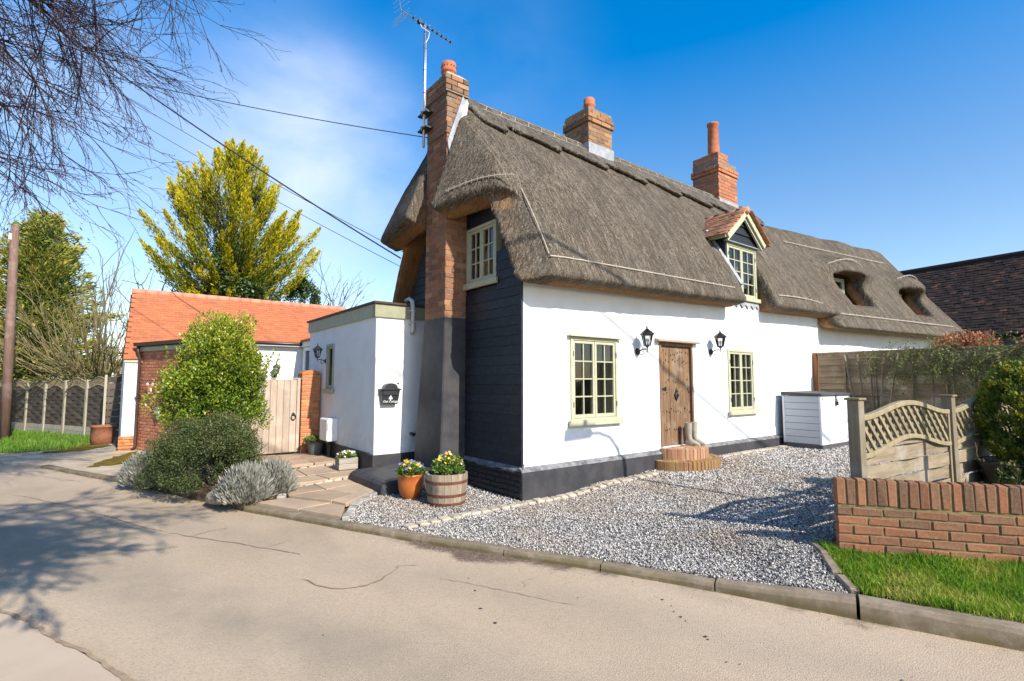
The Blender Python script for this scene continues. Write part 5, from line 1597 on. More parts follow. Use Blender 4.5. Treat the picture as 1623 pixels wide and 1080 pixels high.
for i in range(nrt):
    x = -4.18 + i * 5.86 / nrt
    rr = MB(Matrix.Translation((x, RYg, RZ - .02)) @ Matrix.Rotation(R(90), 4, 'Y')); rr.lathe([(.10, .004), (.104, 5.86 / nrt - .004)], 12)
    GA.add('ridge_tile', rr, 'tile_ridge', roof, smooth=True)
# brick outshoot along the lane
OS = Thing('brick_outshoot', 'red brick outshoot wall with brown gutter behind the tall green shrub', 'outbuilding', (-3.6, 8.5, 0))
oa, ob_ = Vector((-2.95, 7.30, 0)), Vector((-3.94, 9.88, 0))
ou = (oa - ob_).normalized()
Lw = (oa - ob_).length
oc = MB(frameM(ob_ + Vector((.012, .003, 0)), ou)); oc.box(0, Lw, .006, .3, -.3, 2.42); OS.add('wall_core', oc, 'mortar')
OS.add('return_wall', MB().box(-2.93, -2.2, 7.32, 7.52, -.2, 2.42), 'brick_red')
OS.add('flat_roof', MB().add([(-4.02, 9.95, 2.5), (-3.02, 7.2, 2.5), (-2.1, 7.2, 2.5), (-2.1, 10.2, 2.5), (-4.02, 9.95, 2.43), (-3.02, 7.2, 2.43), (-2.1, 7.2, 2.43), (-2.1, 10.2, 2.43)], [(0, 1, 2, 3), (7, 6, 5, 4), (0, 4, 5, 1), (1, 5, 6, 2), (2, 6, 7, 3), (3, 7, 4, 0)]), 'felt')
ob2 = bmeshes((.215, .1, .064), 'brick_red', 'brick', 5, .007, .004)
sp = brick_face(ob_, ou, Lw, -.1, 33)
sp = sorted(sp, key=lambda s: (Vector(s[0]) - ob_).xy.length)
pieces(OS, 'brick', ob2, sp, None, 300, sort=False)
gm = frameM(ob_, ou)
gu = MB(gm); gu.prism([(-.06, .0), (-.05, -.05), (.05, -.05), (.06, 0), (.07, .03), (-.07, .03)], (-.12, -.09, 2.50), (0, 1, 0), (0, 0, 1), Lw + .2)
OS.add('gutter', gu, 'brown_pvc')
OS.add('fascia', MB(gm).box(-.1, Lw + .05, -.028, .002, 2.33, 2.43), 'sage_grey')
dp = MB(gm); dp.tube([(.02, -.10, 2.46), (.02, -.09, 2.30), (.03, -.05, 2.15), (.03, -.05, .05), (.03, -.12, -.02)], .036, 10)
OS.add('downpipe', dp, 'brown_pvc', smooth=True)
OS.add('pipe_clip', MB(gm).box(-.02, .08, -.10, .0, 1.2, 1.24), 'brown_pvc')
# enamel plaque shaped like a bull's head and a small ornament below it
PQ = Thing('wall_plaque', 'red and white animal head plaque hung on the brick outshoot', 'plaque', gm @ Vector((.62, -.02, 1.45)))
pm = Matrix(gm); pm.translation = gm @ Vector((.62, -.10, 1.45))
pl_ = [(-.16, .10), (-.12, .12), (-.08, .08), (.08, .08), (.12, .12), (.17, .10), (.13, .03), (.08, .0), (.06, -.12), (.0, -.15), (-.06, -.12), (-.08, .0), (-.13, .03)]
PQ.add('backplate', MB(pm).prism(pl_, (0, .02, 0), (1, 0, 0), (0, 0, 1), -.03), 'plaque_white')
PQ.add('face', MB(pm).prism([(p[0] * .62, p[1] * .62 + .0) for p in pl_], (0, -.004, 0), (1, 0, 0), (0, 0, 1), -.023), 'plaque_red')
PQ.add('hook', MB(pm).tube([(0, .03, .05), (0, .13, .05)], .012, 6), 'iron')
o2 = Matrix(gm); o2.translation = gm @ Vector((1.02, -.08, .86))
single('wall_ornament', MB(o2).prism([(-.09, .12), (.0, .16), (.05, .05), (.1, .0), (.04, -.1), (-.03, -.02)], (0, 0, 0), (1, 0, 0), (0, 0, 1), -.04).tube([(0, 0, .05), (0, .1, .05)], .01, 5), 'galv', 'small grey metal wall ornament half hidden by the shrub', 'ornament', o2.translation)

# ================================================================== front garden wall
W0 = Vector((.455, -3.70, 0)); wu = Vector((.59, -.81, 0)).normalized()
GW = Thing('garden_wall', 'low red brick garden wall with soldier course on top beside the lawn', 'wall', (W0.x, W0.y, .2))
wl = 2.6
wi = Vector((0, 0, 1)).cross(wu)
cm_ = MB(frameM(W0, wu)); cm_.box(.006, wl, .008, .094, -.05, .765); GW.add('mortar_core', cm_, 'mortar_moss')
bg_ = bmeshes((.215, .1025, .063), 'brick_garden', 'brick', 6, .006, .0055)
specs = []
for c in range(6):
    z0 = .555 - .01 - .075 * (c + 1) + .005
    x = 0; odd = c % 2 == 0
    first = True
    while x < wl:
        l = .1025 if (first and odd) else .215
        ctr = W0 + wu * (x + l / 2) + wi * (.051 + rng.uniform(-.002, .002)) + Vector((0, 0, z0 + .0325))
        specs.append((ctr, quat_from(wu, -wi), (l / .215, 1, 1)))
        x += l + .01; first = False
sold = bmeshes((.065, .1025, .213), 'brick_garden', 'soldier_brick', 6, .007, .005)
ss = []
for i in range(int(wl / .075)):
    ss.append((W0 + wu * (.0325 + i * .075) + wi * (.051 + rng.uniform(-.003, .003)) + Vector((0, 0, .667 + rng.uniform(-.003, .004))), quat_from(wu, -wi) @ Quaternion((0, 1, 0), rng.uniform(-.012, .012)), None))
pieces(GW, 'brick', bg_, specs); pieces(GW, 'soldier_brick', sold, ss)

# ================================================================== wavy trellis fence
TF = Thing('trellis_fence', 'low wooden fence with wavy trellis tops behind the brick wall', 'fence', (.9, -3.72, .2))
f0 = Vector((.90, -3.72, 0)); fu = Vector((.995, -.097, 0)).normalized()
FM = frameM(f0, fu)
def post(x, h):
    TF.add('post', MB(FM).box(x - .05, x + .05, -.05, .05, .1, h), 'wood_post', bevel=.004)
    TF.add('post_cap', MB(FM).box(x - .066, x + .066, -.066, .066, h + .001, h + .022), 'wood_trellis', bevel=.004)
pitch = 2.10
for k in range(3): post(k * pitch, 1.43)
for k in range(2):
    a, b = k * pitch + .055, (k + 1) * pitch - .055
    L = b - a
    top = lambda u: 1.265 + .12 * (.5 - .5 * math.cos(2 * math.pi * min(max(u, 0), 1))) - .035 * math.sin(2 * math.pi * u) * 0
    low = lambda u: .915 + .135 * (.5 - .5 * math.cos(2 * math.pi * min(max(u, 0), 1)))
    n = 30
    for nm, fn, hh in (('top_rail', top, .05), ('middle_rail', low, .045)):
        m = MB(FM); vs = []; fs = []
        for i in range(n + 1):
            u = i / n; x = a + L * u; z = fn(u)
            vs += [(x, -.03, z - hh / 2), (x, .03, z - hh / 2), (x, .03, z + hh / 2), (x, -.03, z + hh / 2)]
            if i: fs += [(4 * i - 4 + q, 4 * i + q, 4 * i + (q + 1) % 4, 4 * i - 4 + (q + 1) % 4) for q in range(4)]
        fs += [(0, 1, 2, 3), (4 * n + 3, 4 * n + 2, 4 * n + 1, 4 * n)]
        m.add(vs, fs); TF.add(nm, m, 'wood_trellis', bevel=.006)
    for x in (a + .02, b - .02):
        TF.add('stile', MB(FM).box(x - .022, x + .022, -.024, .024, .25, (top if 1 else 0)((x - a) / L) - .02), 'wood_trellis')
    # diagonal laths clipped between the two curved rails
    for sgn, yy in ((-1, -.012), (1, .006)):
        s = -1.4
        while s < L + 1.4:
            seg = []
            for i in range(121):
                t_ = i / 120; z = .85 + t_ * .60; x = s + sgn * (z - .85) * 1.0
                u = x / L
                if .0 < u < 1 and low(u) < z < top(u): seg.append((x, z))
            if len(seg) > 4:
                (x0, z0), (x1, z1) = seg[0], seg[-1]
                d = Vector((x1 - x0, z1 - z0)).normalized(); nn = Vector((-d.y, d.x)) * .017
                m = MB(FM)
                q = [(a + x0 + nn.x, z0 + nn.y), (a + x1 + nn.x, z1 + nn.y), (a + x1 - nn.x, z1 - nn.y), (a + x0 - nn.x, z0 - nn.y)]
                m.add([(p[0], yy, p[1]) for p in q] + [(p[0], yy + .014, p[1]) for p in q], [(0, 1, 2, 3), (7, 6, 5, 4), (0, 4, 5, 1), (1, 5, 6, 2), (2, 6, 7, 3), (3, 7, 4, 0)])
                TF.add('lath', m, 'wood_trellis')
            s += .138
    # woven boards under the curve
    z = .12; i = 0
    while z < 1.05:
        zt = z + .135
        for j in range(3):
            xa, xb = a + L * j / 3, a + L * (j + 1) / 3
            m = MB(FM); vs = []; fs = []; K = 6
            for q in range(K + 1):
                x = xa + (xb - xa) * q / K
                bow = .020 * math.sin(math.pi * q / K) * (1 if (i + j) % 2 else -1)
                top_z = min(zt, low((x - a) / L) - .01); bz = min(z, top_z - .005)
                vs += [(x, bow - .005, bz), (x, bow + .005, bz), (x, bow + .005, top_z), (x, bow - .005, top_z)]
                if q: fs += [(4 * q - 4 + p, 4 * q + p, 4 * q + (p + 1) % 4, 4 * q - 4 + (p + 1) % 4) for p in range(4)]
            fs += [(0, 1, 2, 3), (4 * K + 3, 4 * K + 2, 4 * K + 1, 4 * K)]
            if z < low(.5 / 3 + j / 3) + .02: m.add(vs, fs); TF.add('slat', m, 'wood_fence')
        z += .142; i += 1
    for j in (1, 2): TF.add('batten', MB(FM).box(a + L * j / 3 - .012, a + L * j / 3 + .012, .012, .03, .12, low(j / 3) - .02), 'wood_post')

# ================================================================== foliage helpers
def leafquads(P, D, N, ln, wd, fold=.0, droop=.0):
    """diamond leaves: P base, D direction, N face normal, all (n,3); ln, wd (n,)"""
    S = np.cross(D, N); S /= np.linalg.norm(S, axis=1)[:, None] + 1e-9
    l = ln[:, None]; w = wd[:, None] / 2
    a = P; b = P + D * l * .5 + S * w + N * (fold * w); c = P + D * l; d = P + D * l * .5 - S * w + N * (fold * w)
    V = np.stack([a, b, c, d], 1).reshape(-1, 3)
    n = len(P); o = 4 * np.arange(n)[:, None]
    return V, o + np.array([[0, 1, 2, 3]])
def unit(v): return v / (np.linalg.norm(v, axis=1)[:, None] + 1e-9)
def shrub(T, name, mat, ctr, rad, n, leaf, seed, clumps=60, cr=.28, top=None, up=.35, flat=0.0, shape=None, parent=None, hollow=.55):
    g = np.random.default_rng(seed)
    ctr = np.array(ctr); rad = np.array(rad)
    d = unit(g.normal(0, 1, (clumps, 3))); d[:, 2] = np.where(d[:, 2] < -.35, -d[:, 2], d[:, 2])
    rr = g.uniform(hollow, 1.0, (clumps, 1)) ** .6
    cc = d * rr
    if shape is not None: cc = shape(cc, g)
    cw = g.uniform(.6, 1.4, clumps)
    k = g.choice(clumps, n, p=cw / cw.sum())
    off = unit(g.normal(0, 1, (n, 3))) * (g.uniform(0, 1, (n, 1)) ** .45) * cr * cw[k][:, None]
    q = cc[k] + off
    P = ctr + q * rad
    D = unit(off * 1.0 + cc[k] * .6 + g.normal(0, .55, (n, 3)) + np.array([0, 0, up]))
    N = unit(g.normal(0, .6, (n, 3)) + cc[k] * .5 + np.array([0, 0, .8]))
    ln = g.uniform(.7, 1.3, n) * leaf; wd = ln * g.uniform(.42, .6, n)
    V, F = leafquads(P, D, N, ln, wd, .25)
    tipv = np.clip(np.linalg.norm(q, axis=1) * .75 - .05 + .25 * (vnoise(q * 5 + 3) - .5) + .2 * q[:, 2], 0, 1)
    return T.npmesh(name, V, F, mat, parent, {'tip': np.repeat(tipv, 4)})
def twigs(T, name, mat, base, tips, r, seed, parent=None, sag=.0, n=5):
    rr = random.Random(seed); m = MB()
    for t_ in tips:
        b = Vector(base) + Vector((rr.uniform(-.08, .08), rr.uniform(-.08, .08), 0)); t_ = Vector(t_)
        pts = []
        for i in range(n + 1):
            u = i / n; p = b.lerp(t_, u); p.z += sag * math.sin(u * 3.14)
            if 0 < i < n: p += Vector((rr.uniform(-.03, .03), rr.uniform(-.03, .03), rr.uniform(-.02, .02)))
            pts.append(p)
        m.tube(pts, [r * (1 - .75 * i / n) for i in range(n + 1)], 4)
    return T.add(name, m, mat, parent)

# tall glossy shrub beside the gate
S1 = Thing('evergreen_shrub', 'tall bright green glossy leaved shrub between brick outshoot and gate', 'shrub', (-2.95, 4.75, .05))
def s1shape(c, g):
    c = c.copy(); z = c[:, 2]
    c[:, :2] *= np.clip(1.05 - .35 * np.clip(z, 0, 1) ** 2, .4, 1.1)[:, None]
    c[:, 2] += g.uniform(0, .22, len(c)) * (z > .4)
    lump = vnoise(c * 2.1 + 7) * .6 + vnoise(c * 4.3 + 3) * .4
    c *= (.66 + .72 * lump)[:, None]
    c[:, 0] += .10 * (z > .35)
    return c
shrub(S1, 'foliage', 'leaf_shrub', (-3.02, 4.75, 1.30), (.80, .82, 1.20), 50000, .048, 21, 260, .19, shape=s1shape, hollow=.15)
g_ = np.random.default_rng(5); SHV, SHF, SHT = [], [], []
for i in range(34):
    a = g_.uniform(0, 6.28); r_ = g_.uniform(.1, .85); p0 = np.array([-2.92 + r_ * math.cos(a), 4.7 + r_ * math.sin(a), 1.2 + .75 * g_.uniform(0, 1) * (1.1 - .5 * r_)])
    if i < 4: p0 = np.array([[-3.25, 4.6, 2.2], [-2.7, 4.6, 2.15], [-3.45, 4.6, 2.0], [-2.45, 4.9, 2.05]][i])
    n = 60; t_ = g_.uniform(0, 1, n)
    P = p0 + np.stack([t_ * .08 * math.cos(a), t_ * .08 * math.sin(a), t_ * g_.uniform(.45, .72)], 1) + g_.normal(0, .035, (n, 3)) * (1.1 - t_)[:, None]
    D = unit(g_.normal(0, .5, (n, 3)) + [0, 0, .6]); N = unit(g_.normal(0, 1, (n, 3)))
    ln = g_.uniform(.04, .06, n); V, F = leafquads(P, D, N, ln, ln * .5, .2)
    SHV.append(V); SHF.append(F + sum(len(x) for x in SHV[:-1])); SHT.append(np.repeat(.55 + .45 * t_, 4))
S1.npmesh('young_shoots', np.concatenate(SHV), np.concatenate(SHF), 'leaf_shrub', None, {'tip': np.concatenate(SHT)}, kind='stuff')
twigs(S1, 'stem', 'bark_dark', (-2.95, 4.75, 0), [(-2.95 + .7 * math.cos(a), 4.75 + .7 * math.sin(a), 1.9) for a in np.linspace(0, 6, 9)], .025, 3)
# low dark spreading shrub
def s2shape(c, g):
    l_ = vnoise(c * 2.4 + 11) * .6 + vnoise(c * 5.1 + 3) * .4
    return c * (.72 + .56 * l_)[:, None]
S2 = Thing('cotoneaster_shrub', 'broad dark green small leaved shrub between the two lavender clumps', 'shrub', (-3.2, 3.45, .02))
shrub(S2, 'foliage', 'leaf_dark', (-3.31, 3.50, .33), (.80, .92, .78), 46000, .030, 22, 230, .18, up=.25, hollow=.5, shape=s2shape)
twigs(S2, 'stem', 'bark_dark', (-3.2, 3.45, 0), [(-3.2 + .75 * math.cos(a), 3.45 + .75 * math.sin(a), .62 + .3 * math.sin(3 * a)) for a in np.linspace(0, 6.1, 16)], .012, 4)
# lavender clumps: sheaves of thin upright spikes
def lavender(label, blobs, seed, n):
    T = Thing('lavender_bush', label, 'lavender', (blobs[0][0], blobs[0][1], blobs[0][2]), 'silver lavender bushes')
    g = np.random.default_rng(seed); VV = []; FF = []; TT = []; off = 0
    for (x, y, z, r, h) in blobs:
        k = int(n * r * r / .2)
        d = unit(g.normal(0, 1, (k, 3))); d[:, 2] = np.abs(d[:, 2]) * .9 + .05
        d = unit(d)
        rad = g.uniform(.55, 1, k)
        P = np.array([x, y, z]) + d * np.array([r, r, h]) * rad[:, None]
        P[:, 2] += .02
        D = unit(d * .8 + np.array([0, 0, .75]) + g.normal(0, .25, (k, 3)))
        N = unit(g.normal(0, 1, (k, 3)))
        ln = g.uniform(.05, .12, k); V, F = leafquads(P, D, N, ln, ln * .14 + .004)
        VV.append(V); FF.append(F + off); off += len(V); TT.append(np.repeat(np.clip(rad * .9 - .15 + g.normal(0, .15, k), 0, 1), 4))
    T.npmesh('foliage', np.concatenate(VV), np.concatenate(FF), 'leaf_lavender', None, {'tip': np.concatenate(TT)})
    for (x, y, z, r, h) in blobs[:1]:
        twigs(T, 'stem', 'bark_grey', (x, y, z - .03), [(x + r * .8 * math.cos(a), y + r * .8 * math.sin(a), z + h * .55) for a in np.linspace(0, 6, 22)], .008, seed)
    return T
lavender('rounded silver grey lavender bush at the kerb beside the stone path', [(-3.02, 2.12, .0, .34, .44), (-2.62, 2.32, .02, .29, .44), (-2.9, 2.4, .0, .3, .42)], 31, 9000)
lavender('smaller silver grey lavender bush at the far left end of the planting bed', [(-3.98, 4.55, -.04, .34, .48), (-3.72, 4.25, -.04, .30, .42)], 32, 8000)
rk = MB(); rk.lathe([(.10, 0), (.14, .05), (.13, .12), (.07, .17), (.02, .18)], 9, (-3.28, 2.42, -.02))
rk.v = [(x + .35 * (vnoise(np.array([[x * 9, y * 9, z * 9]]))[0] - .5) * .25, y + .2 * (vnoise(np.array([[x * 9 + 4, y * 9, z * 9]]))[0] - .5), z) for x, y, z in rk.v]
single('garden_rock', rk, 'rock', 'pale brown rock between dark shrub and lavender', 'rock', (-3.28, 2.42, 0), smooth=False, bevel=.02)

# ================================================================== pots by the chimney
def pot_flowers(T, cx, cy, z, r, n, seed, cols, h=.16, leafm='leaf_plant'):
    g = np.random.default_rng(seed)
    a = g.uniform(0, 6.283, n); rr = r * np.sqrt(g.uniform(0, 1, n))
    hh = h * (1 - .5 * (rr / r) ** 2) * g.uniform(.2, 1, n)
    P = np.stack([cx + rr * np.cos(a), cy + rr * np.sin(a), z + hh], 1)
    D = unit(g.normal(0, .7, (n, 3)) + np.stack([np.cos(a), np.sin(a), 0 * a + .8], 1) * .7); N = unit(g.normal(0, .6, (n, 3)) + [0, 0, .7])
    ln = g.uniform(.03, .06, n); V, F = leafquads(P, D, N, ln, ln * .5, .2)
    T.npmesh('foliage', V, F, leafm, None, {'tip': np.repeat(np.clip(hh / h, 0, 1), 4)})
    for (mat, k) in cols:
        for i in range(k):
            m = MB(); an = g.uniform(0, 6.283); q = r * 1.05 * math.sqrt(g.uniform(0, 1)); c = Vector((cx + q * math.cos(an), cy + q * math.sin(an), z + h * (1.05 - .45 * (q / r) ** 2) + g.uniform(-.02, .03)))
            nrm = Vector((g.normal(-.25, .4), g.normal(-.5, .4), .7)).normalized()
            t1 = nrm.orthogonal().normalized(); t2 = nrm.cross(t1)
            for p in range(5):
                b = 6.283 * p / 5; dd = t1 * math.cos(b) + t2 * math.sin(b); e = nrm.cross(dd)
                s_ = .019
                m.add([c, c + dd * s_ * .6 + e * s_ * .5 + nrm * .004, c + dd * s_ * 1.1 + nrm * .006, c + dd * s_ * .6 - e * s_ * .5 + nrm * .004], [(0, 1, 2, 3)])
            T.add('flower', m, mat)
TP = Thing('terracotta_pot', 'tall tapered orange glazed pot of yellow and blue pansies left of the barrel', 'plant pot', (-1.18, .98, .01))
TP.add('pot', MB().lathe([(.075, 0), (.08, .01), (.135, .06), (.168, .15), (.175, .24), (.172, .315), (.182, .325), (.182, .345), (.165, .345), (.16, .30), (.0, .30)], 28, (-1.18, .98, .0)), 'glaze', smooth=True)
TP.add('soil', MB().lathe([(.16, 0), (.15, .01), (.0, .012)], 20, (-1.18, .98, .305)), 'soil')
pot_flowers(TP, -1.18, .98, .32, .18, 900, 41, [('petal_yellow', 12), ('petal_orange', 10), ('petal_blue', 14), ('petal_white', 5)], .18)
BR = Thing('half_barrel', 'wooden half barrel planter with rusty hoops and yellow flowers by the chimney', 'barrel planter', (-.92, .48, 0))
bx, by = -.90, .50
barrel_r = lambda z: .235 + .045 * math.sin(min(1, z / .40 * .9 + .1) * 1.6)
nst = 20
for i in range(nst):
    m = MB(); K = 6; a0, a1 = 6.283 * (i + .02) / nst, 6.283 * (i + .98) / nst
    zt = .40 + rng.uniform(-.008, .006); vs = []; fs = []
    for k in range(K + 1):
        z = zt * k / K; r0 = barrel_r(z)
        for (a, r) in ((a0, r0), (a1, r0), (a1, r0 - .025), (a0, r0 - .025)): vs.append((bx + r * math.cos(a), by + r * math.sin(a), z))
        if k: fs += [(4 * k - 4 + p, 4 * k - 4 + (p + 1) % 4, 4 * k + (p + 1) % 4, 4 * k + p) for p in range(4)]
    fs += [(3, 2, 1, 0), (4 * K, 4 * K + 1, 4 * K + 2, 4 * K + 3)]
    m.add(vs, fs); BR.add('stave', m, 'wood_barrel')
for z in (.025, .135, .30):
    BR.add('hoop', MB().lathe([(barrel_r(z - .017) - .004, -.017), (barrel_r(z - .017) + .005, -.017), (barrel_r(z + .017) + .005, .017), (barrel_r(z + .017) - .004, .017)], 32, (bx, by, z)), 'rust_iron')
BR.add('soil', MB().lathe([(.255, 0), (.2, .02), (.0, .03)], 20, (bx, by, .33)), 'soil')
pot_flowers(BR, bx + .02, by, .36, .20, 1700, 42, [('petal_yellow', 22), ('petal_orange', 6), ('petal_white', 5), ('petal_blue', 4)], .26)
pot_flowers(BR, bx + .10, by - .02, .36, .12, 700, 43, [], .26, 'leaf_climber')
# wooden trough and grey pot on the path
WP = Thing('wooden_planter', 'small square weathered wooden planter with pink flowers on the stone path', 'planter', (-1.22, 3.3, .12))
pw = Matrix.Translation((-1.225, 3.32, .11)) @ Matrix.Rotation(R(-4), 4, 'Z')
for (a, b, c, d) in ((-.16, .16, -.13, -.11), (-.16, .16, .11, .13), (-.16, -.14, -.11, .11), (.14, .16, -.11, .11)):
    for k in range(2): WP.add('board', MB(pw).box(a, b, c, d, k * .098 + .002, k * .098 + .096), 'wood_planter', bevel=.004)
WP.add('soil', MB(pw).box(-.14, .14, -.11, .11, .02, .17), 'soil')
pot_flowers(WP, -1.225, 3.32, .29, .14, 600, 44, [('petal_pink', 9), ('petal_white', 14)], .10)
GP_ = Thing('grey_pot', 'grey stone pot with wilting trailing plant at the foot of the brick pier', 'plant pot', (-1.2, 5.2, .15))
GP_.add('pot', MB().lathe([(.10, 0), (.125, .02), (.15, .14), (.158, .23), (.165, .24), (.165, .26), (.145, .26), (.0, .23)], 20, (-1.19, 5.16, .15)), 'pot_grey', smooth=True)
pot_flowers(GP_, -1.2, 5.15, .39, .21, 1200, 45, [], .12, 'leaf_climber')
RP = Thing('rust_pot', 'large rust brown pot standing at the fence end beside the white wall', 'plant pot', (-4.55, 11.9, -.06))
RP.add('pot', MB().lathe([(.17, 0), (.24, .05), (.265, .25), (.26, .47), (.28, .48), (.28, .52), (.25, .52), (.24, .40), (.0, .40)], 22, (-4.62, 12.35, -.10)), 'pot_rust', smooth=True)
RP.add('soil', MB().lathe([(.245, 0), (.0, .02)], 16, (-4.62, 12.35, .32)), 'soil')

# ================================================================== lanterns
def lantern_base():
    T = Thing('wall_lantern', '', 'wall lantern', (0, 0, 0), 'black coach lanterns')
    # local: wall at y=0, outwards -y
    T.add('backplate', MB(Matrix.Rotation(R(90), 4, 'X')).lathe([(.062, 0), (.06, .014), (.03, .028), (.02, .04)], 14), 'iron', smooth=True)
    arm = [(0, -.03, 0), (0, -.10, .03), (0, -.16, .035), (0, -.205, .03), (0, -.205, .07)]
    T.add('arm', MB().tube(arm, .011, 6).tube([(0, -.03, -.01), (0, -.06, -.05), (0, -.11, -.055), (0, -.14, -.02), (0, -.12, .005), (0, -.10, -.01)], .007, 5).tube([(0, -.205, .05), (0, -.205, -.0), (0, -.19, -.02)], .007, 5), 'iron', smooth=True)
    c = (0, -.205, .09)
    b = MB(); n = 6
    b.lathe([(.02, -.03), (.028, -.015), (.062, 0), (.062, .012)], n, c)
    for i in range(n):
        a = 6.283 * i / n
        b.tube([(c[0] + .058 * math.cos(a), c[1] + .058 * math.sin(a), c[2] + .01), (c[0] + .092 * math.cos(a), c[1] + .092 * math.sin(a), c[2] + .17)], .006, 4)
    b.lathe([(.100, .165), (.100, .178)], n, c)
    T.add('frame', b, 'iron')
    r = MB(); r.lathe([(.122, .178), (.120, .190), (.075, .235), (.035, .262), (.03, .275), (.012, .28), (.016, .295), (.008, .31), (.012, .322), (.0, .345)], n, c)
    T.add('roof', r, 'iron')
    for i in range(n):
        a, a2 = 6.283 * i / n, 6.283 * (i + 1) / n
        T.add('pane', MB().add([(c[0] + .054 * math.cos(a), c[1] + .054 * math.sin(a), c[2] + .015), (c[0] + .054 * math.cos(a2), c[1] + .054 * math.sin(a2), c[2] + .015), (c[0] + .086 * math.cos(a2), c[1] + .086 * math.sin(a2), c[2] + .164), (c[0] + .086 * math.cos(a), c[1] + .086 * math.sin(a), c[2] + .164)], [(0, 1, 2, 3)]), 'glass')
    T.add('bulb', MB().lathe([(.012, .0), (.014, .05), (.028, .08), (.026, .105), (.0, .12)], 10, c), 'meter_white', smooth=True)
    return T.o
ln0 = lantern_base()
for i, (loc, rz, lab) in enumerate([((2.46, -.002, 2.10), 0, 'black coach lantern on the white wall left of the oak door'), ((4.66, -.002, 2.17), 0, 'black coach lantern on the white wall right of the oak door'),
        ((X0 - .002, 5.25, 2.02), -90, 'black lantern on the extension side wall beside the narrow window'), ((-.74, 10.618, 1.74), 0, 'black lantern on the white wall above the wooden gate')]):
    o = ln0 if i == 0 else copy_tree(ln0)
    o.location = loc; o.rotation_euler = (0, 0, R(rz)); o['label'] = lab
    if i == 2: o.scale = (.85, .85, .85)

# ================================================================== letterbox, meter box
LB = Thing('letterbox', 'black arched letterbox with white tree and name on the extension wall', 'letterbox', (-.755, 2.65, 1.2))
lm = Matrix.Translation((-.765, 2.70, 1.22))
body = MB(lm); body.hexa([(-.135, -.10, 0), (.135, -.10, 0), (.135, -.002, 0), (-.135, -.002, 0)], [(-.168, -.12, .235), (.168, -.12, .235), (.168, -.002, .235), (-.168, -.002, .235)])
LB.add('body', body, 'letter_black', bevel=.006)
n = 12
arc = [(-.185, .0), (.185, .0), (.178, .022)] + [(.115 * math.cos(math.pi * i / n), .035 + .082 * math.sin(math.pi * i / n)) for i in range(n + 1)] + [(-.178, .022)]
LB.add('lid', MB(lm).prism(arc, (0, -.145, .236), (1, 0, 0), (0, 0, 1), -.143), 'letter_black', bevel=.004)
LB.add('flap', MB(lm).box(-.135, .135, -.128, -.118, .15, .232), 'letter_black', bevel=.004)
em = MB(lm)
def onface(x, z): return (x, -.1003 - .02 * z / .235 - .0025, z)
def disc(m, cx, cz, rx, rz, n=14): m.add([onface(cx + rx * math.cos(6.283 * i / n), cz + rz * math.sin(6.283 * i / n)) for i in range(n)], [tuple(range(n))])
em.add([onface(-.034, .085), onface(.034, .085), onface(.030, .108), onface(.012, .128), onface(-.012, .128), onface(-.030, .108)], [tuple(range(6))])
disc(em, 0, .140, .011, .010)
em.add([onface(-.006, .066), onface(.006, .066), onface(.004, .085), onface(-.004, .085)], [(0, 1, 2, 3)])
LB.add('tree_emblem', em, 'print_white')
tcu = bpy.data.curves.new('lettering', 'FONT'); tcu.body = 'Oak Cottage'; tcu.size = .052; tcu.align_x = 'CENTER'; tcu.shear = .25; tcu.extrude = .0006
tob = bpy.data.objects.new('lettering', tcu); COL.objects.link(tob)
dg = bpy.context.evaluated_depsgraph_get(); tme = bpy.data.meshes.new_from_object(tob.evaluated_get(dg)); bpy.data.objects.remove(tob)
tme.name = 'lettering'; tme.materials.clear(); tme.materials.append(MAT['print_white'])
lo = mobj('lettering', tme, LB.o, Vector(lm @ Vector((.0, -.1003 - .02 * .035 / .235 - .003, .030))) - LB.L); lo.rotation_euler = (R(90) + math.atan2(.02, .235), 0, 0)
MT = Thing('meter_box', 'white utility meter box on the extension side wall above the black base', 'meter box', (-1.1, 4.8, .45))
MT.add('box', MB().box(X0 - .20, X0 - .002, 4.42, 4.88, .46, .89), 'meter_white', bevel=.012)
MT.add('lid', MB().box(X0 - .212, X0 - .201, 4.44, 4.86, .48, .87), 'meter_white', bevel=.004)
MT.add('duct', MB().tube([(X0 - .09, 4.62, .47), (X0 - .09, 4.62, .12)], .04, 10).box(X0 - .15, X0 - .04, 4.53, 4.71, .41, .46), 'plastic_black', smooth=False)

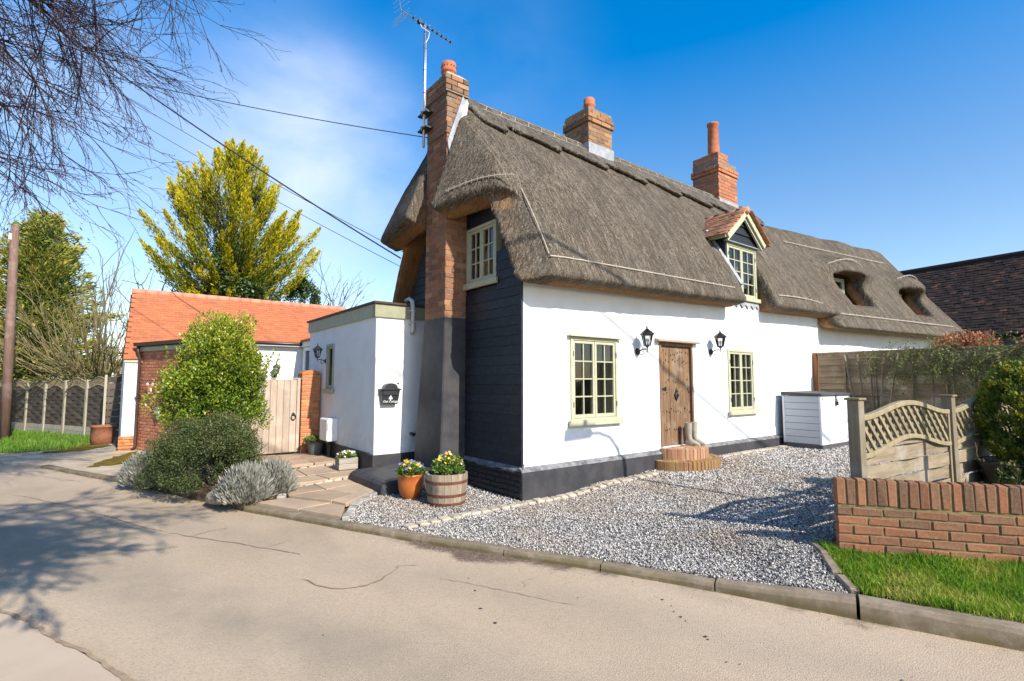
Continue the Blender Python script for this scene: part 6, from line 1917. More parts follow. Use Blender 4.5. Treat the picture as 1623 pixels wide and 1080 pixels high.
# ================================================================== boots on the step
def boot(x, y, rz, lab):
    T = Thing('wellington_boot', lab, 'boot', (x, y, .472), 'pair of rubber boots on the step')
    Mx = Matrix.Translation((x, y, .472)) @ Matrix.Rotation(rz, 4, 'Z')
    secs = [(.0, -.045, .050, .062), (.05, -.035, .048, .06), (.095, -.005, .046, .055), (.14, .012, .046, .052), (.22, .015, .056, .060), (.30, .015, .060, .064), (.37, .012, .061, .065), (.385, .012, .064, .068)]
    m = MB(Mx); n = 16; vs = []; fs = []
    for (z, yc, rx, ry) in secs:
        for k in range(n): vs.append((rx * math.cos(6.283 * k / n), yc + ry * math.sin(6.283 * k / n), z + .015))
    for i in range(len(secs) - 1): fs += [(i * n + k, i * n + (k + 1) % n, (i + 1) * n + (k + 1) % n, (i + 1) * n + k) for k in range(n)]
    m.add(vs, fs)
    # foot
    ft = [(-.19, .002, .0, .03), (-.185, .034, .012, .03), (-.15, .047, .030, .035), (-.10, .05, .052, .04), (-.04, .048, .085, .05), (.03, .046, .085, .05), (.065, .036, .06, .05), (.072, .002, .03, .04)]
    vs = []; fs = []
    for (yy, rx, rz_, zc) in ft:
        for k in range(n): vs.append((rx * math.cos(6.283 * k / n), yy, max(.012, zc + max(rz_, .01) * math.sin(6.283 * k / n))))
    for i in range(len(ft) - 1): fs += [(i * n + k, i * n + (k + 1) % n, (i + 1) * n + (k + 1) % n, (i + 1) * n + k) for k in range(n)]
    m.add(vs, fs)
    T.add('upper', m, 'wellie', smooth=True)
    s = MB(Mx); pts = [(.046, .06), (.046, .0), (.042, -.06), (.05, -.12), (.038, -.175), (0, -.198), (-.038, -.175), (-.05, -.12), (-.042, -.06), (-.046, 0), (-.046, .06), (0, .08)]
    s.prism(pts[::-1], (0, 0, .0), (1, 0, 0), (0, 1, 0), .018) if 0 else s.prism(pts, (0, 0, .0), (1, 0, 0), (0, 1, 0), .018)
    T.add('sole', s, 'wellie')
boot(3.66, -.15, R(12), 'left rubber boot standing on the brick step by the door, nearer the latch side')
boot(3.82, -.16, R(22), 'right rubber boot standing on the brick step by the door, nearer the storage box')

# ================================================================== storage box
SB = Thing('storage_box', 'pale grey plastic garden storage box with dark lid beside the fence', 'storage box', (7.9, -.5, .2))
bm_ = Matrix.Translation((7.20, -.92, .18)) @ Matrix.Rotation(R(-1.5), 4, 'Z')
BW, BD, BH = 1.42, .80, 1.12
SB.add('base', MB(bm_).box(-.01, BW + .01, -.01, BD + .01, .0, .10), 'box_dark', bevel=.006)
SB.add('core', MB(bm_).box(.012, BW - .012, .012, BD - .012, .10, BH - .01), 'box_dark')
for (x, y) in ((0, 0), (BW - .05, 0), (0, BD - .05), (BW - .05, BD - .05)):
    SB.add('corner_post', MB(bm_).box(x, x + .05, y, y + .05, .101, BH - .002), 'box_door', bevel=.008)
for k in range(7):
    z0 = .105 + k * (BH - .11) / 7
    SB.add('side_slat', MB(bm_).box(.004, .02, .052, BD - .052, z0 + .004, z0 + (BH - .11) / 7 - .004), 'box_slat', bevel=.004)
for k in range(14):
    x0 = .053 + k * (BW - .106) / 14
    SB.add('door_plank', MB(bm_).box(x0 + .0025, x0 + (BW - .106) / 14 - .0025, .003, .02, .104, BH - .004), 'box_door', bevel=.004)
SB.add('lid', MB(bm_).hexa([(-.03, -.035, BH), (BW + .03, -.035, BH), (BW + .03, BD + .01, BH), (-.03, BD + .01, BH)], [(-.03, -.035, BH + .05), (BW + .03, -.035, BH + .05), (BW + .03, BD + .01, BH + .08), (-.03, BD + .01, BH + .08)]), 'box_dark', bevel=.008)
SB.add('hasp', MB(bm_).box(BW / 2 - .025, BW / 2 + .025, -.008, .004, BH - .14, BH - .002), 'plastic_black')
pk = MB(bm_); n = 10; pk.tube([(BW / 2 + .03 * math.cos(3.1416 * i / n), -.02, BH - .13 + .05 * math.sin(3.1416 * i / n)) for i in range(n + 1)], .007, 6); pk.box(BW / 2 - .042, BW / 2 + .042, -.035, -.006, BH - .21, BH - .13)
SB.add('padlock', pk, 'plastic_black')
for xx in (.08, BW - .1):
    SB.add('hinge', MB(bm_).box(xx, xx + .018, -.004, .004, BH - .10, BH - .04), 'box_dark')

# ================================================================== fence with climber behind
BF = Thing('board_fence', 'tall weathered lap board fence running from the cottage wall behind the trellis', 'fence', (9.2, -2.5, .2))
y = -.06
BF.add('end_post', MB().box(9.13, 9.23, -.10, -.01, .1, 2.30), 'wood_bgorange')
for p in range(4):
    y0, y1 = -.12 - p * 1.86, -.12 - p * 1.86 - 1.78
    for k in range(14):
        z0 = .28 + k * .142
        m = MB().hexa([(9.155 - .02, y1, z0), (9.175, y1, z0), (9.175, y0, z0), (9.155 - .02, y0, z0)], [(9.165, y1, z0 + .155), (9.175, y1, z0 + .155), (9.175, y0, z0 + .155), (9.165, y0, z0 + .155)])
        BF.add('board', m, 'wood_bgfence')
    BF.add('post', MB().box(9.12, 9.22, y1 - .08, y1 - .005, .1, 2.34), 'wood_bgfence')
    BF.add('capping', MB().box(9.12, 9.2, y1, y0, 2.27, 2.30), 'wood_bgfence')
    for b_ in (.33, .67):
        BF.add('batten', MB().box(9.105, 9.128, y0 + (y1 - y0) * b_ - .02, y0 + (y1 - y0) * b_ + .02, .26, 2.24), 'wood_bgfence')
TS = Thing('plant_trellis', 'fan of thin wooden trellis sticks leaning on the board fence', 'trellis', (9.05, -1.5, .2))
for i in range(5):
        TS.add('stick', MB().tube([(9.06, -1.05 - i * .10, .25), (9.08, -1.05 - i * .10 - (i - 2) * .16, 2.22)], .022, 4), 'wood_post')
for i in range(9):
    yy = -2.0 - i * .34
    TS.add('stick', MB().tube([(9.07, yy, .25), (9.08, yy - .02, 2.2)], .02, 4), 'wood_post')
for zz in (.85, 1.30, 1.75):
    TS.add('cross_stick', MB().tube([(9.05, -.95, zz), (9.06, -1.75, zz + .02)], .011, 4), 'wood_post')
    TS.add('cross_stick', MB().tube([(9.05, -1.95, zz), (9.06, -4.8, zz + .02)], .011, 4), 'wood_post')
CP = Thing('climbing_plant', 'straggly green climbing plant sprawling over the top of the board fence', 'climber', (8.95, -2.6, .2))
g_ = np.random.default_rng(61); m = MB()
LP = []
for i in range(210):
    y0 = -1.3 - 3.4 * g_.uniform(0, 1) ** .75; z0 = 2.27 - abs(g_.normal(0, .34))
    p = Vector((9.0 + g_.uniform(-.05, .12), y0, z0)); d = Vector((g_.uniform(-.5, .1), g_.uniform(-1, 1), g_.uniform(-.4, .7))).normalized()
    pts = [p.copy()]
    for k in range(7):
        d = (d + Vector((g_.uniform(-.3, .25), g_.uniform(-.4, .4), g_.uniform(-.6, .16)))).normalized(); p = p + d * .085
        if p.x > 9.12 and p.z < 2.3: p.x = 9.05
        pts.append(p.copy()); LP.append((p.copy(), d.copy()))
    m.tube(pts, .0035, 3, False)
CP.add('vine', m, 'willow')
P0 = np.array([tuple(p) for p, d in LP]); P = np.repeat(P0, 7, 0); n = len(P); P = P + g_.normal(0, .045, (n, 3))
D = unit(g_.normal(0, 1, (n, 3))); N = unit(g_.normal(0, 1, (n, 3))); l = g_.uniform(.025, .06, n); V, F = leafquads(P, D, N, l, l * .42)
CP.npmesh('foliage', V, F, 'leaf_climber', None, {'tip': np.repeat(g_.uniform(0, 1, n), 4)})
WT = Thing('bare_climber', 'leafless thin twiggy plant against the white wall behind the storage box', 'climber', (8.6, -.1, .2))
twigs(WT, 'stem', 'bark_grey', (8.75, -.10, .2), [(8.4 + .09 * i, -.06, 1.75 + .22 * math.sin(i * 2.1)) for i in range(7)], .006, 8)
# copper beech hedges over the fence, dark tiled barn
for (cx, cy, cz, ry, rz_, sd, lab) in ((11.2, -2.55, 1.9, .75, .72, 71, 'clipped copper brown beech hedge just past the thatched eaves'), (11.6, -4.2, 1.85, .9, .85, 72, 'larger copper brown beech hedge at the right edge behind the fence')):
    T = Thing('beech_hedge', lab, 'hedge', (cx, cy, 0), 'copper beech hedges')
    shrub(T, 'foliage', 'leaf_beech', (cx, cy, cz + .05), (.6, ry, rz_), 7000, .075, sd, 80, .25)
    twigs(T, 'stem', 'bark_dark', (cx, cy, 0), [(cx + .3 * math.cos(a), cy + .5 * math.sin(a), cz) for a in np.linspace(0, 6, 9)], .02, sd)

def camat(x, y, t):
    f = 820.; p = math.atan(65 / 820.); a = R(52.4)
    return None
BN = Thing('tiled_barn', 'long barn with dark mottled plain tile roof beyond the fence', 'barn', (24, 2, 0))
b0, b1 = Vector((25.54, .80, 6.85)), Vector((24.30, -6.05, 6.85))
dv = (b1 - b0).normalized(); nn = Vector((dv.y, -dv.x, 0)); nn = -nn if nn.x > 0 else nn
b0 = b0 - dv * 7; LB_ = 22
e_off, ez = 3.4, 3.3
qv = Vector((nn.x * e_off, nn.y * e_off, ez - 6.85)); sl = qv.length; qn = qv.normalized()
nrm = dv.cross(qn); nrm = nrm if nrm.z > 0 else -nrm
BN.add('roof_deck', MB().add([b0, b0 + dv * LB_, b0 + dv * LB_ + qv, b0 + qv, b0 - Vector((qv.x, qv.y, -qv.z)), b0 + dv * LB_ - Vector((qv.x, qv.y, -qv.z))], [(0, 1, 2, 3), (1, 0, 4, 5)]), 'tile_dark')
ml = (nn * e_off); mz = b0 + Vector((ml.x, ml.y, 0)) * .93
BN.add('wall', MB().add([(mz.x, mz.y, -.3), (mz.x + dv.x * LB_, mz.y + dv.y * LB_, -.3), (mz.x + dv.x * LB_, mz.y + dv.y * LB_, 3.5), (mz.x, mz.y, 3.5)], [(0, 1, 2, 3)]), 'wood_dark')
tms = [MB().box(-.1, .1, -.12, .12, -.011 - .003 * i, .011).mesh('roof_tile', 'tile_dark') for i in range(3)]
Mrot = Matrix((dv, -qn, (dv.cross(-qn)))).transposed()
if Mrot.determinant() < 0: Mrot = Matrix((-dv, -qn, (-dv).cross(-qn))).transposed()
qq = Mrot.to_quaternion() @ Quaternion((1, 0, 0), R(-5))
specs = []
rows = int(sl / .16)
for r_ in range(rows):
    for c in range(int(LB_ / .207)):
        p = b0 + dv * (c * .207 + (.1 if r_ % 2 else 0) + .1) + qn * (r_ * .16 + .1) + nrm * (.02 + rng.uniform(-.006, .012))
        specs.append((p, qq, None))
join_specs(BN, 'roof_tile', tms, specs)
BN.add('ridge', MB().tube([b0 + Vector((0, 0, .02)), b0 + dv * LB_ + Vector((0, 0, .02))], .13, 8), 'tile_dark')
sh = MB().box(13.4, 14.6, -5.6, -4.4, 0, 2.0); GS = Thing('grey_shed', 'grey flat roofed shed corner behind the fence at the right edge', 'shed', (14, -5, 0))
GS.add('wall', sh, 'galv'); GS.add('roof', MB().box(13.3, 14.7, -5.7, -4.3, 2.002, 2.08), 'lead')

# ================================================================== thuja in black planter
TJ = Thing('planter_tub', 'black angular planter tub behind the brick wall holding a thuja', 'planter', (3.45, -4.45, .25))
tx, ty = 3.86, -4.46
TJ.add('tub', MB().lathe([(.42, .0), (.58, .40), (.60, .45), (.56, .45), (.54, .38), (.0, .38)], 6, (tx, ty, .24), a0=.35), 'planter_black', bevel=.01)
TJ.add('soil', MB().lathe([(.54, 0), (.0, .03)], 6, (tx, ty, .63), a0=.35), 'soil')
TU = Thing('thuja_shrub', 'bushy green and yellow thuja growing in the black planter tub', 'shrub', (tx, ty, .68))
def thuja(T, cx, cy, z0, r, h, n, seed, mat, leaf=.075):
    g = np.random.default_rng(seed); k = 260
    u = g.uniform(0, 1, k); a = g.uniform(0, 6.283, k)
    prof = np.sin(np.clip(u * .86 + .14, 0, 1) * np.pi) ** .55
    B = np.stack([cx + r * prof * np.cos(a) * .8, cy + r * prof * np.sin(a) * .8, z0 + h * u], 1)
    O = unit(np.stack([np.cos(a), np.sin(a), 0 * a + .8], 1))
    j = g.integers(0, k, n); t_ = g.uniform(0, 1, n)
    P = B[j] + O[j] * (t_[:, None] - .4) * r * .45 + g.normal(0, .032, (n, 3)) * (1.15 - t_)[:, None]
    D = unit(O[j] + g.normal(0, .45, (n, 3)) + [0, 0, .3]); N = unit(np.cross(D, g.normal(0, 1, (n, 3))))
    l = g.uniform(.6, 1.2, n) * leaf; V, F = leafquads(P, D, N, l, l * .3)
    T.npmesh('foliage', V, F, mat, None, {'tip': np.repeat(np.clip(t_ * .8 - .12 + .3 * (vnoise(P * 4) - .3), 0, 1), 4)})
thuja(TU, tx, ty, .66, .46, 1.08, 30000, 81, 'leaf_thuja', .06)
TU.add('stem', MB().tube([(tx, ty, .65), (tx, ty, 1.4)], .025, 6), 'bark_dark')
IV = Thing('trailing_ivy', 'small trailing plant hanging over the left edge of the planter tub', 'plant', (tx - .60, ty + .1, .5))
shrub(IV, 'foliage', 'leaf_dark', (tx - .60, ty + .12, .50), (.09, .10, .18), 900, .035, 83, 14, .4)
twigs(IV, 'stem', 'bark_dark', (tx - .56, ty + .1, .68), [(tx - .62, ty + .1 + .03 * i, .36) for i in range(-2, 3)], .004, 3, sag=.04)

# ================================================================== fence along the lane
LF = Thing('lane_fence', 'dark woven panel fence with pale posts and trellis arches along the verge', 'fence', (-5.9, 17.5, -.2))
l0 = Vector((-4.50, 14.55, 0)); lu = Vector((-.397, .918, 0)).normalized()
LM = frameM(l0, lu)
LMf = Matrix(LM)
px_s = [0, 1.50, 3.00, 4.50, 6.0, 7.5]
zg = lambda s: -.05 - .012 * max(0, 14.55 + .918 * s - 8)
for i, s in enumerate(px_s + [9.0]):
    LF.add('post', MB(LM).box(s - .05, s + .05, -.05, .05, zg(s) - .2, zg(s) + 1.80), 'wood_greypost')
LF.add('post', MB(LM).box(-.32, -.18, -.06, .06, -.3, 1.72), 'wood_greypost'); LF.add('post', MB(LM).box(-.52, -.42, -.0, .1, -.3, 1.70), 'wood_greypost')
for k in range(6):
    a, b = k * 1.5 + .05, (k + 1) * 1.5 - .05; L = b - a; zb = zg(a)
    arch = lambda u, lo: zb + lo + .14 + .13 * (.5 + .5 * math.cos(math.pi * (2 * u - 1)))
    LF.add('gravel_board', MB(LM).box(a, b, -.02, .02, zb - .1, zb + .14), 'wood_greypost'); LF.add('gravel_board', MB(LM).box(a, b, -.025, .015, zb + .15, zb + .30), 'wood_greypost')
    z = zb + .31; i = 0
    while z < zb + 1.66:
        for j in range(4):
            xa, xb = a + L * j / 4, a + L * (j + 1) / 4
            um = (j + .5) / 4
            if z + .04 > arch(um, 1.34): continue
            m = MB(LM); vs = []; fs = []; K = 4
            for q in range(K + 1):
                x = xa + (xb - xa) * q / K; bow = .012 * math.sin(math.pi * q / K) * (1 if (i + j) % 2 else -1)
                zt = min(z + .125, arch((x - a) / L, 1.34)); z_ = min(z, zt - .004)
                vs += [(x, bow - .005, z_), (x, bow + .005, z_), (x, bow + .005, zt), (x, bow - .005, zt)]
                if q: fs += [(4 * q - 4 + p, 4 * q + p, 4 * q + (p + 1) % 4, 4 * q - 4 + (p + 1) % 4) for p in range(4)]
            m.add(vs, fs + [(0, 1, 2, 3), (4 * K + 3, 4 * K + 2, 4 * K + 1, 4 * K)]); LF.add('slat', m, 'wood_dark')
        z += .118; i += 1
    for lo in (1.36, 1.60):
        m = MB(LM); m.tube([(a + L * q / 14, 0, arch(q / 14, lo)) for q in range(15)], .022, 4); LF.add('arch_rail', m, 'wood_trellis')
    m = MB(LM)
    for sgn in (1, -1):
        s = -.4
        while s < L + .4:
            z0, z1 = arch(min(max(s / L, 0), 1), 1.36), 0
            x1 = s + sgn * .18
            if -.0 <= s <= L and 0 <= x1 <= L: m.tube([(a + s, .006 * sgn, arch(s / L, 1.36)), (a + x1, .006 * sgn, arch(x1 / L, 1.60))], .010, 3)
            s += .085
    o = LF.add('lattice', m, 'wood_trellis'); o['kind'] = 'stuff'
SG = Thing('slatted_gate', 'narrow dark horizontal slat panel between fence end and white outbuilding', 'gate', (-4.45, 13.6, -.1))
for k in range(9): SG.add('slat', MB().box(-4.62, -4.24, 13.95, 13.98, -.02 + k * .2, .14 + k * .2), 'wood_dark')
SG.add('post', MB().box(-4.66, -4.6, 13.93, 14.0, -.2, 1.8), 'wood_greypost')

# ================================================================== utility pole, cables, aerial
UP = Thing('utility_pole', 'weathered brown timber utility pole in front of the dark conifer', 'utility pole', (-7.0, 16.5, -.2))
UP.add('pole', MB().tube([(-7.0, 16.6, -.3), (-7.05, 16.4, 3), (-7.1, 16.25, 6.42)], [.135, .12, .10], 14), 'wood_pole', smooth=True)
UP.add('bracket', MB().box(-7.22, -7.12, 16.18, 16.28, 5.95, 6.15), 'galv')
def cable(a, b, sag, r, label, n=28):
    a, b = Vector(a), Vector(b); m = MB()
    m.tube([a.lerp(b, i / n) - Vector((0, 0, sag * 4 * (i / n) * (1 - i / n))) for i in range(n + 1)], r, 5)
    single('overhead_cable', m, 'cable', label, 'cable', a, 'overhead cables')
cable((.465, 4.9, 4.33), (-6.4, 10.2, 10.2), .15, .017, 'thick black cable slanting down across the golden conifer to the thatch')
cable((-.41, 2.08, 5.76), (-5.6, 8.2, 8.15), .10, .008, 'thin cable running nearly level from the front chimney to the left')
cable((5.6, 13.2, 6.4), (-8.1, 33.0, 20.5), .3, .014, 'upper of two thin cables passing behind the golden conifer')
cable((5.6, 13.1, 5.7), (-8.1, 33.0, 19.5), .3, .013, 'lower of two thin cables passing behind the golden conifer')
cable((-3.0, -9.67, 12.43), (8.2, -9.67, 6.7), .0, .034, 'overhead cable behind the viewer that shadows the white wall')
AE = Thing('tv_aerial', 'metal television aerial on a tall pole strapped to the front chimney', 'aerial', (-.47, 2.05, 5.6))
AE.add('mast', MB().tube([(-.50, 2.05, 5.55), (-.50, 2.05, 7.75)], .022, 10), 'steel', smooth=True)
for zz in (5.85, 6.12): AE.add('bracket', MB().box(-.54, -.40, 1.90, 2.20, zz, zz + .025).tube([(-.54, 2.05, zz - .03), (-.54, 2.05, zz + .05)], .02, 6), 'iron')
for zz in (6.5, 6.9, 7.3): AE.add('mast_band', MB().tube([(-.50, 2.05, zz), (-.50, 2.05, zz + .02)], .0235, 10), 'iron')
bd_ = Vector((.98, .19, .0)); bd_.normalize(); c0 = Vector((-.50, 2.05, 7.72))
pA, pB = c0 - bd_ * .50, c0 + bd_ * .60
AE.add('boom', MB().tube([pA, pB], .011, 6), 'steel')
sd_ = bd_.cross(Vector((0, 0, 1))).normalized(); up_ = sd_.cross(bd_).normalized()
for k in range(9):
    p = c0 + bd_ * (-.26 + k * .104)
    AE.add('director', MB().tube([p - sd_ * .075 + up_ * .01, p + sd_ * .075 + up_ * .01], .004, 4), 'steel'); AE.add('clip', MB().tube([p - bd_ * .012, p + bd_ * .012], .02, 6), 'plastic_black')
for sgn in (-1, 1):
    for k in range(4):
        q = pA + up_ * sgn * (.06 + k * .065) - bd_ * (-.01 - k * .02 * -1)
        AE.add('reflector', MB().tube([q - sd_ * .2, q + sd_ * .2], .004, 4), 'steel')
    AE.add('reflector_arm', MB().tube([pA, pA + up_ * sgn * .28 + bd_ * -.06], .006, 4), 'steel')
cb_ = c0 - bd_ * .12; n = 12
AE.add('balun', MB().box(-.02, .02, -.02, .02, -.02, .02) if 0 else MB(Matrix.Translation(cb_)).box(-.03, .03, -.03, .03, -.025, .03), 'plastic_black')
AE.add('feed_cable', MB().tube([cb_, cb_ + Vector((.03, -.02, -.09)), c0 + Vector((.06, -.05, -.12)), c0 + Vector((.05, -.03, -.22)), c0 + Vector((.02, 0, -.30)), (-.475, 2.05, 6.9), (-.475, 2.05, 6.0)], .006, 5), 'meter_white')

# street lamp just outside the frame, whose shadow falls on the wall
SL = Thing('street_lamp', 'grey street lamp at the lawn edge just outside the picture', 'street lamp', (2.42, -5.62, .1))
SL.add('column', MB().tube([(2.42, -5.62, 0), (2.42, -5.62, 3.6), (2.41, -5.62, 4.3), (2.33, -5.62, 4.62), (2.15, -5.62, 4.82), (1.9, -5.62, 4.90), (1.72, -5.62, 4.91)], [.05, .045, .04, .035, .03, .03, .03], 10), 'galv', smooth=True)
SL.add('base_column', MB().tube([(2.42, -5.62, 0), (2.42, -5.62, 1.25), (2.42, -5.62, 1.33)], [.13, .13, .05], 12), 'galv', smooth=True)
SL.add('lamp_head', MB().hexa([(1.15, -5.72, 4.86), (1.74, -5.70, 4.87), (1.74, -5.54, 4.87), (1.15, -5.52, 4.86)], [(1.18, -5.69, 4.97), (1.74, -5.68, 4.97), (1.74, -5.56, 4.97), (1.18, -5.55, 4.97)]), 'galv', bevel=.02)
SL.add('photocell', MB().lathe([(.04, 0), (.04, .08), (.02, .1)], 10, (1.52, -5.62, 4.97)), 'plastic_black')

# ================================================================== trees
def plume_tree(name, label, base, h, rx, prof, npl, per, mat, seed, up, plen, pw, leaf, group=None, low=.05, lump=.25, droop=0.0):
    """crown of many pointed sprays: each spray a tapering cluster of scale-leaf tufts"""
    T = Thing(name, label, 'tree', base, group)
    g = np.random.default_rng(seed)
    u = g.uniform(low, 1, npl); a = g.uniform(0, 6.283, npl)
    pr = prof(u) * (1 + lump * np.sin(a * 3 + u * 7 + seed) * np.sin(u * 11 + a))
    rr = rx * pr * g.uniform(.18, 1.0, npl) ** .45
    el = up * (.35 + 1.0 * u) + g.normal(0, .10, npl)
    O = unit(np.stack([np.cos(a), np.sin(a), np.tan(np.clip(el, -.5, 1.35))], 1))
    ln = plen * g.uniform(.6, 1.25, npl) * (.55 + .6 * pr)
    tipP = np.array(base)[None] + np.stack([rr * np.cos(a), rr * np.sin(a), h * u], 1)
    w_ = ln ** 1.2; j = g.choice(npl, npl * per, p=w_ / w_.sum())
    t_ = g.uniform(0, 1, len(j)) ** .8
    L = ln[j][:, None]
    c = tipP[j] - O[j] * L * (1 - t_[:, None]); c[:, 2] -= droop * ((1 - t_) ** 2) * L[:, 0]
    w = pw * (np.sin(np.clip(t_ * .80 + .2, 0, 1) * np.pi) ** .8 * .9 + .03)
    off = g.normal(0, 1, (len(j), 3)) * (w * np.clip(L[:, 0], .6, 1.6))[:, None] * np.array([1, 1, .7])
    P = c + off
    D = unit(O[j] * 1.2 + g.normal(0, .33, P.shape) + off * .6); N = unit(np.cross(D, g.normal(0, 1, P.shape)))
    l = g.uniform(.55, 1.25, len(j)) * leaf
    V, F = leafquads(P, D, N, l, l * .25)
    tone = g.uniform(-.18, .18, npl)[j]
    tip = np.clip(-.05 + .72 * t_ + .55 * off[:, 2] / (w + .05) * .35 + tone + .30 * (rr[j] / (rx * pr[j]) - .5), 0, 1)  # lighter spray ends; painted sunlight also lightens the upper side of each spray
    T.npmesh('crown', V, F, mat, None, {'tip': np.repeat(tip, 4)})
    b = np.array(base)
    T.add('trunk', MB().tube([tuple(b + [0, 0, -.3]), tuple(b + [.05, .02, h * .5]), tuple(b + [0, 0, h * .9])], [.22 * h / 9, .14 * h / 9, .02], 8), 'bark_dark')
    bm2 = MB()
    for i in range(0, npl, 3):
        q = tipP[i] - O[i] * ln[i] * .5
        bm2.tube([(b[0], b[1], max(b[2] + .3, q[2] - rr[i] * math.tan(max(0, el[i])) * .8)), tuple(q)], [.035, .01], 3, False)
    T.add('branches', bm2, 'bark_dark')
    return T
gold_prof = lambda u: np.interp(u, [0, .42, .50, .57, .64, .72, .83, .92, 1], [.3, .36, .56, .84, .95, .92, .66, .42, .14])
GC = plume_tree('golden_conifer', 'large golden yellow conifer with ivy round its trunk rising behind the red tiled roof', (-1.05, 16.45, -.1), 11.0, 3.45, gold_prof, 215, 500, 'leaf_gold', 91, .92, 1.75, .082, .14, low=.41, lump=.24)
# ivy on the trunk
g_ = np.random.default_rng(92); n = 16000
a = g_.uniform(0, 6.283, n); z = g_.uniform(2.5, 6.9, n); r = (.95 + .35 * np.sin(z * 2 + a * 2)) * g_.uniform(.55, 1, n) * np.interp(z, [2.5, 4.8, 6.9], [1.7, 1.45, .5])
P = np.stack([-1.0 + r * np.cos(a), 16.4 + r * np.sin(a), z], 1); D = unit(np.stack([np.cos(a), np.sin(a), 0 * a - .5], 1) + g_.normal(0, .5, (n, 3))); N = unit(np.stack([np.cos(a), np.sin(a), .6 + 0 * a], 1) + g_.normal(0, .4, (n, 3)))
l = g_.uniform(.07, .14, n); V, F = leafquads(P, D, N, l, l * .8)
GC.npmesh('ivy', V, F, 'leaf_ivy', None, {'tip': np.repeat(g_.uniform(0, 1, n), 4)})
dprof = lambda u: np.interp(u, [0, .2, .5, .8, 1], [.9, 1.0, .85, .5, .1])
DC = [(-11.2, 25.2, 10.6, 4.4, 'tall dark green conifer with rusty tips behind the utility pole', 93), (-7.3, 26.0, 9.6, 3.9, 'spreading dark conifer with long drooping limb right of the utility pole', 94), (-15.5, 24.0, 10.8, 4.0, 'dark conifer at the far left edge of the picture', 95)]
for (x, y, h, rx, lab, sd_) in DC:
    plume_tree('dark_conifer', lab, (x, y, -.3), h, rx, dprof, 380, 170, 'leaf_conifer', sd_, .34, 2.4, .20, .25, group='dark conifers on the left', low=.04, lump=.2, droop=.12)

def grow(m, p, d, L, r, lev, g, spread=.55, n=5, kids=3, curl=.14, grav=0, ratio=.62, mn=.0, tipf=None, sides=4):
    pts = [p.copy()]; dirs = []
    for i in range(n):
        d = (d + Vector((g.gauss(0, curl), g.gauss(0, curl), g.gauss(0, curl) + grav))).normalized()
        p = p + d * (L / n); pts.append(p.copy()); dirs.append(d.copy())
    m.tube(pts, [max(mn, r * (1 - .55 * i / n)) for i in range(n + 1)], sides if r > .012 else 3, False)
    if lev == 0:
        if tipf: tipf(pts, dirs)
        return
    for k in range(kids):
        i = g.randint(1, n); q = pts[i]
        s = Vector((g.gauss(0, 1), g.gauss(0, 1), g.gauss(0, 1))); s = (s - dirs[i - 1] * s.dot(dirs[i - 1])).normalized()
        dd = (dirs[i - 1] + s * spread * g.uniform(.6, 1.3)).normalized()
        grow(m, q, dd, L * ratio * g.uniform(.7, 1.2), r * .55, lev - 1, g, spread, n, kids, curl, grav, ratio, mn, tipf, sides)

# bare pollard willow behind the lane fence
gr = random.Random(101)
WL = Thing('bare_willow', 'bare olive stemmed willow spraying upright rods behind the lane fence', 'tree', (-4.6, 18.5, -.2))
m = MB(); m.tube([(-4.6, 18.5, -.3), (-4.65, 18.5, 1.0), (-4.7, 18.6, 1.7)], [.22, .2, .2], 8); WL.add('trunk', m, 'bark_grey')
m = MB()
for i in range(95):
    a = gr.uniform(0, 6.283); e = gr.uniform(.15, 1.35); r0 = gr.uniform(0, 1.2)
    p = Vector((-4.6 + r0 * math.cos(a) - .3, 18.5 + r0 * .7 * math.sin(a), gr.uniform(1.2, 2.0)))
    d = Vector((math.cos(a) * math.cos(e), math.sin(a) * math.cos(e), math.sin(e)))
    grow(m, p, d, gr.uniform(1.8, 3.3), .022, 1, gr, .4, 6, 4, .09, .045, .42, .005)
WL.add('rods', m, 'willow')
gr = random.Random(102)
for (x, y, h, lab) in ((-3.2, 20.5, 5.4, 'thin bare sapling left of the golden conifer above the roof'), (-3.9, 21.5, 5.8, 'taller thin bare sapling nearest the lane fence above the roof'), (3.2, 18.5, 5.6, 'bare twiggy tree with ivy clump right of the golden conifer')):
    T = Thing('bare_tree', lab, 'tree', (x, y, -.2), 'small bare trees behind the roof'); m = MB()
    k = 3 if x > 0 else 2
    for i in range(k + 2):
        a = gr.uniform(0, 6.283); grow(m, Vector((x + gr.uniform(-.3, .3), y, 0)), Vector((.16 * math.cos(a), .16 * math.sin(a), 1)), h * gr.uniform(.7, 1), .05, 3 if x > 0 else 2, gr, .55, 6, 4, .10, .01, .48, .006)
    T.add('branches', m, 'bark_grey')
    T.add('trunk', MB().tube([(x, y, -.3), (x, y, h * .6)], [.09, .03], 6), 'bark_grey')
    if x > 0: shrub(T, 'ivy', 'leaf_ivy', (1.55, 16.3, 5.0), (.55, .55, .7), 2500, .12, 103, 30, .35)

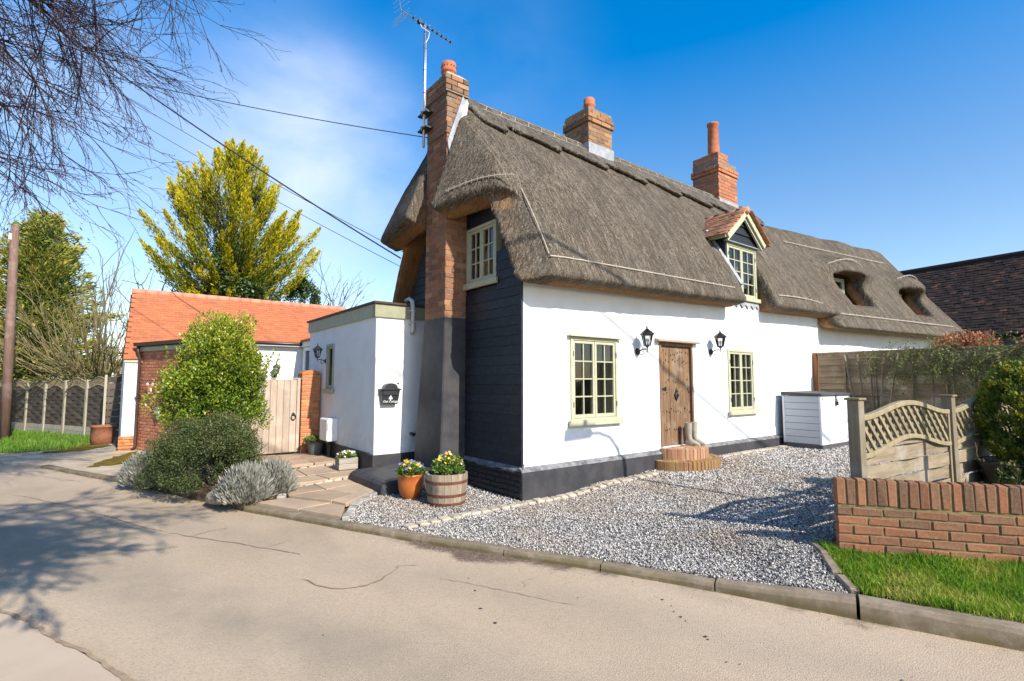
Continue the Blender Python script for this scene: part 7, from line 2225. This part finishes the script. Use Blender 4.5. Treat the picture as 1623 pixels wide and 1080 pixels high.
# birch whose bare twigs hang into the picture; trunk stands outside the frame to the left
gr = random.Random(111)
BI = Thing('birch_tree', 'bare birch hanging fine purplish twigs and catkins into the upper left sky', 'tree', (-9.2, -1.2, -.1))
BI.add('trunk', MB().tube([(-9.2, -1.2, -.3), (-9.1, -1.1, 2.5), (-9.0, -1.0, 5), (-8.85, -.8, 7.5), (-8.8, -.7, 10)], [.22, .19, .15, .10, .04], 10), 'birch_trunk', smooth=True)
m = MB(); cat = MB()
def catkin(pts, dirs):
    p = pts[-1]
    for k in range(gr.choice((1, 1, 2, 3))):
        d = (dirs[-1] * .6 + Vector((gr.gauss(0, .5), gr.gauss(0, .5), gr.gauss(0, .4)))).normalized(); l = gr.uniform(.025, .05)
        e_ = d.orthogonal().normalized() * .0048; cat.add([p, p + d * l * .5 + e_, p + d * l, p + d * l * .5 - e_], [(0, 1, 2, 3)])
    for q in pts[1:-1]:
        if gr.random() < .45:
            d = Vector((gr.gauss(0, 1), gr.gauss(0, 1), gr.gauss(0, 1))).normalized(); l = gr.uniform(.012, .03)
            e_ = d.orthogonal().normalized() * .0042; cat.add([q, q + d * l * .5 + e_, q + d * l, q + d * l * .5 - e_], [(0, 1, 2, 3)])
LIMB = [((-8.9, -.8, 6.4), (-5.75, 2.5, 5.75), .045), ((-8.9, -.8, 5.6), (-5.5, 2.3, 6.1), .045), ((-8.85, -.7, 7.6), (-4.9, 2.2, 6.6), .04), ((-9.0, -1, 5.0), (-5.7, 3.1, 5.0), .04),
        ((-8.85, -.7, 7.9), (-4.2, 1.9, 7.0), .04), ((-9.0, -1, 4.6), (-5.9, 2.9, 4.3), .035), ((-8.9, -.8, 6.8), (-5.2, 2.9, 6.1), .04), ((-8.9, -.8, 6.0), (-5.9, 1.9, 5.2), .04), ((-8.85, -.7, 7.2), (-5.6, 2.0, 6.8), .04), ((-8.9, -.8, 6.2), (-5.0, 2.3, 5.6), .04), ((-8.9, -.8, 6.6), (-5.3, 2.6, 6.5), .04), ((-9.0, -1, 5.4), (-5.4, 2.6, 5.2), .04)]
TW = [(-5.75, 2.5, 5.6), (-5.4, 2.35, 5.9), (-5.2, 2.4, 5.5), (-5.6, 2.7, 5.0), (-5.1, 2.1, 6.2), (-4.8, 2.0, 6.0), (-5.5, 2.9, 4.6), (-5.9, 2.8, 4.3), (-5.4, 2.4, 5.2), (-4.6, 1.9, 6.3)]
ends = []
for a, b, r in LIMB:
    a, b = Vector(a), Vector(b); pts = []
    for i in range(9):
        u = i / 8; p = a.lerp(b, u); p.z += .35 * math.sin(u * 3.14); p += Vector((gr.gauss(0, .05), gr.gauss(0, .05), gr.gauss(0, .05))) * (0 < i < 8); pts.append(p)
    m.tube(pts, [r * (1 - .72 * i / 8) for i in range(9)], 5, False)
    for q in range(3, 9):
        for k in range(8):
            d = Vector((.62, -.28, -.18)) + Vector((gr.gauss(0, .30), gr.gauss(0, .30), gr.gauss(0, .38)))
            if gr.random() < .35: d = Vector((.1, .0, -.9)) + Vector((gr.gauss(0, .35), gr.gauss(0, .35), gr.gauss(0, .25)))
            grow(m, pts[q] + Vector((gr.gauss(0, .06), gr.gauss(0, .06), 0)), d.normalized(), gr.uniform(.6, 1.25) * (1 if q < 8 else 1.25), .008, 2 if gr.random() < .85 else 1, gr, .5, 5, 4, .12, -.05, .45, .0025, catkin, 3)
BI.add('branches', m, 'bark_birch')
o = BI.add('catkins', cat, 'bark_birch'); o['kind'] = 'stuff'
# the rest of its crown, behind the viewer, that shades the lane
m = MB()
for i in range(85):
    z = gr.uniform(3.8, 8.0)
    a = Vector((-9.0, -1.0, z)); u = gr.random()
    yg = gr.uniform(.9, 3.7); zt = max(4.4, (yg + 5.6) / 1.371) + gr.uniform(0, 1.2); xg = gr.uniform(-7.0, -5.3 - .385 * (2.2 - yg))
    tgt = Vector((xg + .0875 * (zt + .07) * 1.376, yg - (zt + .07) * 1.371, zt))
    d = tgt - a
    grow(m, tgt - d.normalized() * 1.6, d.normalized(), 2.0, .03, 3 if i % 2 else 2, gr, .55, 5, 5, .12, -.03, .45, .0105, None, 3)
    m.tube([a, a + d * .5 + Vector((0, 0, .3)), tgt - d.normalized() * 1.6], [.05, .04, .03], 4, False)
BI.add('branches', m, 'bark_birch')

for m_ in bpy.data.materials: m_.use_backface_culling = False
